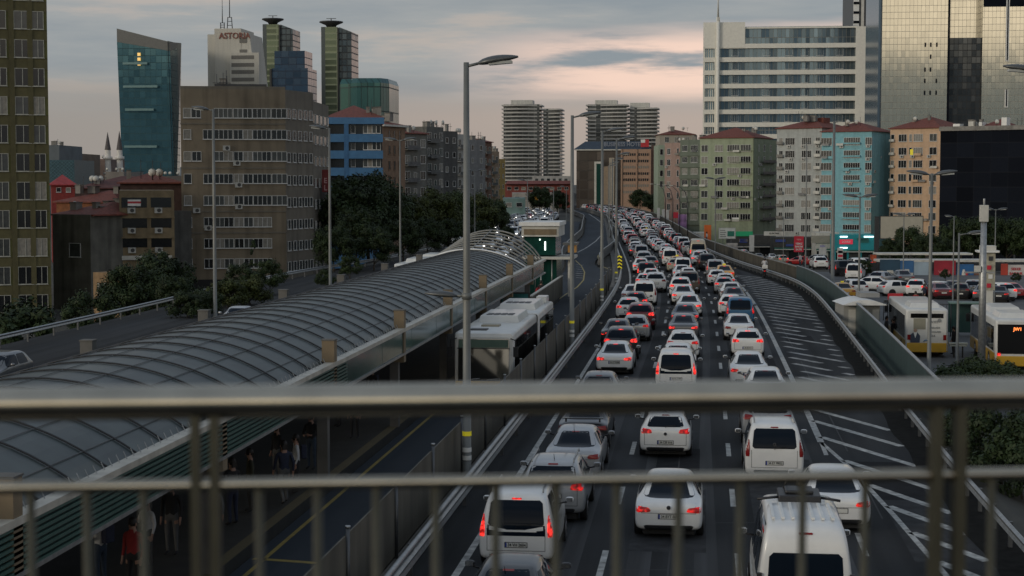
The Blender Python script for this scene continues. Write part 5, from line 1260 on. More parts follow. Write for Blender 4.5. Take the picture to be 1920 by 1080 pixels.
# --- distant left: twisted glass tower, minarets, low skyline
def hexloft(t, pts0, pts1, z0, z1, m, name='tower_body', n=1):
    a = MB(); a.ring([[(x, y, z0) for x, y in pts0], [(x, y, z1) for x, y in pts1]], m, smooth=False); return a.build(name, None, t)
gt_m = curtain('teal_curtain', (.055, .13, .16), (.03, .07, .08), 3.2, 3.7, .2, .08, .65, .009, .14)
t = thing('glass_tower', 'leaning teal glass tower with a sloping roofline behind the minarets', 'tower', tuple(XY(223, 900))[:2] + (-10,))
o0 = Vector(t.location)
def Q(px, d, py): q = XY(px, d); return (q.x - o0.x, q.y - o0.y, Z(py, d) + 10)
a = MB(); f = [Q(223, 900, 80), Q(322, 900, 97), Q(343, 925, 88), Q(318, 990, 80), Q(226, 990, 70)]; b_ = [Q(232, 900, 420), Q(328, 900, 420), Q(336, 925, 420), Q(318, 990, 420), Q(232, 990, 420)]
f[0] = Q(223, 900, 80); 
a.ring([b_, f], gt_m, smooth=False); a.build('tower_body', None, t)
hood = mat('tower_hood', (.16, .16, .15), .5, .3, var=.1); a = MB(); f2 = [Q(223, 900, 55), Q(322, 900, 80), Q(343, 925, 82), Q(320, 990, 80), Q(224, 990, 62)]
a.ring([[(x, y, z + .05) for x, y, z in f], f2], hood, smooth=False); a.build('roof_crown', None, t)
a = MB(); q0, q1 = Q(318, 899.5, 78), Q(326, 899.4, 430); q2, q3 = Q(333, 915, 430), Q(343.5, 924, 84); a.poly([(q1[0], q1[1] - .6, q1[2]), (q2[0], q2[1] - .6, q2[2]), (q3[0], q3[1] - .6, q3[2]), (q0[0], q0[1] - .6, q0[2])], mat('tower_edge', (.13, .15, .15), .3, .4)); a.build('corner_fin', None, t)
for y in (120, 163, 206, 275):
    x0 = 228 + (y - 60) * .02; q0, q1 = Q(x0 + R.uniform(0, 6), 898.8, y), Q(x0 + R.uniform(45, 90), 898.8, y); a = MB(); a.box(q0[0], q1[0], q0[1] - .3, q0[1], q0[2] - .6, q0[2] + .6, mat('pale_band', (.13, .22, .23), .3, .4)); a.build('pale_band', None, t)
for y in (103, 112, 121): q = Q(264, 898.5, y); a = MB(); a.box(q[0] - .8, q[0] + .8, q[1] - .4, q[1], q[2] - .8, q[2] + .8, mat('lit_window', (.6, .4, .1), .4, emit=(1, .62, .2), estr=.7)); a.build('lit_window', None, t)
minm = mat('minaret_stone', (.62, .60, .56), .7, var=.1); conem = mat('minaret_cone', (.07, .06, .06), .6)
for px, yt, lab in ((203, 248, 'slender pale minaret with a dark cone, the left one'), (225, 246, 'slender pale minaret with a dark cone, touching the glass tower')):
    d = 620; p = XY(px, d); t = thing('minaret', lab, 'minaret', (p.x, p.y, -10), 0, 'minarets of the mosque'); zt = Z(yt, d) + 10; zc = Z(281, d) + 10
    a = MB(); a.tube([(0, 0, 0), (0, 0, zc - 9), (0, 0, zc - 8.5), (0, 0, zc - 8.2), (0, 0, zc)], [1.5, 1.3, 1.9, 1.1, 1.0], 12, minm, smooth=False)
    for k in (3.2,): a.tube([(0, 0, zc - k - .6), (0, 0, zc - k), (0, 0, zc - k + .8)], [1.0, 1.7, 1.7], 12, minm)
    a.build('shaft', None, t); a = MB(); a.tube([(0, 0, zc), (0, 0, zt)], [1.15, .05], 12, conem, smooth=False); a.build('cone', None, t)
for (x0, x1, yt, d, c_, lab) in ((92, 112, 272, 560, (.12, .14, .15), 'small far grey building with a stepped top at the left'), (118, 150, 288, 600, (.16, .12, .09), 'far brown flat building before the minarets'), (150, 200, 298, 640, (.17, .12, .10), 'far low rose building beside the left minaret'), (198, 232, 322, 560, (.2, .18, .16), 'low pale building at the feet of the minarets'), (230, 345, 330, 520, (.10, .09, .085), 'low dark roofs at the foot of the glass tower')):
    t, L, h, dep = building('distant_building', lab, x0, d, x1, d, yt, -10, mat('distant_%d%d' % (x0, yt), c_, .85, var=.2, vscale=.2), 30); clutter(t, 0, L, 1, h, 6, x0)
t, L, h, dep = building('patterned_building', 'low teal building with a diamond lattice facade right of the olive tower', 93, 420, 140, 420, 300, -8, mat('teal_lattice_base', (.02, .07, .09), .4, var=.2), 20)
a = MB(); lt = mat('lattice', (.10, .20, .24), .4)
for k in range(-8, 12):
    for s_ in (1, -1):
        x0 = k * .9; x1 = x0 + s_ * 4.5; 
        for q in range(8):
            xa = x0 + (x1 - x0) * q / 8; xb = x0 + (x1 - x0) * (q + 1) / 8
            if 0 <= min(xa, xb) and max(xa, xb) <= L: a.tube([(xa, -.1, h - 4.4 + 4.2 * q / 8), (xb, -.1, h - 4.4 + 4.2 * (q + 1) / 8)], .05, 3, lt, cap=False)
a.build('lattice', None, t)
# --- white tower with sign
wt = mat('white_tower', (.50, .48, .42), .7, var=.06, streak=.12)
d = 950; t = thing('white_tower', 'pale stone tower with twin roof masts and a brown sign', 'tower', tuple(XY(392, d))[:2] + (-10,)); o0 = Vector(t.location); s = d / F
zf = lambda y: Z(y, d) + 10
a = MB(); a.box(0, 15 * s, 0, 25, 0, zf(66), wt); a.build('left_shaft', None, t)
a = MB(); a.box(15 * s + .1, 66 * s, -2, 25, 0, zf(56), wt); a.build('main_shaft', None, t)
a = MB(); a.poly([(66 * s + .1, -1.9, 0), (120 * s, -1.9, 0), (82 * s, -1.9, zf(66)), (66 * s + .1, -1.9, zf(63))], wt); a.poly([(120 * s, -1.9, 0), (120 * s, 25, 0), (82 * s, 25, zf(66)), (82 * s, -1.9, zf(66))], wt); a.poly([(66 * s + .1, -1.9, zf(63)), (82 * s, -1.9, zf(66)), (82 * s, 25, zf(66)), (66 * s + .1, 25, zf(63))], wt); a.build('slanted_shaft', None, t)
a = MB(); a.box(48 * s, 103 * s, -6, 0, 0, zf(102), wt); a.build('low_wing', None, t)
ag = mat('tower_louvre', (.14, .135, .12), .6)
for y in (107, 121, 134, 148, 160): a = MB(); a.box(51 * s, 94 * s, -6.1, -5.9, zf(y + 7), zf(y), ag); a.build('window_band', None, t)
for y in (73, 95): a = MB(); a.box(63 * s, 77 * s, -2.15, -2.0, zf(y + 10), zf(y), ag); a.build('louvre', None, t)
lettering('ASTORIA', 4.6, mat('sign_brown', (.20, .07, .05), .6), t, (54 * s, -2.3, zf(70)), name='sign_lettering', depth=.3, sx=.95)
for x, y0, y1 in ((26, 44, 0), (40, 34, -40)):
    a = MB()
    for k in (-1, 1):
        a.tube([((x + k * (5 if x > 30 else 3.5)) * s, 3, zf(56)), ((x + k * 3.5) * s, 3, zf(y0))], .28, 4, darkmetal)
    for q in range(4): z_ = zf(56 + (y0 - 56) * q / 3); a.tube([((x - 4.5) * s, 3, z_), ((x + 4.5) * s, 3, z_)], .22, 4, darkmetal); 
    a.tube([(x * s, 3, zf(y0)), (x * s, 3, zf(y1))], [.3, .12], 5, darkmetal); a.build('roof_mast', None, t)
# --- disc crowned twin towers
tg_m = curtain('green_curtain', (.10, .125, .08), (.22, .25, .17), 8, 3.9, .4, .15, .45, .03, .35, band=((.16, .19, .12), .35)); tb_m = curtain('steel_curtain', (.055, .075, .09), (.025, .03, .035), 3, 3.9, .5, .15, .5, .03, .3); ts_m = mat('steel_side', (.07, .085, .09), .35, .4)
for px, yt, yb, lab in ((495, 47, 0, 'steel and green glass tower with a flying disc crown, left twin'), (604, 52, 0, 'steel and green glass tower with a flying disc crown, right twin')):
    d = 1150 if px < 550 else 1050; s = d / F; t = thing('disc_tower', lab, 'tower', tuple(XY(px, d))[:2] + (-10,), 0, 'twin disc crowned towers'); zf = lambda y: Z(y, d) + 10
    a = MB(); a.box(0, 9 * s, 0, 20, 0, zf(yt), ts_m); a.build('steel_flank', None, t)
    a = MB(); a.box(9 * s, 32 * s, -2, 20, 0, zf(yt + 1), tg_m); a.build('green_shaft', None, t)
    a = MB(); a.box(32 * s, 34.5 * s, -2.5, 20, 0, zf(yt + 3), mat('dark_seam', (.015, .018, .02), .3)); a.build('dark_seam', None, t)
    a = MB(); a.poly([(34.5 * s, -1, 0), (58 * s, -1, 0), (58 * s, -1, zf(yt + 10)), (34.5 * s, -1, zf(yt + 1))], tb_m); a.poly([(58 * s, -1, 0), (58 * s, 20, 0), (58 * s, 20, zf(yt + 10)), (58 * s, -1, zf(yt + 10))], tb_m); a.poly([(34.5 * s, -1, zf(yt + 1)), (58 * s, -1, zf(yt + 10)), (58 * s, 20, zf(yt + 10)), (34.5 * s, 20, zf(yt + 1))], tb_m); a.build('blue_shaft', None, t)
    cxx = 14 * s; a = MB(); a.tube([(cxx, 8, zf(yt)), (cxx, 8, zf(yt - 5)), (cxx, 8, zf(yt - 10)), (cxx, 8, zf(yt - 12))], [2.5, 3.5, 7.4, 7.2], 24, darkmetal); a.build('disc_crown', None, t)
    a = MB(); a.tube([(cxx, 8, zf(yt - 12)), (cxx, 8, zf(yt - 17))], .3, 5, darkmetal); a.box(cxx - 3, cxx + 3, 7.8, 8.2, zf(yt - 18), zf(yt - 17), darkmetal); a.build('mast', None, t)
bl_m = curtain('navy_curtain', (.025, .055, .10), (.012, .025, .05), 4, 3.6, .3, .12, .45, .012, .2)
d = 880; s = d / F; t = thing('blue_glass_tower', 'stepped navy blue glass tower between the twin towers', 'tower', tuple(XY(508, d))[:2] + (-10,)); zf = lambda y: Z(y, d) + 10
a = MB(); a.box(6 * s, 64 * s, 3, 20, 0, zf(96), bl_m); a.build('upper_block', None, t); a = MB(); a.box(4 * s, 72 * s, 0, 20.5, 0, zf(129), bl_m); a.build('lower_block', None, t); a = MB(); a.box(0, 4 * s - .05, -1, 12, 0, zf(130), mat('dark_seam', (.015, .018, .02), .3)); a.build('dark_flank', None, t)
tl_m = curtain('aqua_curtain', (.04, .11, .105), (.015, .035, .035), 2.6, 9, .28, .12, .45, .015, .2)
d = 640; s = d / F; t = thing('teal_glass_building', 'rounded teal glass building with vertical ribs right of the right twin tower', 'building', tuple(XY(638, d))[:2] + (-10,)); zf = lambda y: Z(y, d) + 10
P_ = [(0, 0), (20, -1), (27, -5), (40, -7), (84, -6), (94, 0), (94, 20), (0, 20)]
a = MB(); a.ring([[(x * s, y, 0) for x, y in P_], [(x * s, y, zf(158)) for x, y in P_], [((47 + (x - 47) * .93) * s, y * .9 + 1, zf(149)) for x, y in P_]], tl_m, smooth=False); a.build('tower_body', None, t)
a = MB(); a.box(40 * s, 86 * s, -1.6, -1.2, zf(173), zf(170), black); a.build('dark_belt', None, t)
# --- banded twin towers in the centre
slabm = mat('slab_white', (.46, .45, .42), .6, var=.05); bt_m = curtain('banded_glass', (.055, .06, .06), (.16, .16, .15), 4.4, 3.6, .35, .2, .2, .02, .5)
def banded(label, px0, px1, d, parts, yb):
    s = d / F; t = thing('banded_tower', label, 'tower', tuple(XY(px0, d))[:2] + (-10,), 0, 'white banded towers in the distance'); zf = lambda y: Z(y, d) + 10
    for (x0, x1, yt, dy_) in parts:
        X0, X1 = (x0 - px0) * s, (x1 - px0) * s
        a = MB(); a.box(X0 + 1.5, X1 - 1.5, dy_ + 1.5, dy_ + 24, 0, zf(yt), bt_m); a.build('glass_body', None, t)
        n = 12; w = X1 - X0
        P_ = [(X0, dy_ + 26)] + [(X0 + w * k / n, dy_ + 1.6 * math.sin(k / n * 2 * PI + (x0 % 7))) for k in range(n + 1)] + [(X1, dy_ + 26)]
        a = MB(); a.ring([[(x, y, 0) for x, y in P_], [(x, y, .95) for x, y in P_]], slabm, smooth=False); me = a.mesh('floor_slab')
        y = yt
        while y < yb: put('floor_slab', me, t, (0, 0, zf(y) - 1.2)); y += 7.0
    return t, s
t, s = banded('white banded tower with wavy floor slabs left of the dark roofed office, nearer the middle', 940, 1053, 1300, [(940, 1015, 196, 0), (1014, 1053, 204, 3)], 345)
a = MB(); a.box(17 * s, 58 * s, 3, 18, Z(198, 1300) + 10, Z(188, 1300) + 10, offwhite); a.build('roof_block', None, t)
t, s = banded('pair of white banded towers rising above the dark roofed office', 1098, 1234, 1350, [(1098, 1177, 196, 0), (1176, 1234, 202, 4)], 300)
a = MB(); a.box(17 * s, 58 * s, 3, 18, Z(198, 1350) + 10, Z(188, 1350) + 10, offwhite); a.box(82 * s, 118 * s, 6, 20, Z(203, 1350) + 10, Z(193, 1350) + 10, offwhite); a.build('roof_block', None, t)
# --- dark roofed office in the middle
navym = mat('navy_roof', (.035, .055, .085), .6, var=.2); brn = curtain('brown_curtain', (.085, .07, .06), (.05, .042, .036), 3.0, 3.4, .3, .2, .35, .03, .35); pk = mat('salmon_render', (.36, .235, .165), .8, var=.1); 
d = 600; s = d / F; t = thing('office_block', 'broad office with brown glass, salmon window bays and a navy mansard roof', 'building', tuple(XY(1080, d))[:2] + (-4,)); zf = lambda y: Z(y, d) + 4
a = MB(); a.box(0, 84 * s, 2, 30, 0, zf(281), brn); a.build('glass_wing', None, t)
a = MB(); a.box(84 * s, 140 * s, 0, 30, 0, zf(280), pk); a.build('salmon_wing', None, t)
a = MB(); a.box(140 * s, 155 * s, 3, 30, 0, zf(272), mat('rose_side', (.24, .15, .12), .8)); a.build('side_wing', None, t)
a = MB(); a.box(-1, 140 * s, 1.5, 31, zf(280) + .01, zf(265), navym, top=(4, 2)); a.build('mansard_roof', navym, t)
a = MB(); a.box(-.5, 84 * s, 1.4, 2, zf(282), zf(280), offwhite); a.build('cornice', None, t)
a = MB(); a.box(34 * s, 50 * s, .9, 2, 0, zf(303), offwhite); a.box(38 * s, 46 * s, .6, .9, 0, zf(307), dgreen); a.build('green_stair_glass', None, t)
for y in (290, 302, 313.5, 325.5, 337, 348, 360):
    for x0 in (88, 116):
        for k in range(6): 
            fm, pm = wmesh(.62, 1.0, 1, pk); put('window', pm, t, ((x0 + 1.8 + k * 4) * s, -.05, zf(y)), mats=[wdark if y < 310 or 320 < y < 342 else wcur])
a = MB(); a.box(84 * s, 86.5 * s, -.4, 0, 0, zf(280), pk); a.box(112 * s, 114.5 * s, -.4, 0, 0, zf(280), pk); a.box(137 * s, 140 * s, -.4, 0, 0, zf(280), pk); a.build('pilaster', None, t)
a = MB(); a.box(52 * s, 72 * s, -.5, 2, 0, zf(312), mat('tan_bay', (.26, .20, .14), .8)); a.box(62 * s, 72 * s, -1, -.5, 0, zf(296), mat('tan_bay_pale', (.33, .29, .23), .8)); a.build('tan_bays', None, t)
a = MB(); a.box(121 * s, 136 * s, 0, .6, zf(276), zf(262), redpaint); a.box(121 * s, 129 * s, -.1, 0, zf(268), zf(262), white); a.build('roof_banner', None, t)
lettering('BUSINESS HOTEL', 2.0, mat('roof_sign_grey', (.20, .22, .26), .6), t, (88 * s, 1.2, zf(271)), name='roof_lettering', depth=.1, sx=.9)
# --- low market buildings left of centre
for (x0, x1, yt, d, c_, lab, roofc) in ((947, 1075, 345, 620, (.20, .05, .04), 'low market hall with a red brown roof under the banded tower', None), (1000, 1076, 330, 760, (.36, .35, .33), 'white low hall with a row of dark openings', None), (960, 1048, 362, 520, (.32, .30, .27), 'pale low building with an orange poster', None), (943, 985, 372, 430, (.17, .26, .24), 'small pale green shop beside the yellow house', None)):
    t, L, h, dep = building('low_hall', lab, x0, d, x1, d, yt, -5, mat('low_%d' % x0, c_, .8, var=.25, vscale=.4), 30)
    for k in range(int(L / 2.6)): window(t, 1.5 + k * 2.6, h - 1.6, 1.5, 1.1, 1)
    if x0 == 960: a = MB(); a.box(L * .42, L * .55, -.3, 0, h - 3.2, h - .3, mat('poster_orange', (.6, .3, .03), .5)); a.build('poster', None, t)
    if x0 == 947: a = MB(); a.box(0, L, -2, 10, h, h + 1.2, mat('rust_roof', (.17, .05, .04), .8, var=.3), top=(1, 4)); a.build('roof', None, t)
# hills on the horizon
a = MB()
for k in range(40):
    x0, x1 = -2600 + k * 110, -2490 + k * 110; f_ = lambda x: 22 + 20 * math.sin(x / 330.0) + 10 * math.sin(x / 120.0 + 1)
    a.poly([(x0, 4300, -20), (x1, 4300, -20), (x1, 4700, f_(x1)), (x0, 4700, f_(x0))], None, True)
struct(a.build('far_hills', mat('far_hill', (.10, .12, .13), .95, var=.2, vscale=.01)))
# ------------------------------------------------------------------ right side apartments
def flats(name, label, px0, d0, px1, d1, ytop, m, rowsy, cols_, depth=14, hh=1.62, roof=True, rh=2.4, z0=-6.8, fr=None, side=None, curt=None, wing=False):
    t, L, h, dep = building(name, label, px0, d0, px1, d1, ytop, z0, m, depth, wing=wing); dm = (d0 + d1) / 2; cnt = 0
    for y in rowsy:
        for px, wpx, n in cols_:
            w = wpx * dm / F; window(t, (px - px0) / (px1 - px0) * L, Z(y, dm) - z0, w, hh, n, fr=fr, pane=(curt if R.random() < .3 else None)); cnt += 1
    r9 = random.Random(int(px0))
    for k in range(int(len(rowsy) * L / 9)):
        y = r9.choice(rowsy) if rowsy else 0; u = r9.uniform(.6, L - .6)
        if r9.random() < .6: acunit(t, u, Z(y, dm) - z0 - 1.45)
        else:
            c_ = r9.choice((.35, .5)); a = MB(); a.box(u - .8, u + .8, -.5, -.02, Z(y, dm) - z0 - 1.0, Z(y, dm) - z0 - .93, m); a.box(u - .8, u + .8, -.52, -.47, Z(y, dm) - z0 - .93, Z(y, dm) - z0 - .45, r9.choice([offwhite, steelgrey, m, wcur])); a.build('balcony', None, t)
    if roof: hip(t, 0, L, 0, depth, h, rh)
    return t, L, h, dm
grn = mat('pale_green_render', (.30, .345, .235), .8, var=.1, streak=.25); dgr = mat('dark_green_render', (.13, .155, .12), .8, var=.12, streak=.2); gry = mat('grey_render', (.38, .40, .385), .8, var=.1, streak=.25)
tur = mat('turquoise_render', (.20, .42, .47), .8, var=.1, streak=.2); pch = mat('apricot_render', (.56, .385, .25), .8, var=.1, streak=.2); pinkm = mat('pink_render', (.32, .225, .19), .8, var=.12, streak=.25)
def bands(t, L, rows_, dm, m, z0=-6.8, x0=0, x1=None, hz=.9, dy_=-.25, nm='balcony_front'):
    for y in rows_:
        z = Z(y, dm) - z0; a = MB(); a.box(x0, x1 if x1 is not None else L, dy_, 0, z, z + hz, m); a.build(nm, None, t)
# behind row: cream far buildings
t, L, h, dm = flats('cream_block', 'cream block with a stepped top behind the pink house', 1236, 520, 1302, 520, 252, mat('cream_far', (.33, .30, .25), .8, var=.1), (262, 276), [(1250, 8, 2), (1268, 8, 2), (1288, 8, 2)], rh=1.6)
clutter(t, 2, L - 2, 2, h + 1, 6, 71)
t, L, h, dm = flats('mint_house', 'thin mint green slab left of the pink house', 1234, 452, 1247, 452, 272, mat('mint_render', (.27, .33, .25), .8), (285, 305, 325, 345), [(1240, 6, 1)], roof=False)
t, L, h, dm = flats('pink_house', 'faded pink apartment house left of the dark green block', 1246, 445, 1276, 440, 268, pinkm, (284, 304.5, 325, 346, 367, 388), [(1254, 9, 2), (1271, 5, 1)], roof=False); clutter(t, 0, L, 1, h, 4, 72)
R_g = [(278), (299.5), (321), (342.5), (364), (385.5), (407)]
t, L, h, dm = flats('dark_green_flats', 'dark green apartment block with continuous white windows', 1275, 425, 1314, 420, 262, dgr, R_g, [(1284, 13, 4), (1302, 17, 5)], roof=False, hh=1.5)
bands(t, L, [y + 14.5 for y in R_g], dm, dgr, hz=1.05, dy_=-.35); clutter(t, 0, L, 1, h, 4, 73)
t, L, h, dm = flats('green_flats', 'pale green apartment block under a low red tiled roof', 1312, 412, 1412, 406, 258, grn, R_g, [(1321, 13, 2), (1348, 16, 3), (1375, 24, 5), (1398, 20, 4)], rh=2.6, side=1)
a = MB(); a.box(0, L * .28, -.3, 0, h, h - .01, grn); 
bands(t, L, [y + 5 for y in R_g], dm, grn, x0=L * .56, x1=L * .98, hz=.08, dy_=-.5, nm='ledge'); clutter(t, 6, L, 2, h + 1.2, 6, 74)
a = MB(); a.box(L * .62, L * .75, -.2, -.1, Z(411, dm) + 6.8 - .5, Z(411, dm) + 6.8 + .4, white); a.build('banner', None, t)
# oblique right wing of the green block
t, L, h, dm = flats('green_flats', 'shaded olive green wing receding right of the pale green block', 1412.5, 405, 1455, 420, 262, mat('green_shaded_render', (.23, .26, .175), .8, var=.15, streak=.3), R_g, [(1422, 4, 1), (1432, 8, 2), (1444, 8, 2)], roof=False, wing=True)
for y in R_g[1:]: a = MB(); z = Z(y + 6, dm) + 6.8; a.box(L * .3, L * .9, -.8, 0, z, z + .1, concrete_dark); a.box(L * .3, L * .9, -.8, -.75, z, z + .7, steelgrey); a.build('balcony', None, t)
R_y = [265, 289, 312, 335, 358, 382, 405, 428]
t, L, h, dm = flats('grey_flats', 'pale grey apartment block left of the turquoise one', 1456, 385, 1540, 378, 240, gry, R_y, [(1464, 8, 2), (1481, 20, 5), (1512, 20, 5), (1533, 9, 2)], rh=2.2)
for y in R_y:
    z = Z(y + 6, dm) + 6.8
    a = MB(); a.box(L * .02, L * .16, -.6, 0, z, z + .1, concrete); a.box(L * .02, L * .16, -.6, -.56, z, z + .7, concrete); a.build('balcony', None, t)
    a = MB(); a.box(L * .86, L * 1.0, -.8, 0, z, z + .1, concrete); a.box(L * .86, L * 1.0, -.8, -.74, z, z + .75, offwhite); a.build('balcony', None, t)
clutter(t, 4, L - 3, 2, h + 1.5, 12, 75)
a = MB(); a.box(L * .45, L * .75, 6, 9, h, h + 2.4, tilemat); a.build('roof_storey', None, t)
t, L, h, dm = flats('turquoise_flats', 'turquoise apartment block with a dark blank corner and red roof', 1540, 376, 1634, 370, 246, tur, R_y, [(1549, 22, 4), (1597, 32, 7), (1628, 13, 3)], rh=2.2)
bands(t, L, [y + 5.5 for y in R_y], dm, tur, x0=L * .42, x1=L * .78, hz=.35, dy_=-.5, nm='bay_sill')
for k, y in enumerate(R_y[:6]): acunit(t, L * .98 - .6, Z(y + 12, dm) + 6.8)
clutter(t, 3, L - 3, 2, h + 1.2, 5, 76)
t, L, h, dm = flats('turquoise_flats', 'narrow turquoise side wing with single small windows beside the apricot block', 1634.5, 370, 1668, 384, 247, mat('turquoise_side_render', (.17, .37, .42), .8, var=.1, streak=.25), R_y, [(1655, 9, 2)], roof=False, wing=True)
t, L, h, dm = flats('apricot_flats', 'apricot apartment block beside the black hall', 1668, 374, 1762, 366, 240, pch, [258.5, 283.5, 307.5, 333, 356.5, 382, 405.5, 430], [(1673, 7, 1), (1692, 17, 3), (1707, 6, 1), (1721, 19, 4), (1749, 15, 2)], rh=2.6, side=1)
a = MB(); a.box(L * .41, L * .47, -.12, -.05, Z(290, dm) + 6.8 - .1, Z(280, dm) + 6.8, yel); a.build('yellow_towel', None, t)
for y in [258.5, 283.5, 307.5, 333, 356.5, 382, 405.5]: a = MB(); z = Z(y + 7, dm) + 6.8; a.box(.02, L * .1, -.6, 0, z, z + .1, offwhite); a.box(.02, L * .1, -.6, -.56, z, z + .6, offwhite); a.build('balcony', None, t)
clutter(t, 3, L - 3, 2, h + 1.2, 4, 77)
blk = mat('black_cladding', (.006, .008, .013), .8, spec=.08, var=.3, vscale=.2); blkp = curtain('black_panels', (.007, .009, .014), (.012, .014, .019), 3.6, 3.0, .06, .8, 0, .01, .4); blkp.node_tree.nodes['Principled BSDF'].inputs['Specular IOR Level'].default_value = .06
t, L, h, dm = flats('black_hall', 'huge black clad hall at the right edge with white plant on its roof', 1762, 352, 2100, 330, 243, blkp, [], [], depth=40, roof=False)
a = MB(); a.box(-.2, L, -.3, .2, h + .01, h + .9, concrete); a.build('parapet', None, t)
a = MB(); a.box(L * .05, L * .09, 2, 4, h, h + 1.5, white); a.box(L * .14, L * .17, 2, 4, h, h + 1.9, offwhite); a.box(L * .19, L * .21, 3, 5, h, h + 1.8, white); a.box(L * .33, L * .36, 2, 4, h, h + 2.6, white); a.box(L * .1, L * .3, 6, 9, h, h + 1.7, offwhite); a.build('roof_plant', None, t); hip(t, L * .2, L * .33, 4, 12, h + .9, 1.6); clutter(t, 2, L * .5, 2, h + .9, 10, 78)
# --- banded white hotel behind
hw = mat('hotel_white', (.76, .74, .66), .6, var=.06); hg = curtain('hotel_glass', (.12, .17, .21), (.20, .20, .18), 1.3, 30, .12, .08, .6, .03, .3)
d = 560; s = d / F; t = thing('banded_hotel', 'long cream hotel with ribbon windows and a tall roof mast', 'building', tuple(XY(1318, d))[:2] + (-4,)); zf = lambda y: Z(y, d) + 4
a = MB(); a.box(0, 283 * s, 1, 30, 0, zf(52), hg); a.build('glass_core', None, t)
a = MB(); a.box(-.2, 76 * s, -.36, 30, zf(91), zf(44), hw); a.build('upper_wall', None, t)
a = MB(); a.box(76 * s, 283 * s, .2, 1, zf(56), zf(53), hw); a.build('roof_trim', None, t)
a = MB(); a.box(279 * s, 327 * s, -.5, 30, 0, zf(54), hw); a.build('end_tower', None, t)
for y in (84, 109, 133, 158, 182, 206, 230, 252): a = MB(); a.box(-.2, 279 * s, -.3, 1, zf(y + 8.5), zf(y), hw); a.build('floor_band', None, t)
a = MB(); a.box(-.2, 2 * s, -.25, 1, 0, zf(84), hw); a.box(20 * s, 27 * s, -.32, 1, 0, zf(84), hw); a.build('pier', None, t)
fm, pm = wmesh(2.4, 2.2, 2); 
for y in (100, 125, 150, 174, 198, 222, 246):
    for x in (58, 116, 157, 186, 214, 250): put('window', fm, t, (x * s, .92, zf(y)))
    for k in range(3): a = MB()
a = MB()
for y in (84, 109, 133, 158, 182, 206, 230):
    for k in range(4): a.box((4 + k * 4.2) * s, (5 + k * 4.2) * s, .7, 1, zf(y + 25), zf(y + 8.6), hw)
a.build('fins', None, t)
a = MB(); a.tube([(26 * s, -1, 0), (26 * s, -1, zf(35))], .6, 8, hw); a.tube([(26 * s, -1, zf(35)), (26 * s, -1, zf(-8))], [.35, .2], 8, offwhite); a.box(24.5 * s, 29.5 * s, -1.6, -.4, zf(42), zf(35), offwhite); a.build('roof_mast', None, t)
# --- glass skyscrapers at the right
gold = curtain('bronze_curtain', (.54, .50, .42), (.30, .28, .24), 1.05, 1.75, .06, .08, .88, .003, .05)
gold2 = curtain('smoke_curtain', (.045, .05, .055), (.03, .03, .03), 1.2, 1.75, .13, .08, .5, .02, .2)
d = 470; s = d / F; t = thing('skyscraper', 'bronze glass skyscraper filling the top right corner, with a dark recess', 'tower', tuple(XY(1650, d))[:2] + (-4,)); zf = lambda y: Z(y, d) + 4
a = MB(); a.box(0, 120 * s, 0, 40, 0, zf(-160), gold); a.build('left_shaft', None, t)
a = MB(); a.box(-5 * s, -.05, 2, 40, 0, zf(-160), mat('corner_blue', (.07, .11, .16), .2, .5)); a.build('corner_fin', None, t)
a = MB(); a.box(120 * s + .02, 183 * s, 6, 38, 0, zf(-160), gold); a.box(121 * s, 183 * s, 1, 5.9, 0, zf(73), gold2); a.build('recess', None, t)
a = MB(); a.box(120 * s + .05, 124 * s, -.2, 5.98, 0, zf(-160), blk); a.build('dark_seam', None, t)
a = MB(); a.box(183 * s + .02, 330 * s, 0, 40, 0, zf(-160), gold); a.build('right_shaft', None, t)
a = MB(); a.box(184 * s, 260 * s, -.2, -.02, zf(17), zf(-30), blk); a.build('dark_opening', None, t)
for y0, y1 in ((-30, 118), (170, 203)): a = MB(); a.box(225 * s, 231 * s, -.35, -.05, zf(y1), zf(y0), white); a.box(227 * s, 229 * s, -.45, -.36, zf(y1 - 2), zf(y0), blk); a.build('vertical_light_slot', None, t)
a = MB()
r = random.Random(5)
for y in (86, 108, 132, 153, 175):
    for x in (80, 90, 101): 
        if r.random() < .85: a.box((x - 2) * s, (x + 1) * s, -.06, -.02, zf(y + 4), zf(y - 4), blk)
a.build('open_vents', None, t)
t, L, h, dep = building('slim_tower', 'slim dark and white slatted tower behind the right end of the hotel', 1596, 620, 1648, 620, -60, -4, mat('slate_dark', (.05, .055, .06), .4, .2), 20)
a = MB(); a.box(0, L * .2, -.3, 0, 0, h, white); a.box(L * .28, L * .38, -.35, 0, 0, h, offwhite); a.build('white_pier', None, t)
a = MB()
for k in range(30): a.box(0, L * .2, -.5, -.3, h - k * 3.4, h - k * 3.4 + .9, blk)
a.build('slats', None, t)
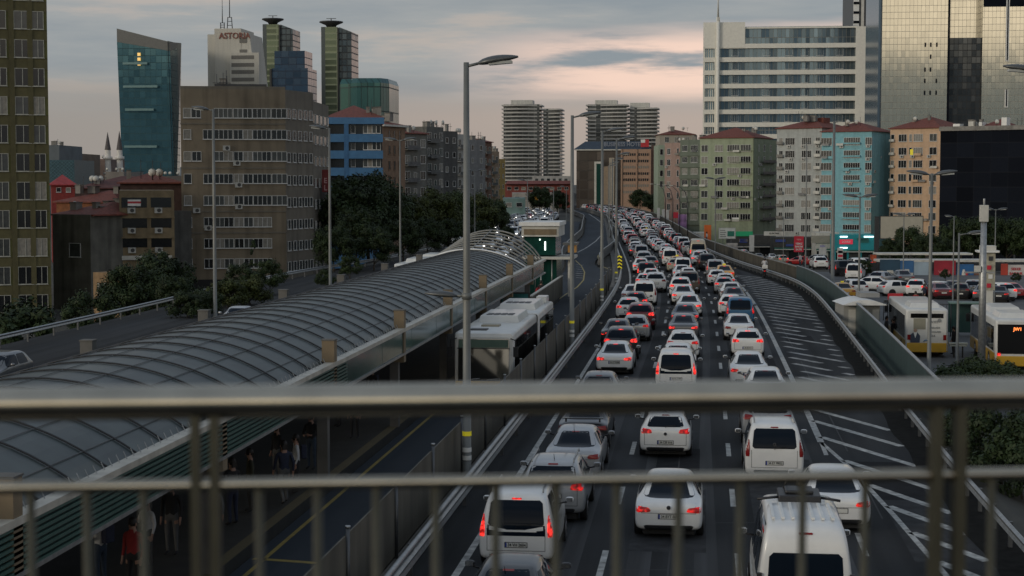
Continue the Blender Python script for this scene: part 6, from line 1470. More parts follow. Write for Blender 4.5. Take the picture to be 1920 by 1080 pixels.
# ------------------------------------------------------------------ shop fronts and signs under the right apartments
def at(px, py, d):
    p = W(px, py, d); return p
def gate(px, d): p = XY(px, d); return p, gz(p.x, p.y)
shopm = mat('shop_dark', (.035, .036, .036), .5, var=.3); litw = mat('shop_lit', (.5, .52, .5), .5, emit=(.8, .95, 1), estr=.9); tealm = mat('shop_teal', (.01, .16, .18), .4, emit=(.0, .30, .33), estr=.12)
def shop(px0, px1, yt, yb, d, label, m=None, sign=None, smat=None, text=None, tmat=None, name='shop', dep=5):
    p0, p1 = XY(px0, d), XY(px1, d); z0 = -7.0; t = thing(name, label, 'shop', (p0.x, p0.y, z0), math.atan2(p1.y - p0.y, p1.x - p0.x)); L = (p1 - p0).length; h = Z(yt, d) - z0
    a = MB(); a.box(0, L, 0, dep, 0, h, m or shopm); a.build('wall', None, t)
    n = max(2, int(L / 2.5))
    for k in range(n):
        a = MB(); a.box((k + .08) * L / n, (k + .92) * L / n, -.03, 0, .3, min(h - 1.6, 2.6), R.choice([wdark, wmid, wdark])); a.build('shop_window', None, t)
    for k in range(max(2, n // 2)):
        u = R.uniform(.3, L - 2.5); w_ = R.uniform(1.2, 2.6); zz_ = R.uniform(2.75, max(2.8, h - .9)); a = MB(); a.box(u, u + w_, -.22, -.04, zz_, zz_ + R.uniform(.4, .8), mat('small_sign_%d' % R.randrange(6), R.choice([(.4, .4, .38), (.05, .06, .07), (.35, .03, .03), (.02, .14, .12), (.3, .27, .2), (.03, .06, .25)]), .5)); a.build('small_sign', None, t)
    a = MB(); a.poly([(0, -.05, 2.75), (L, -.05, 2.75), (L, -1.0, 2.45), (0, -1.0, 2.45)], R.choice([offwhite, shopm, mat('awning_green', (.02, .1, .07), .7)])); a.box(0, L, -1.04, -1.0, 2.3, 2.46, offwhite); a.build('awning', None, t)
    if sign:
        x0, x1, y0, y1 = sign; s_ = d / F; a = MB(); a.box((x0 - px0) * s_, (x1 - px0) * s_, -.25, -.04, Z(y1, d) - z0, Z(y0, d) - z0, smat); o = a.build('sign_board', None, t)
        if text: lettering(text, (y1 - y0) * s_ * .55, tmat or white, t, (((x0 + x1) / 2 - px0) * s_, -.28, Z((y0 + y1) / 2, d) - z0), name='sign_lettering')
    return t, L, h
shop(1285, 1330, 436, 460, 372, 'pale low shop at the foot of the dark green block', offwhite)
shop(1368, 1452, 441, 475, 366, 'dark shop row with a green sign below the pale green block', shopm, (1380, 1412, 434, 443), mat('shop_green', (.01, .13, .06), .4, emit=(.0, .5, .2), estr=.15), None)
shop(1452, 1530, 445, 480, 352, 'shop with a pale sign band below the grey apartments', shopm, (1433, 1472, 434, 442), offwhite, 'ELEKTRIK', blk)
shop(1531, 1574, 436, 480, 346, 'shop with a framed cream upper window left of the teal shop', offwhite, (1522, 1560, 442, 456), mat('shop_cream', (.30, .28, .23), .5), None)
t, L, h = shop(1567, 1640, 440, 480, 340, 'teal shop with glowing sign strips under the turquoise flats', tealm, (1575, 1600, 449, 458), mat('shop_red', (.35, .02, .05), .4, emit=(1, .05, .1), estr=.35), 'LCARSI', white)
s = 340 / F
for x0, x1, y in ((9, 23, 444), (9, 23, 465), (54, 72, 444)): a = MB(); a.box(x0 * s, x1 * s, -.3, -.1, Z(y + 1.2, 340) + 7.0, Z(y - 1.2, 340) + 7.0, mat('strip_light', (.6, .8, .9), .4, emit=(.7, .95, 1), estr=2.5)); a.build('light_strip', None, t)
def board(name, label, px0, px1, y0, y1, yb, d, m, cat='sign', posts=2, text=(), dz=0, frame=None):
    p0, p1 = XY(px0, d), XY(px1, d); zb = min(Z(yb, d), Z(y1, d)); t = thing(name, label, cat, (p0.x, p0.y, zb), math.atan2(p1.y - p0.y, p1.x - p0.x)); L = (p1 - p0).length; a0, a1 = Z(y1, d) - zb, Z(y0, d) - zb
    if a0 > .3:
        for k in range(posts):
            a = MB(); x = L * (k + .5) / posts if posts > 1 else L / 2; a.tube([(x, .08, 0), (x, .08, a0 + .2)], .07, 6, steelgrey); a.build('post', None, t)
    a = MB(); a.box(0, L, -.05, .12, a0, a1, m); a.build('board', None, t)
    if frame: a = MB(); w = .12; a.box(-w, L + w, -.08, .13, a1, a1 + w, frame); a.box(-w, L + w, -.08, .13, a0 - w, a0, frame); a.box(-w, 0, -.08, .13, a0, a1, frame); a.box(L, L + w, -.08, .13, a0, a1, frame); a.build('frame', None, t)
    for i, (s_, fx, fz, sz, tm) in enumerate(text): lettering(s_, (a1 - a0) * sz, tm, t, (L * fx, -.08, a0 + (a1 - a0) * fz), name='sign_lettering')
    return t, L, a0, a1
redb = mat('banner_red', (.50, .015, .04), .5, var=.08); orb = mat('banner_orange', (.62, .13, .02), .5, var=.1); whb = mat('banner_white', (.5, .5, .48), .5)
for px, lab in ((1235, 'left'), (1244, 'middle'), (1252, 'right')): board('vertical_banner', '%s one of three white vertical banners far up the road before the pink house' % lab, px - 2.7, px + 2.7, 390 + (px - 1235) * .25, 410 + (px - 1235) * .3, 420, 400, whb, posts=1)
board('vertical_banner', 'small red vertical banner beside the three white banners', 1263, 1272, 398, 409, 420, 390, redb, posts=1)
t, L, a0, a1 = board('billboard', 'purple and white patterned hoarding at the foot of the dark green block', 1272, 1288, 402, 430, 436, 385, mat('purple_patch', (.22, .12, .26), .6, var=.7, vscale=.6), posts=2)
board('orange_banner', 'tall orange vertical banner in front of the pale green block', 1321, 1334, 422, 457, 462, 345, orb, posts=1)
t, L, a0, a1 = board('billboard', 'white and green billboard in front of the pale green block', 1349, 1379, 428, 447, 470, 345, mat('billboard_white', (.55, .58, .55), .5), frame=galv)
a = MB(); a.box(L * .52, L * .95, -.1, -.06, a0 + .4, a1 - .6, mat('billboard_green', (.01, .16, .11), .5)); a.build('green_panel', None, t)
a = MB(); [a.box(L * .06, L * (.38 if k % 2 else .44), -.1, -.06, a0 + .3 + k * .42, a0 + .42 + k * .42, steelgrey) for k in range(4)]; a.build('text_lines', None, t)
board('poster_board', 'pale poster board with a dark round figure behind the parapet', 1362, 1384, 456, 468, 478, 330, mat('poster_pale', (.36, .34, .32), .5, var=.5, vscale=1.2))
board('vertical_banner', 'grey white vertical shop banner before the grey apartments', 1406, 1415, 441, 472, 478, 320, whb, posts=1)
board('red_banner', 'tall red banner with white lettering between parapet and shops', 1490, 1508, 443, 473, 494, 290, redb, text=(('YENI', .5, .78, .14, mat('banner_pink', (.6, .3, .3), .5)), ('TEMIZ', .5, .52, .16, white), ('BAKIM', .5, .34, .16, white), ('SATIS', .5, .16, .16, white)), posts=1)
board('notice_board', 'small white board with a blue header below the framed shop', 1537, 1551, 464, 478, 494, 270, whb, posts=1, text=(('KDV', .5, 1.15, .35, mat('banner_violet', (.15, .12, .5), .5)),))
t, L, a0, a1 = board('price_sign', 'tall red and white price pylon beside the thick mast', 1572, 1582, 465, 515, 535, 215, whb, posts=1)
for k in range(6): a = MB(); a.box(.05, L - .05, -.1, -.06, a0 + .2 + k * .5, a0 + .5 + k * .5, redb if k % 2 == 0 else blk); a.build('price_row', None, t)
board('orange_sign', 'orange and red round topped sign cluster in front of the trees', 1634, 1645, 478, 500, 520, 260, mat('sign_orange_red', (.5, .09, .03), .5, var=.5, vscale=2), posts=1)
t, L, a0, a1 = board('blank_billboard', 'large blank cream billboard in front of the apricot block', 1652, 1731, 406, 447, 500, 300, mat('blank_cream', (.42, .39, .31), .6, var=.06), posts=3, frame=darkmetal)
a = MB(); a.box(-.9, -.2, 0, .8, a0 - 3, a1, darkmetal); a.build('side_frame', None, t)
t, L, a0, a1 = board('red_board', 'red box sign on the roof beside the white kiosk', 1668, 1696, 551, 563, 575, 118, redpaint)
a = MB(); a.box(-.25, L + .2, -.1, .2, a0 - .2, a0 - .02, darkmetal); a.build('base_rail', None, t)
# hoardings along the terminal
segs = [(1652, 1690, 487, 535, (.02, .06, .10), 'dark navy ship hoarding, the first from the left'), (1690, 1716, 489, 533, (.03, .11, .25), 'bright blue ferry hoarding right of the navy one'), (1716, 1744, 492, 534, (.30, .38, .44), 'pale misty blue hoarding behind the twin armed lamp'), (1754, 1795, 489, 537, (.30, .015, .03), 'deep red hoarding with pale script'), (1797, 1829, 496, 540, (.02, .11, .28), 'blue hoarding with a pale figure'), (1829, 1862, 498, 540, (.16, .07, .05), 'mottled dark red hoarding left of the clock kiosk'), (1880, 1893, 495, 541, (.42, .05, .03), 'narrow orange red hoarding right of the clock kiosk'), (1893, 1960, 497, 541, (.50, .47, .44), 'white hoarding with red letters at the right edge')]
for i, (x0, x1, y0, y1, c_, lab) in enumerate(segs):
    t, L, a0, a1 = board('hoarding', lab, x0, x1 - .6, y0, y1, y1 + 4, 196, mat('hoarding_%d' % i, c_, .5, var=.25, vscale=.5), cat='hoarding', posts=2)
    if i in (0, 1):
        a = MB(); a.poly([(L * .1, -.1, a0 + .8), (L * .9, -.1, a0 + .8), (L * .98, -.1, a0 + 1.3), (L * .05, -.1, a0 + 1.2)], offwhite); a.poly([(L * .3, -.105, a0 + 1.25), (L * .7, -.105, a0 + 1.28), (L * .65, -.105, a0 + 1.7), (L * .35, -.105, a0 + 1.7)], offwhite); a.build('ship_print', None, t)
    if i == 3: lettering('Yesil', .7, mat('hoard_pink', (.5, .2, .2), .5), t, (L * .45, -.1, a0 + 1.5), name='script'); lettering('0212', .35, mat('hoard_pink', (.5, .2, .2), .5), t, (L * .4, -.1, a0 + .8), name='script')
    if i == 4: a = MB(); a.tube([(L * .4, -.08, a0 + .3), (L * .4, -.08, a0 + 1.6), (L * .4, -.08, a0 + 2.1)], [.35, .25, .12], 8, offwhite); a.tube([(L * .55, -.08, a0 + .6), (L * .55, -.08, a0 + 1.8)], [.2, .2], 8, redpaint); a.build('printed_figure', None, t)
    if i == 7: [lettering(s_, .42, redpaint, t, (L * .22, -.1, a0 + 2.2 - .52 * k), name='hoarding_letters') for k, s_ in enumerate(('SEKER', 'BASVUR', 'HEMEN', 'TELE'))]
    if i == 6: lettering('TE', .5, white, t, (L * .5, -.1, a0 + 1.3), name='hoarding_letters')
p0 = XY(1650, 199); p1 = XY(1970, 199)
t = thing('shelter_roof', 'long thin white edged roof line running over the hoardings', 'roof', (p0.x, p0.y, gz(p0.x, p0.y)), math.atan2(p1.y - p0.y, p1.x - p0.x)); L = (p1 - p0).length; zt = Z(490, 199) - t.location.z
a = MB(); a.box(0, L, 0, 3, zt - .1, zt + .15, offwhite); a.box(1, L * .62, 5, 8, zt + .5, zt + .7, offwhite); a.build('roof_slab', None, t)
for k in range(9): a = MB(); x = L * k / 8; a.box(x - .08, x + .08, .3, .5, 0, zt - .11, darkmetal); a.box(x - .08, x + .08, 5.3, 5.5, 0, zt + .49, darkmetal); a.build('post', None, t)
a = MB(); a.box(0, L, 6.5, 6.7, 0, zt - .5, mat('hoarding_back', (.03, .035, .04), .7)); a.build('back_wall', None, t)
# cream clock kiosk on top of its stalk
p = XY(1856, 118); z0 = gz(p.x, p.y); ck = thing('clock_kiosk', 'cream pylon with a white roof block and stacked panels beside the camera mast', 'kiosk', (p.x, p.y, z0)); s = 118 / F; q = lambda y: Z(y, 118) - z0
a = MB(); a.box(-.35, .35, 0, .7, 0, q(545), offwhite); a.build('stalk', None, ck)
a = MB(); a.box(-.50, .46, -.05, .85, q(545), q(474), mat('kiosk_cream', (.36, .34, .26), .6, var=.3, vscale=3)); a.build('panel_body', None, ck)
for k in range(4): a = MB(); a.box(-.1 + .1 * (k % 2), .18 + .1 * (k % 2), -.12, -.06, q(540 - k * 17), q(532 - k * 17), R.choice([white, darkmetal, redb])); a.build('small_panel', None, ck)
a = MB(); a.box(-.75, .70, -.3, 1.1, q(474) + .003, q(470), white); a.box(-.50, .50, -.1, .9, q(470) + .003, q(461), offwhite); a.build('roof_block', None, ck, bev=.02)
# white kiosk with curved roof behind the screen fence
p0, p1 = XY(1585, 112), XY(1660, 112); z0 = -1.4; kk = thing('white_kiosk', 'white panelled kiosk with a shallow curved roof behind the green screen fence', 'kiosk', (p0.x, p0.y, z0), math.atan2(p1.y - p0.y, p1.x - p0.x)); L = (p1 - p0).length; hz = Z(573, 112) - z0
a = MB(); a.box(0, L - .25, 0, 3, 0, hz, mat('kiosk_grey', (.30, .30, .28), .6, var=.1)); a.build('wall', None, kk)
for x0, x1 in ((.12, .30), (.42, .62), (.72, .88)): a = MB(); a.box(L * x0, L * x1, -.05, 0, .1, hz - .3, offwhite); a.build('panel', None, kk)
a = MB(); a.ring([[(L * k / 8 + (0.15 * (k - 4) / 4), y, hz + .35 * math.sin(PI * k / 8) + .03) for k in range(9)] + [(L * k / 8, y, hz + .01) for k in range(8, -1, -1)] for y in (-.5, 3.4)], white, smooth=False); a.build('roof', None, kk)
a = MB(); a.box(L * .55, L * 1.02, 1.5, 3.3, hz + .4, hz + .7, mat('roof_bar', (.25, .25, .24), .5)); a.build('roof_bar', None, kk)
# steel railing frames of the bus platforms
def hoops(px0, px1, y0, y1, d, lab, n=5):
    p0, p1 = XY(px0, d), XY(px1, d); zb = gz(p0.x, p0.y); t = thing('railing', lab, 'railing', (p0.x, p0.y, zb), math.atan2(p1.y - p0.y, p1.x - p0.x)); L = (p1 - p0).length; h_ = Z(y0, d) - zb
    a = MB(); a.tube([(0, 0, h_), (L, 0, h_)], .03, 6, darkmetal); a.tube([(0, 0, h_ * .45), (L, 0, h_ * .45)], .025, 6, darkmetal); a.build('top_rail', None, t)
    for k in range(n + 1): a = MB(); a.tube([(L * k / n, 0, 0), (L * k / n, 0, h_)], .03, 6, darkmetal); a.build('post', None, t)
hoops(1765, 1800, 572, 590, 130, 'dark hooped railing right of the poster bus roof'); hoops(1660, 1700, 568, 585, 132, 'dark hooped railing above the white kiosk roof'); hoops(1815, 1870, 573, 590, 134, 'dark railing behind the yellow bus with the route sign', 7)
sh = thing('bus_shelter', 'green glass bus shelter between the two city buses', 'bus shelter', tuple(XY(1786, 118))[:2] + (-1.4,))
a = MB(); a.box(0, 2.6, 0, 1.4, 2.3, 2.4, mat('shelter_roof_green', (.12, .2, .18), .5)); a.build('roof', None, sh); a = MB(); a.box(.05, 2.5, 1.35, 1.4, .2, 2.29, mat('shelter_glass', (.03, .07, .065), .1)); a.build('glass_back', None, sh)
for x in (.05, 2.5): a = MB(); a.tube([(x, .1, 0), (x, .1, 2.3)], .04, 6, darkmetal); a.build('post', None, sh)
bs = thing('bench', 'pale bench slab on two dark legs at the bus stop', 'bench', tuple(XY(1800, 104))[:2] + (-1.4,)); a = MB(); a.box(-.5, .6, -.2, .25, .85, .93, mat('bench_pale', (.3, .33, .3), .5)); a.box(-.45, .55, -.18, .2, .72, .80, mat('bench_pale', (.3, .33, .3), .5)); a.build('seat', None, bs)
for x in (-.2, .32): a = MB(); a.box(x - .04, x + .04, -.04, .04, 0, .71, black); a.build('leg', None, bs)
lay = struct(strip('terminal_road', lambda y: Vector((10.9, y, 0)), lambda y: Vector((62, y, 0)), 62, 206, -1.385, mat('terminal_paving', (.085, .088, .09), .8, var=.25, vscale=.4), 8))
# parked and queuing cars at the terminal
spots = [(1587, 556, 'yellow', 'sedan'), (1612, 552, 'white', 'suv'), (1650, 549, 'white', 'hatchback'), (1681, 541, 'white', 'sedan'), (1716, 552, 'white', 'suv'), (1748, 552, 'white', 'hatchback'), (1770, 556, 'dark red', 'sedan'), (1783, 551, 'grey', 'sedan'), (1800, 556, 'black', 'hatchback'), (1824, 553, 'silver', 'suv'), (1842, 560, 'grey', 'sedan'), (1858, 552, 'dark blue', 'hatchback'), (1872, 562, 'black', 'sedan'), (1890, 560, 'white', 'suv'), (1908, 556, 'red', 'sedan'), (1700, 528, 'grey', 'sedan'), (1640, 530, 'silver', 'hatchback'), (1600, 520, 'white', 'van'), (1613, 508, 'white', 'van'), (1590, 500, 'silver', 'sedan'), (1625, 500, 'grey', 'hatchback'), (1560, 512, 'black', 'van'), (1540, 500, 'white', 'suv'), (1397, 478, 'white', 'hatchback'), (1425, 483, 'grey', 'sedan'), (1450, 484, 'white', 'sedan'), (1470, 490, 'beige', 'suv'), (1520, 492, 'red', 'hatchback'), (1550, 490, 'silver', 'van')]
where = ['leftmost of the terminal row', 'by the turquoise side lamp', 'before the navy hoarding', 'just left of the red box sign', 'with big red tail lights before the blue hoarding', 'behind the twin armed lamp', 'right of the twin armed lamp', 'below the left end of the red hoarding', 'below the middle of the red hoarding', 'below the blue hoarding', 'before the mottled hoarding', 'left of the camera mast', 'right of the camera mast', 'below the white hoarding', 'at the right frame edge in the terminal', 'close against the ferry hoarding', 'close against the navy hoarding', 'right of the price pylon, lower', 'right of the price pylon, upper', 'behind the price pylon', 'left of the orange sign cluster', 'just behind the green screen fence', 'behind the red banner foot', 'behind the parapet below the billboard', 'behind the parapet left of the motorcycle', 'behind the parapet above the motorcycle', 'behind the parapet right of the motorcycle', 'behind the fence end near the notice board', 'behind the notice board']
for (px, py, c_, kd), wh in zip(spots, where):
    zg = -1.9
    for _ in range(12): g = G(px, py + 6, zg); zg = .5 * zg + .5 * gz(g.x, g.y)
    g = G(px, py + 6, zg)
    o = car(kd, c_, (g.x, g.y, zg), R.choice([-.5, -.2, .1, 1.2, -1.2, .25]), ('%s %s %s' % (c_ if kd != 'yellow' else 'yellow', KN[kd], wh)), R.choice(['brake', 'off', 'tail']), group='cars around the terminal', full=False)
    if c_ == 'yellow': taxi_sign(o)

# ------------------------------------------------------------------ trees and shrubs
bark = mat('bark', (.05, .04, .03), .9, var=.3, bump=.5)
def leafmat(name, c):
    m = mat(name, c, .6, var=.5, vscale=.55, spec=.25); return m
leafA = leafmat('leaves_dark', (.020, .034, .011)); leafB = leafmat('leaves_olive', (.042, .054, .014)); leafC = leafmat('leaves_mid', (.030, .048, .015))
def crown_mesh(seed, rx, rz, nc, nl, ls, m, cone=False, flat=.0):
    r = random.Random(seed); mb_ = MB(); clumps = []
    for i in range(nc):
        th = r.uniform(0, 2 * PI); ph = math.acos(r.uniform(-.75, 1)); q = r.uniform(.35, 1) ** .6
        x, y, z = rx * q * math.sin(ph) * math.cos(th), rx * q * math.sin(ph) * math.sin(th), rz * q * math.cos(ph)
        if cone: z = rz * r.uniform(-1, 1); w = (1 - (z + rz) / (2 * rz)) * rx * .9 + .15; x, y = w * math.cos(th) * q, w * math.sin(th) * q
        clumps.append((x, y, z, r.uniform(.16, .34) * rx * (.55 if cone else 1)))
    for x, y, z, cr in clumps:
        for k in range(nl):
            d = Vector((r.gauss(0, 1), r.gauss(0, 1), r.gauss(0, .8))).normalized() * cr * r.uniform(.45, 1.1)
            c = Vector((x, y, z)) + d; n = (d.normalized() + Vector((r.uniform(-.6, .6), r.uniform(-.6, .6), r.uniform(-.2, .8)))).normalized()
            a = n.orthogonal().normalized(); a.rotate(Matrix.Rotation(r.uniform(0, 6.3), 3, n)); b = n.cross(a); s_ = ls * r.uniform(.6, 1.3)
            mb_.poly([c - a * s_, c + b * s_ * .55, c + a * s_, c - b * s_ * .55], m)
    return mb_.mesh('crown', m)
def trunk_mesh(seed, h, rx, rz, r0):
    r = random.Random(seed); a = MB(); a.tube([(0, 0, 0), (.1, .05, h * .5), (.05, 0, h), (0, 0, h + rz * .9)], [r0, r0 * .75, r0 * .55, r0 * .15], 8, bark)
    for k in range(7):
        th = r.uniform(0, 6.28); z = h + r.uniform(-.15, .6) * rz; e = Vector((math.cos(th) * rx * .7, math.sin(th) * rx * .7, z + rz * r.uniform(.1, .5)))
        a.tube([(0, 0, z - rz * .2), tuple(e * .5 + Vector((0, 0, z * .5 + .1))), tuple(e)], [r0 * .4, r0 * .25, r0 * .06], 5, bark)
    return a.mesh('trunk', bark)
TV = {}
for nm, args in {'bigA': (1, 4.6, 4.2, 80, 190, .215, leafA), 'bigB': (2, 4.2, 3.6, 74, 190, .215, leafB), 'bigC': (3, 4.4, 4.0, 76, 190, .215, leafC), 'small': (4, 1.8, 1.7, 38, 190, .10, leafC), 'bush': (5, 1.5, .95, 34, 190, .085, leafB), 'cypress': (6, 1.4, 4.4, 50, 150, .12, leafA)}.items():
    sd_, rx, rz, nc, nl, ls, m_ = args; TV[nm] = (crown_mesh(sd_, rx, rz, nc, nl, ls, m_, cone=(nm == 'cypress')), trunk_mesh(sd_, {'big': 3.4}.get(nm[:3], 1.0 if nm != 'bush' else .4), rx, rz, .22 if nm[:3] == 'big' else .08), {'big': 3.4}.get(nm[:3], 1.0 if nm != 'bush' else .4) + rz * .75, rz)
def tree(kind, x, y, z0, sc, label, rz=0, group=None, m=None, name='tree', cat='tree'):
    cm_, tm_, cz, _ = TV[kind]; t = thing(name, label, cat, (x, y, z0), rz, group); t.scale = (sc, sc, sc)
    put('trunk', tm_, t); put('crown', cm_, t, (0, 0, cz), mats=[m] if m else None); return t
def treeat(kind, px, ytop, d, label, zbase=None, scx=1, **kw):
    p = XY(px, d); z0 = gz(p.x, p.y) if zbase is None else zbase; hh = Z(ytop, d) - z0; cz = TV[kind][2] + TV[kind][3]; return tree(kind, p.x, p.y, z0, hh / cz, label, **kw)
LT = 'dark trees along the left of the busway'
for i, (k, px, yt, d, lab, m_) in enumerate((
    ('bigA', 648, 338, 215, 'broad dark tree directly right of the beige office block', None), ('bigC', 690, 330, 225, 'dark tree before the blue apartments, second of the mass', leafA), ('bigA', 727, 352, 220, 'dark tree under the peach house, behind the twin armed lamp', None),
    ('bigA', 668, 395, 190, 'lower dark tree in front of the first two tall ones', None), ('bigB', 775, 372, 235, 'olive topped tree right of the twin armed lamp', None), ('bigB', 815, 360, 250, 'olive tree below the grey balconied house', None), ('bigC', 850, 362, 260, 'green tree just left of the nearest lamp pole', None),
    ('bigB', 893, 366, 270, 'olive tree just right of the nearest lamp pole', None), ('bigC', 922, 375, 275, 'tree right below the yellow end house', None), ('bigA', 755, 412, 195, 'dark low tree above the vault by the lamp', None), ('bigA', 800, 410, 210, 'dark low tree over the white bus roof', None), ('bigA', 845, 412, 220, 'dark low tree left behind the nearest lamp pole', None), ('bigA', 905, 415, 235, 'dark low tree behind the bare arches', None), ('bigA', 625, 425, 178, 'dark tree at the corner lamp of the beige block', None), ('bigA', 950, 425, 260, 'dark tree left of the station pavilion', None), ('bigA', 700, 428, 180, 'dark tree low above the vault ridge', None))):
    treeat(k, px, yt, d, lab, m=m_, rz=i * 1.3, group=LT)
for i, (k, px, yt, d, lab, m_) in enumerate((
    ('bigA', 290, 476, 150, 'dark round tree in front of the cream house', None), ('bigA', 248, 500, 140, 'dark tree below the peach annexe', None), ('bigC', 326, 520, 132, 'dark bush like tree left of the one armed lamp', leafA), ('cypress', 474, 452, 150, 'dark pointed conifer before the beige block', None), ('small', 446, 495, 140, 'dark leafy tree left of the conifer', leafA), ('small', 505, 488, 142, 'olive leafed small tree right of the conifer', None),
    ('bush', 425, 528, 128, 'olive green bush at the foot of the one armed lamp', None), ('bush', 465, 522, 130, 'olive green bush left of the pale blue car', None), ('bush', 380, 545, 122, 'dark green bush above the guard rail', leafA), ('bush', 350, 550, 118, 'dark hedge clump behind the guard rail', leafA), ('small', 170, 548, 125, 'dark shrub at the foot of the grey gable', leafA), ('bush', 20, 575, 112, 'dark shrub under the olive tower', leafA), ('small', 655, 480, 165, 'rounded green bush right of the corner lamp', None), ('small', 610, 505, 150, 'dark bush beside the corner lamp', leafA))):
    treeat(k, px, yt, d, lab, m=m_, rz=i * 1.7)
for i, (k, px, yt, d, lab, m_) in enumerate((
    ('bigC', 1705, 428, 222, 'dark green tree in front of the blank billboard', None), ('bigC', 1745, 440, 215, 'dark green tree between the billboard and the black hall', leafA), ('bigC', 1805, 412, 240, 'tree in front of the left part of the black hall', None), ('bigC', 1850, 408, 238, 'tree behind the camera mast', leafA), ('bigA', 1890, 412, 236, 'tree behind the clock kiosk', None), ('bigC', 1925, 415, 234, 'tree at the right frame edge before the black hall', None), ('bigA', 1775, 450, 212, 'low dark tree above the red hoarding', None), ('bigA', 1675, 448, 216, 'low dark tree below the blank billboard', None),
    ('small', 1776, 505, 185, 'small tree in front of the red hoarding', leafA), ('small', 1623, 488, 190, 'small round tree near the teal shop', leafA), ('small', 1908, 512, 180, 'small dark tree before the white hoarding', leafA), ('bigA', 1200, 356, 540, 'dark tree in front of the salmon office wing', None), ('bigC', 1012, 352, 470, 'tree in front of the low pale halls', None), ('bigA', 1045, 358, 480, 'tree left of the second lamp pole in the distance', None), ('bigA', 1222, 365, 500, 'dark tree right of the salmon wing tree', None))):
    treeat(k, px, yt, d, lab, m=m_, rz=i * 1.9)
for i, (px, yt, d, kind, lab) in enumerate(((1832, 676, 84, 'bush', 'leafy bush in front of the yellow bus, left one'), (1885, 684, 82, 'bush', 'leafy bush in front of the yellow bus, right one'), (1795, 694, 80, 'bush', 'low leafy bush between mast and lamp'), (1835, 760, 62, 'small', 'dark shrub behind the right guard rail below the top rail'), (1890, 765, 56, 'small', 'dark shrub right of the railing post'), (1925, 780, 54, 'small', 'dark shrub at the right frame edge'), (1775, 735, 74, 'small', 'dark shrub hidden behind the top rail on the right'))):
    treeat(kind, px, yt, d, lab, zbase=-1.4, rz=i, m=leafC if i < 3 else leafA, name='bush' if i < 3 else 'shrub', cat='bush')

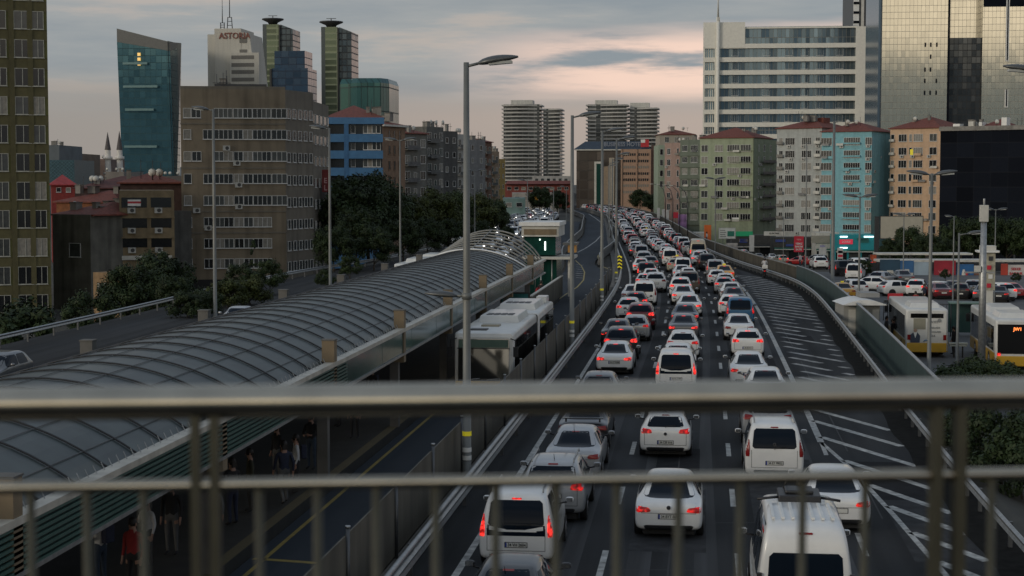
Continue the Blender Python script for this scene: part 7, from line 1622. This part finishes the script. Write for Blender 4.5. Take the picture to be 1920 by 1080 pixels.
# ------------------------------------------------------------------ people
skin = mat('skin', (.30, .17, .12), .55, var=.05); hairm = mat('hair_dark', (.012, .009, .007), .6, var=.1)
CL = {k: mat('cloth_' + k, c, .85, var=.15, vscale=6) for k, c in {'white': (.5, .5, .5), 'black': (.015, .015, .017), 'navy': (.02, .025, .05), 'grey': (.10, .10, .10), 'red': (.25, .02, .02), 'denim': (.03, .045, .07), 'olive': (.04, .04, .025)}.items()}
def person_mesh(pose):
    """one skinned body: pose = dict of joint positions, z up, facing +Y"""
    J = dict(pel=(0, 0, .96), wai=(0, 0, 1.10), che=(0, .01, 1.32), nec=(0, .0, 1.48), hea=(0, .02, 1.60), top=(0, .03, 1.72),
             hl=(.10, 0, .92), kl=(.11, .02, .50), al=(.11, -.02, .09), tl=(.12, .15, .04), hr=(-.10, 0, .92), kr=(-.11, .02, .50), ar=(-.11, -.02, .09), tr=(-.12, .15, .04),
             sl=(.19, 0, 1.42), el=(.24, -.03, 1.14), wl_=(.24, .05, .90), gl=(.24, .08, .82), sr=(-.19, 0, 1.42), er=(-.24, -.03, 1.14), wr_=(-.24, .05, .90), gr=(-.24, .08, .82))
    J.update(pose); R_ = dict(pel=.14, wai=.125, che=.145, nec=.055, hea=.088, top=.07, hl=.095, kl=.062, al=.042, tl=.035, hr=.095, kr=.062, ar=.042, tr=.035, sl=.062, el=.045, wl_=.030, gl=.028, sr=.062, er=.045, wr_=.030, gr=.028)
    K = list(J); E = [('pel', 'wai'), ('wai', 'che'), ('che', 'nec'), ('nec', 'hea'), ('hea', 'top'), ('pel', 'hl'), ('hl', 'kl'), ('kl', 'al'), ('al', 'tl'), ('pel', 'hr'), ('hr', 'kr'), ('kr', 'ar'), ('ar', 'tr'), ('che', 'sl'), ('sl', 'el'), ('el', 'wl_'), ('wl_', 'gl'), ('che', 'sr'), ('sr', 'er'), ('er', 'wr_'), ('wr_', 'gr')]
    V = [J[k] for k in K]; RR = [R_[k] for k in K]; ED = [(K.index(a), K.index(b)) for a, b in E]
    # fingers: five short unequal chains out of each palm
    for g, w_ in (('gl', 'wl_'), ('gr', 'wr_')):
        b = Vector(J[g]); d = (b - Vector(J[w_])).normalized(); s_ = d.cross(Vector((1, 0, 0))).normalized()
        for k in range(4):
            o = s_ * (k - 1.5) * .020; V += [tuple(b + o + d * .035), tuple(b + o + d * (.075 + .012 * (k in (1, 2))))]; RR += [.009, .008]; n = len(V); ED += [(K.index(g), n - 2), (n - 2, n - 1)]
        V += [tuple(b + s_ * .035 + d * .0), tuple(b + s_ * .055 + d * .035)]; RR += [.010, .009]; n = len(V); ED += [(K.index(g), n - 2), (n - 2, n - 1)]
    me = bpy.data.meshes.new('body'); me.from_pydata(V, ED, []); o = bpy.data.objects.new('tmp', me); COL.objects.link(o)
    md = o.modifiers.new('skin', 'SKIN'); 
    for i, sv in enumerate(me.skin_vertices[0].data): sv.radius = (RR[i], RR[i]); sv.use_root = (i == 0)
    sb = o.modifiers.new('sub', 'SUBSURF'); sb.levels = 1; sb.render_levels = 1
    bpy.context.view_layer.update(); out = bpy.data.meshes.new_from_object(o.evaluated_get(bpy.context.evaluated_depsgraph_get())); bpy.data.objects.remove(o)
    for q in (skin, CL['white'], CL['denim'], CL['black']): out.materials.append(q)
    wl2 = [Vector(J['wl_']), Vector(J['wr_'])]; hl = [Vector(J['gl']), Vector(J['gr'])]
    for p in out.polygons:
        c = p.center; p.use_smooth = True
        hand = min((c - h_).length for h_ in hl) < .12 or min((c - w_).length for w_ in wl2) < .03
        if c.z > J['nec'][2] + .005 or hand: p.material_index = 0
        elif c.z < .11: p.material_index = 3
        elif c.z < J['pel'][2] + .03 and abs(c.x) < .22 and not (abs(c.x) > .17 and c.z > .75): p.material_index = 2
        else: p.material_index = 1
    return out
a = MB(); 
for k in range(1): 
    rings = [[(.098 * q * math.cos(w_), .02 - .012 + .108 * q * math.sin(w_), z) for w_ in [2 * PI * j / 14 for j in range(14)]] for z, q in ((1.60, .9), (1.66, 1.02), (1.73, .92), (1.78, .55), (1.795, .1))]
    a.ring(rings, hairm)
a.box(-.07, .07, -.10, -.05, 1.53, 1.66, hairm); hair_me = a.mesh('hair', hairm)
a = MB(); a.tube([(0, .105, 1.63), (0, .135, 1.605)], [.010, .016], 5, skin); a.box(-.025, .025, .10, .112, 1.565, 1.575, mat('lips', (.22, .08, .07), .5)); [a.box(s_ * .036 - .012, s_ * .036 + .012, .098, .108, 1.64, 1.652, black) for s_ in (-1, 1)]; [a.box(s_ * .092 - .008, s_ * .092 + .008, .0, .035, 1.60, 1.66, skin) for s_ in (-1, 1)]
face_me = a.mesh('face', skin)
POSES = [person_mesh({}), person_mesh(dict(el=(.27, .06, 1.16), wl_=(.12, .24, 1.22), gl=(.06, .28, 1.26), kl=(.11, .06, .50))), person_mesh(dict(kl=(.11, .18, .52), al=(.11, .10, .10), tl=(.12, .26, .05), kr=(-.11, .02, .52), ar=(-.11, -.28, .14), tr=(-.12, -.13, .06), el=(.24, -.12, 1.16), wl_=(.24, -.08, .90), gl=(.24, -.06, .82), er=(-.24, .06, 1.16), wr_=(-.24, .18, .94), gr=(-.24, .22, .87))),
         person_mesh(dict(er=(-.27, .05, 1.16), wr_=(-.13, .22, 1.12), gr=(-.07, .26, 1.14), el=(.27, .05, 1.15), wl_=(.14, .22, 1.10), gl=(.08, .27, 1.12)))]
def person(x, y, z, rz, label, top='black', low='navy', pose=0, sc=1.0, group=None, bag=False):
    t = thing('person', label, 'person', (x, y, z), rz, group); t.scale = (sc, sc, sc)
    put('body', POSES[pose], t, mats=[None, CL[top], CL[low], None]); put('hair', hair_me, t); put('face', face_me, t)
    if bag: a = MB(); a.box(-.15, .15, -.30, -.14, 1.05, 1.45, CL['navy']); a.build('backpack', None, t, bev=.03)
    return t
PLG = 'people waiting on the platform'
for i, (px, py, top, low, pose, rz, lab) in enumerate((
    (520, 900, 'black', 'grey', 0, 2.5, 'person in a black jacket standing left of the second railing bar cluster under the roof'), (575, 925, 'white', 'black', 1, 1.9, 'person in a white shirt with dark trousers standing near the platform edge'), (590, 880, 'black', 'denim', 3, 2.8, 'person in dark clothes with folded hands beside the one in the white shirt'), (545, 945, 'navy', 'grey', 2, .6, 'person in navy walking near the platform edge'),
    (668, 822, 'black', 'black', 0, 3.0, 'person all in black standing at the yellow line under the top rail'), (640, 800, 'grey', 'black', 3, 2.2, 'person in a grey top under the eave behind the top rail'), (470, 960, 'olive', 'black', 0, 2.0, 'person in an olive jacket deeper under the roof'), (440, 985, 'black', 'navy', 3, 1.0, 'person in black by the double railing post'),
    (285, 1068, 'white', 'black', 1, 2.6, 'person in a pale shirt near the lower left corner holding something'), (190, 1100, 'white', 'denim', 3, 1.2, 'person in a white shirt at the lower left, cropped by the bars'), (255, 1120, 'red', 'black', 0, 2.9, 'person in a red top at the bottom left edge'), (330, 1040, 'black', 'grey', 0, 3.1, 'person in black just left of the double post'), (400, 1030, 'grey', 'denim', 2, .4, 'person in grey walking just right of the double post'), (700, 770, 'black', 'navy', 0, 2.8, 'person in dark clothes farthest under the near roof'))):
    g = G(px, py, .29); x = min(g.x, -11.75) - .05 * (i % 3); person(x, g.y, .285, rz, lab, top, low, pose, .96 + .02 * (i % 4), PLG, bag=i % 4 == 1)
person(mp.x - .02, mp.y + .35, .28, hd(mp.y), 'motorcycle rider in a pale jacket and dark helmet on the striped island', 'white', 'black', 3, .98)
rd = bpy.data.objects[-1] if False else None
a = MB(); rings = [[(.135 * q * math.cos(w_), .02 + .15 * q * math.sin(w_), z) for w_ in [2 * PI * j / 14 for j in range(14)]] for z, q in ((1.50, .8), (1.60, 1.0), (1.70, .98), (1.79, .6), (1.82, .1))]; a.ring(rings, PAINT['black'])
rider = [o for o in scene.objects if o.name.startswith('person')]
rider = max(rider, key=lambda o: -abs(o.location.y - (mp.y + .35))); a.build('helmet', None, rider)
for px, py, d, lab, top in ((1012, 500, 124, 'person in dark clothes walking on the platform past the roof end', 'black'),):
    p = XY(px + 31, 121); person(-12.0, 126, .285, 0, lab, top, 'black', 2, 1.0)
for i, (px, d, lab, top) in enumerate(((1793, 106, 'dark figure leaning forward between the two buses', 'black'), (1736, 150, 'dark figure standing before the pale blue hoarding', 'navy'), (1655, 100, 'dark figure behind the green screen fence by the kiosk', 'black'), (1678, 112, 'person in dark clothes in the shelter left of the poster bus', 'black'), (1666, 114, 'second person in the shelter, in grey, left of the poster bus', 'grey'), (1720, 140, 'person in red crossing before the white off roader', 'red'))):
    p = XY(px, d); person(p.x, p.y, gz(p.x, p.y) + .01, 1.0 + i, lab, top, 'black', i % 4, 1.0)
for px, d, lab, top in ((1502, 250, 'person in a white shirt on the pavement by the red banner', 'white'), (1510, 252, 'person in red next to the white shirted one by the red banner', 'red'), (1326, 330, 'person in pale clothes at the foot of the orange banner', 'white')):
    p = XY(px, d); person(p.x, p.y, gz(p.x, p.y), 2, lab, top, 'denim', 0, 1.25)

# ------------------------------------------------------------------ footbridge railing in front of the camera
rail_m = mat('bridge_rail_steel', (.50, .45, .36), .16, 1.0, var=.12, vscale=9)
bal_m = mat('bridge_baluster', (.07, .066, .045), .4, .4, var=.2, vscale=7)
RA = TH + D2R(4.6); DC = 3.2; c0 = CAM + FWD * DC; rdir = Vector((math.cos(RA), math.sin(RA), 0))
base = Vector((c0.x, c0.y, H - 1.62)); fr = thing('footbridge_railing', 'out of focus round metal railing of the footbridge in front of everything', 'railing', tuple(base), RA)
zt = 1.62 - (749 - 340) / F * DC; zm = 1.62 - (904 - 340) / F * DC
for nm, zz_, r_ in (('top_rail', zt, .032), ('middle_rail', zm, .0120), ('bottom_rail', .12, .0135)):
    a = MB(); a.tube([(-6, 0, zz_), (6, 0, zz_)], r_, 24, rail_m); a.build(nm, rail_m, fr)
bmm = MB(); bmm.tube([(0, 0, .12), (0, 0, zm - .002)], .0085, 10, bal_m); bme = bmm.mesh('baluster', bal_m)
pm = MB(); pm.box(-.0085, .0085, -.02, .02, 0, zt - .02, bal_m); pme = pm.mesh('post_bar', bal_m)
S0 = (1070 - 960) / F * DC; k = -16
for px in [15 + 114.3 * i for i in range(-14, 32)]:
    if any(abs(px - q) < 45 for q in (367, 1765, 367 - 1398, 1765 + 1398)): continue
    u = (px - 960) / F * DC; put('baluster', bme, fr, (u * (1 + u * .06), 0, 0))
for px in (348, 386, 1742, 1784, 348 - 1398, 1742 + 1398):
    u = (px - 960) / F * DC; put('post_bar', pme, fr, (u * (1 + u * .06), 0, 0))
mb = MB(); q = Matrix.Rotation(RA, 4, 'Z')
dk = MB(); dk.box(-45, 45, -4.6, .35, -.45, -.01, asphalt); o = dk.build('footbridge_deck', asphalt, None, tuple(base), RA); tag(o, 'dark deck of the footbridge under the camera, out of view', 'bridge deck')

bpy.context.view_layer.update()
dups = {k: v for k, v in LABELS.items() if len(v) > 1}
for k in dups: print('DUPLABEL', k, len(dups[k]))
for k in LABELS:
    n = len(k.split())
    if n < 4 or n > 16: print('LABELLEN', n, k)
print('objects', len(scene.objects))
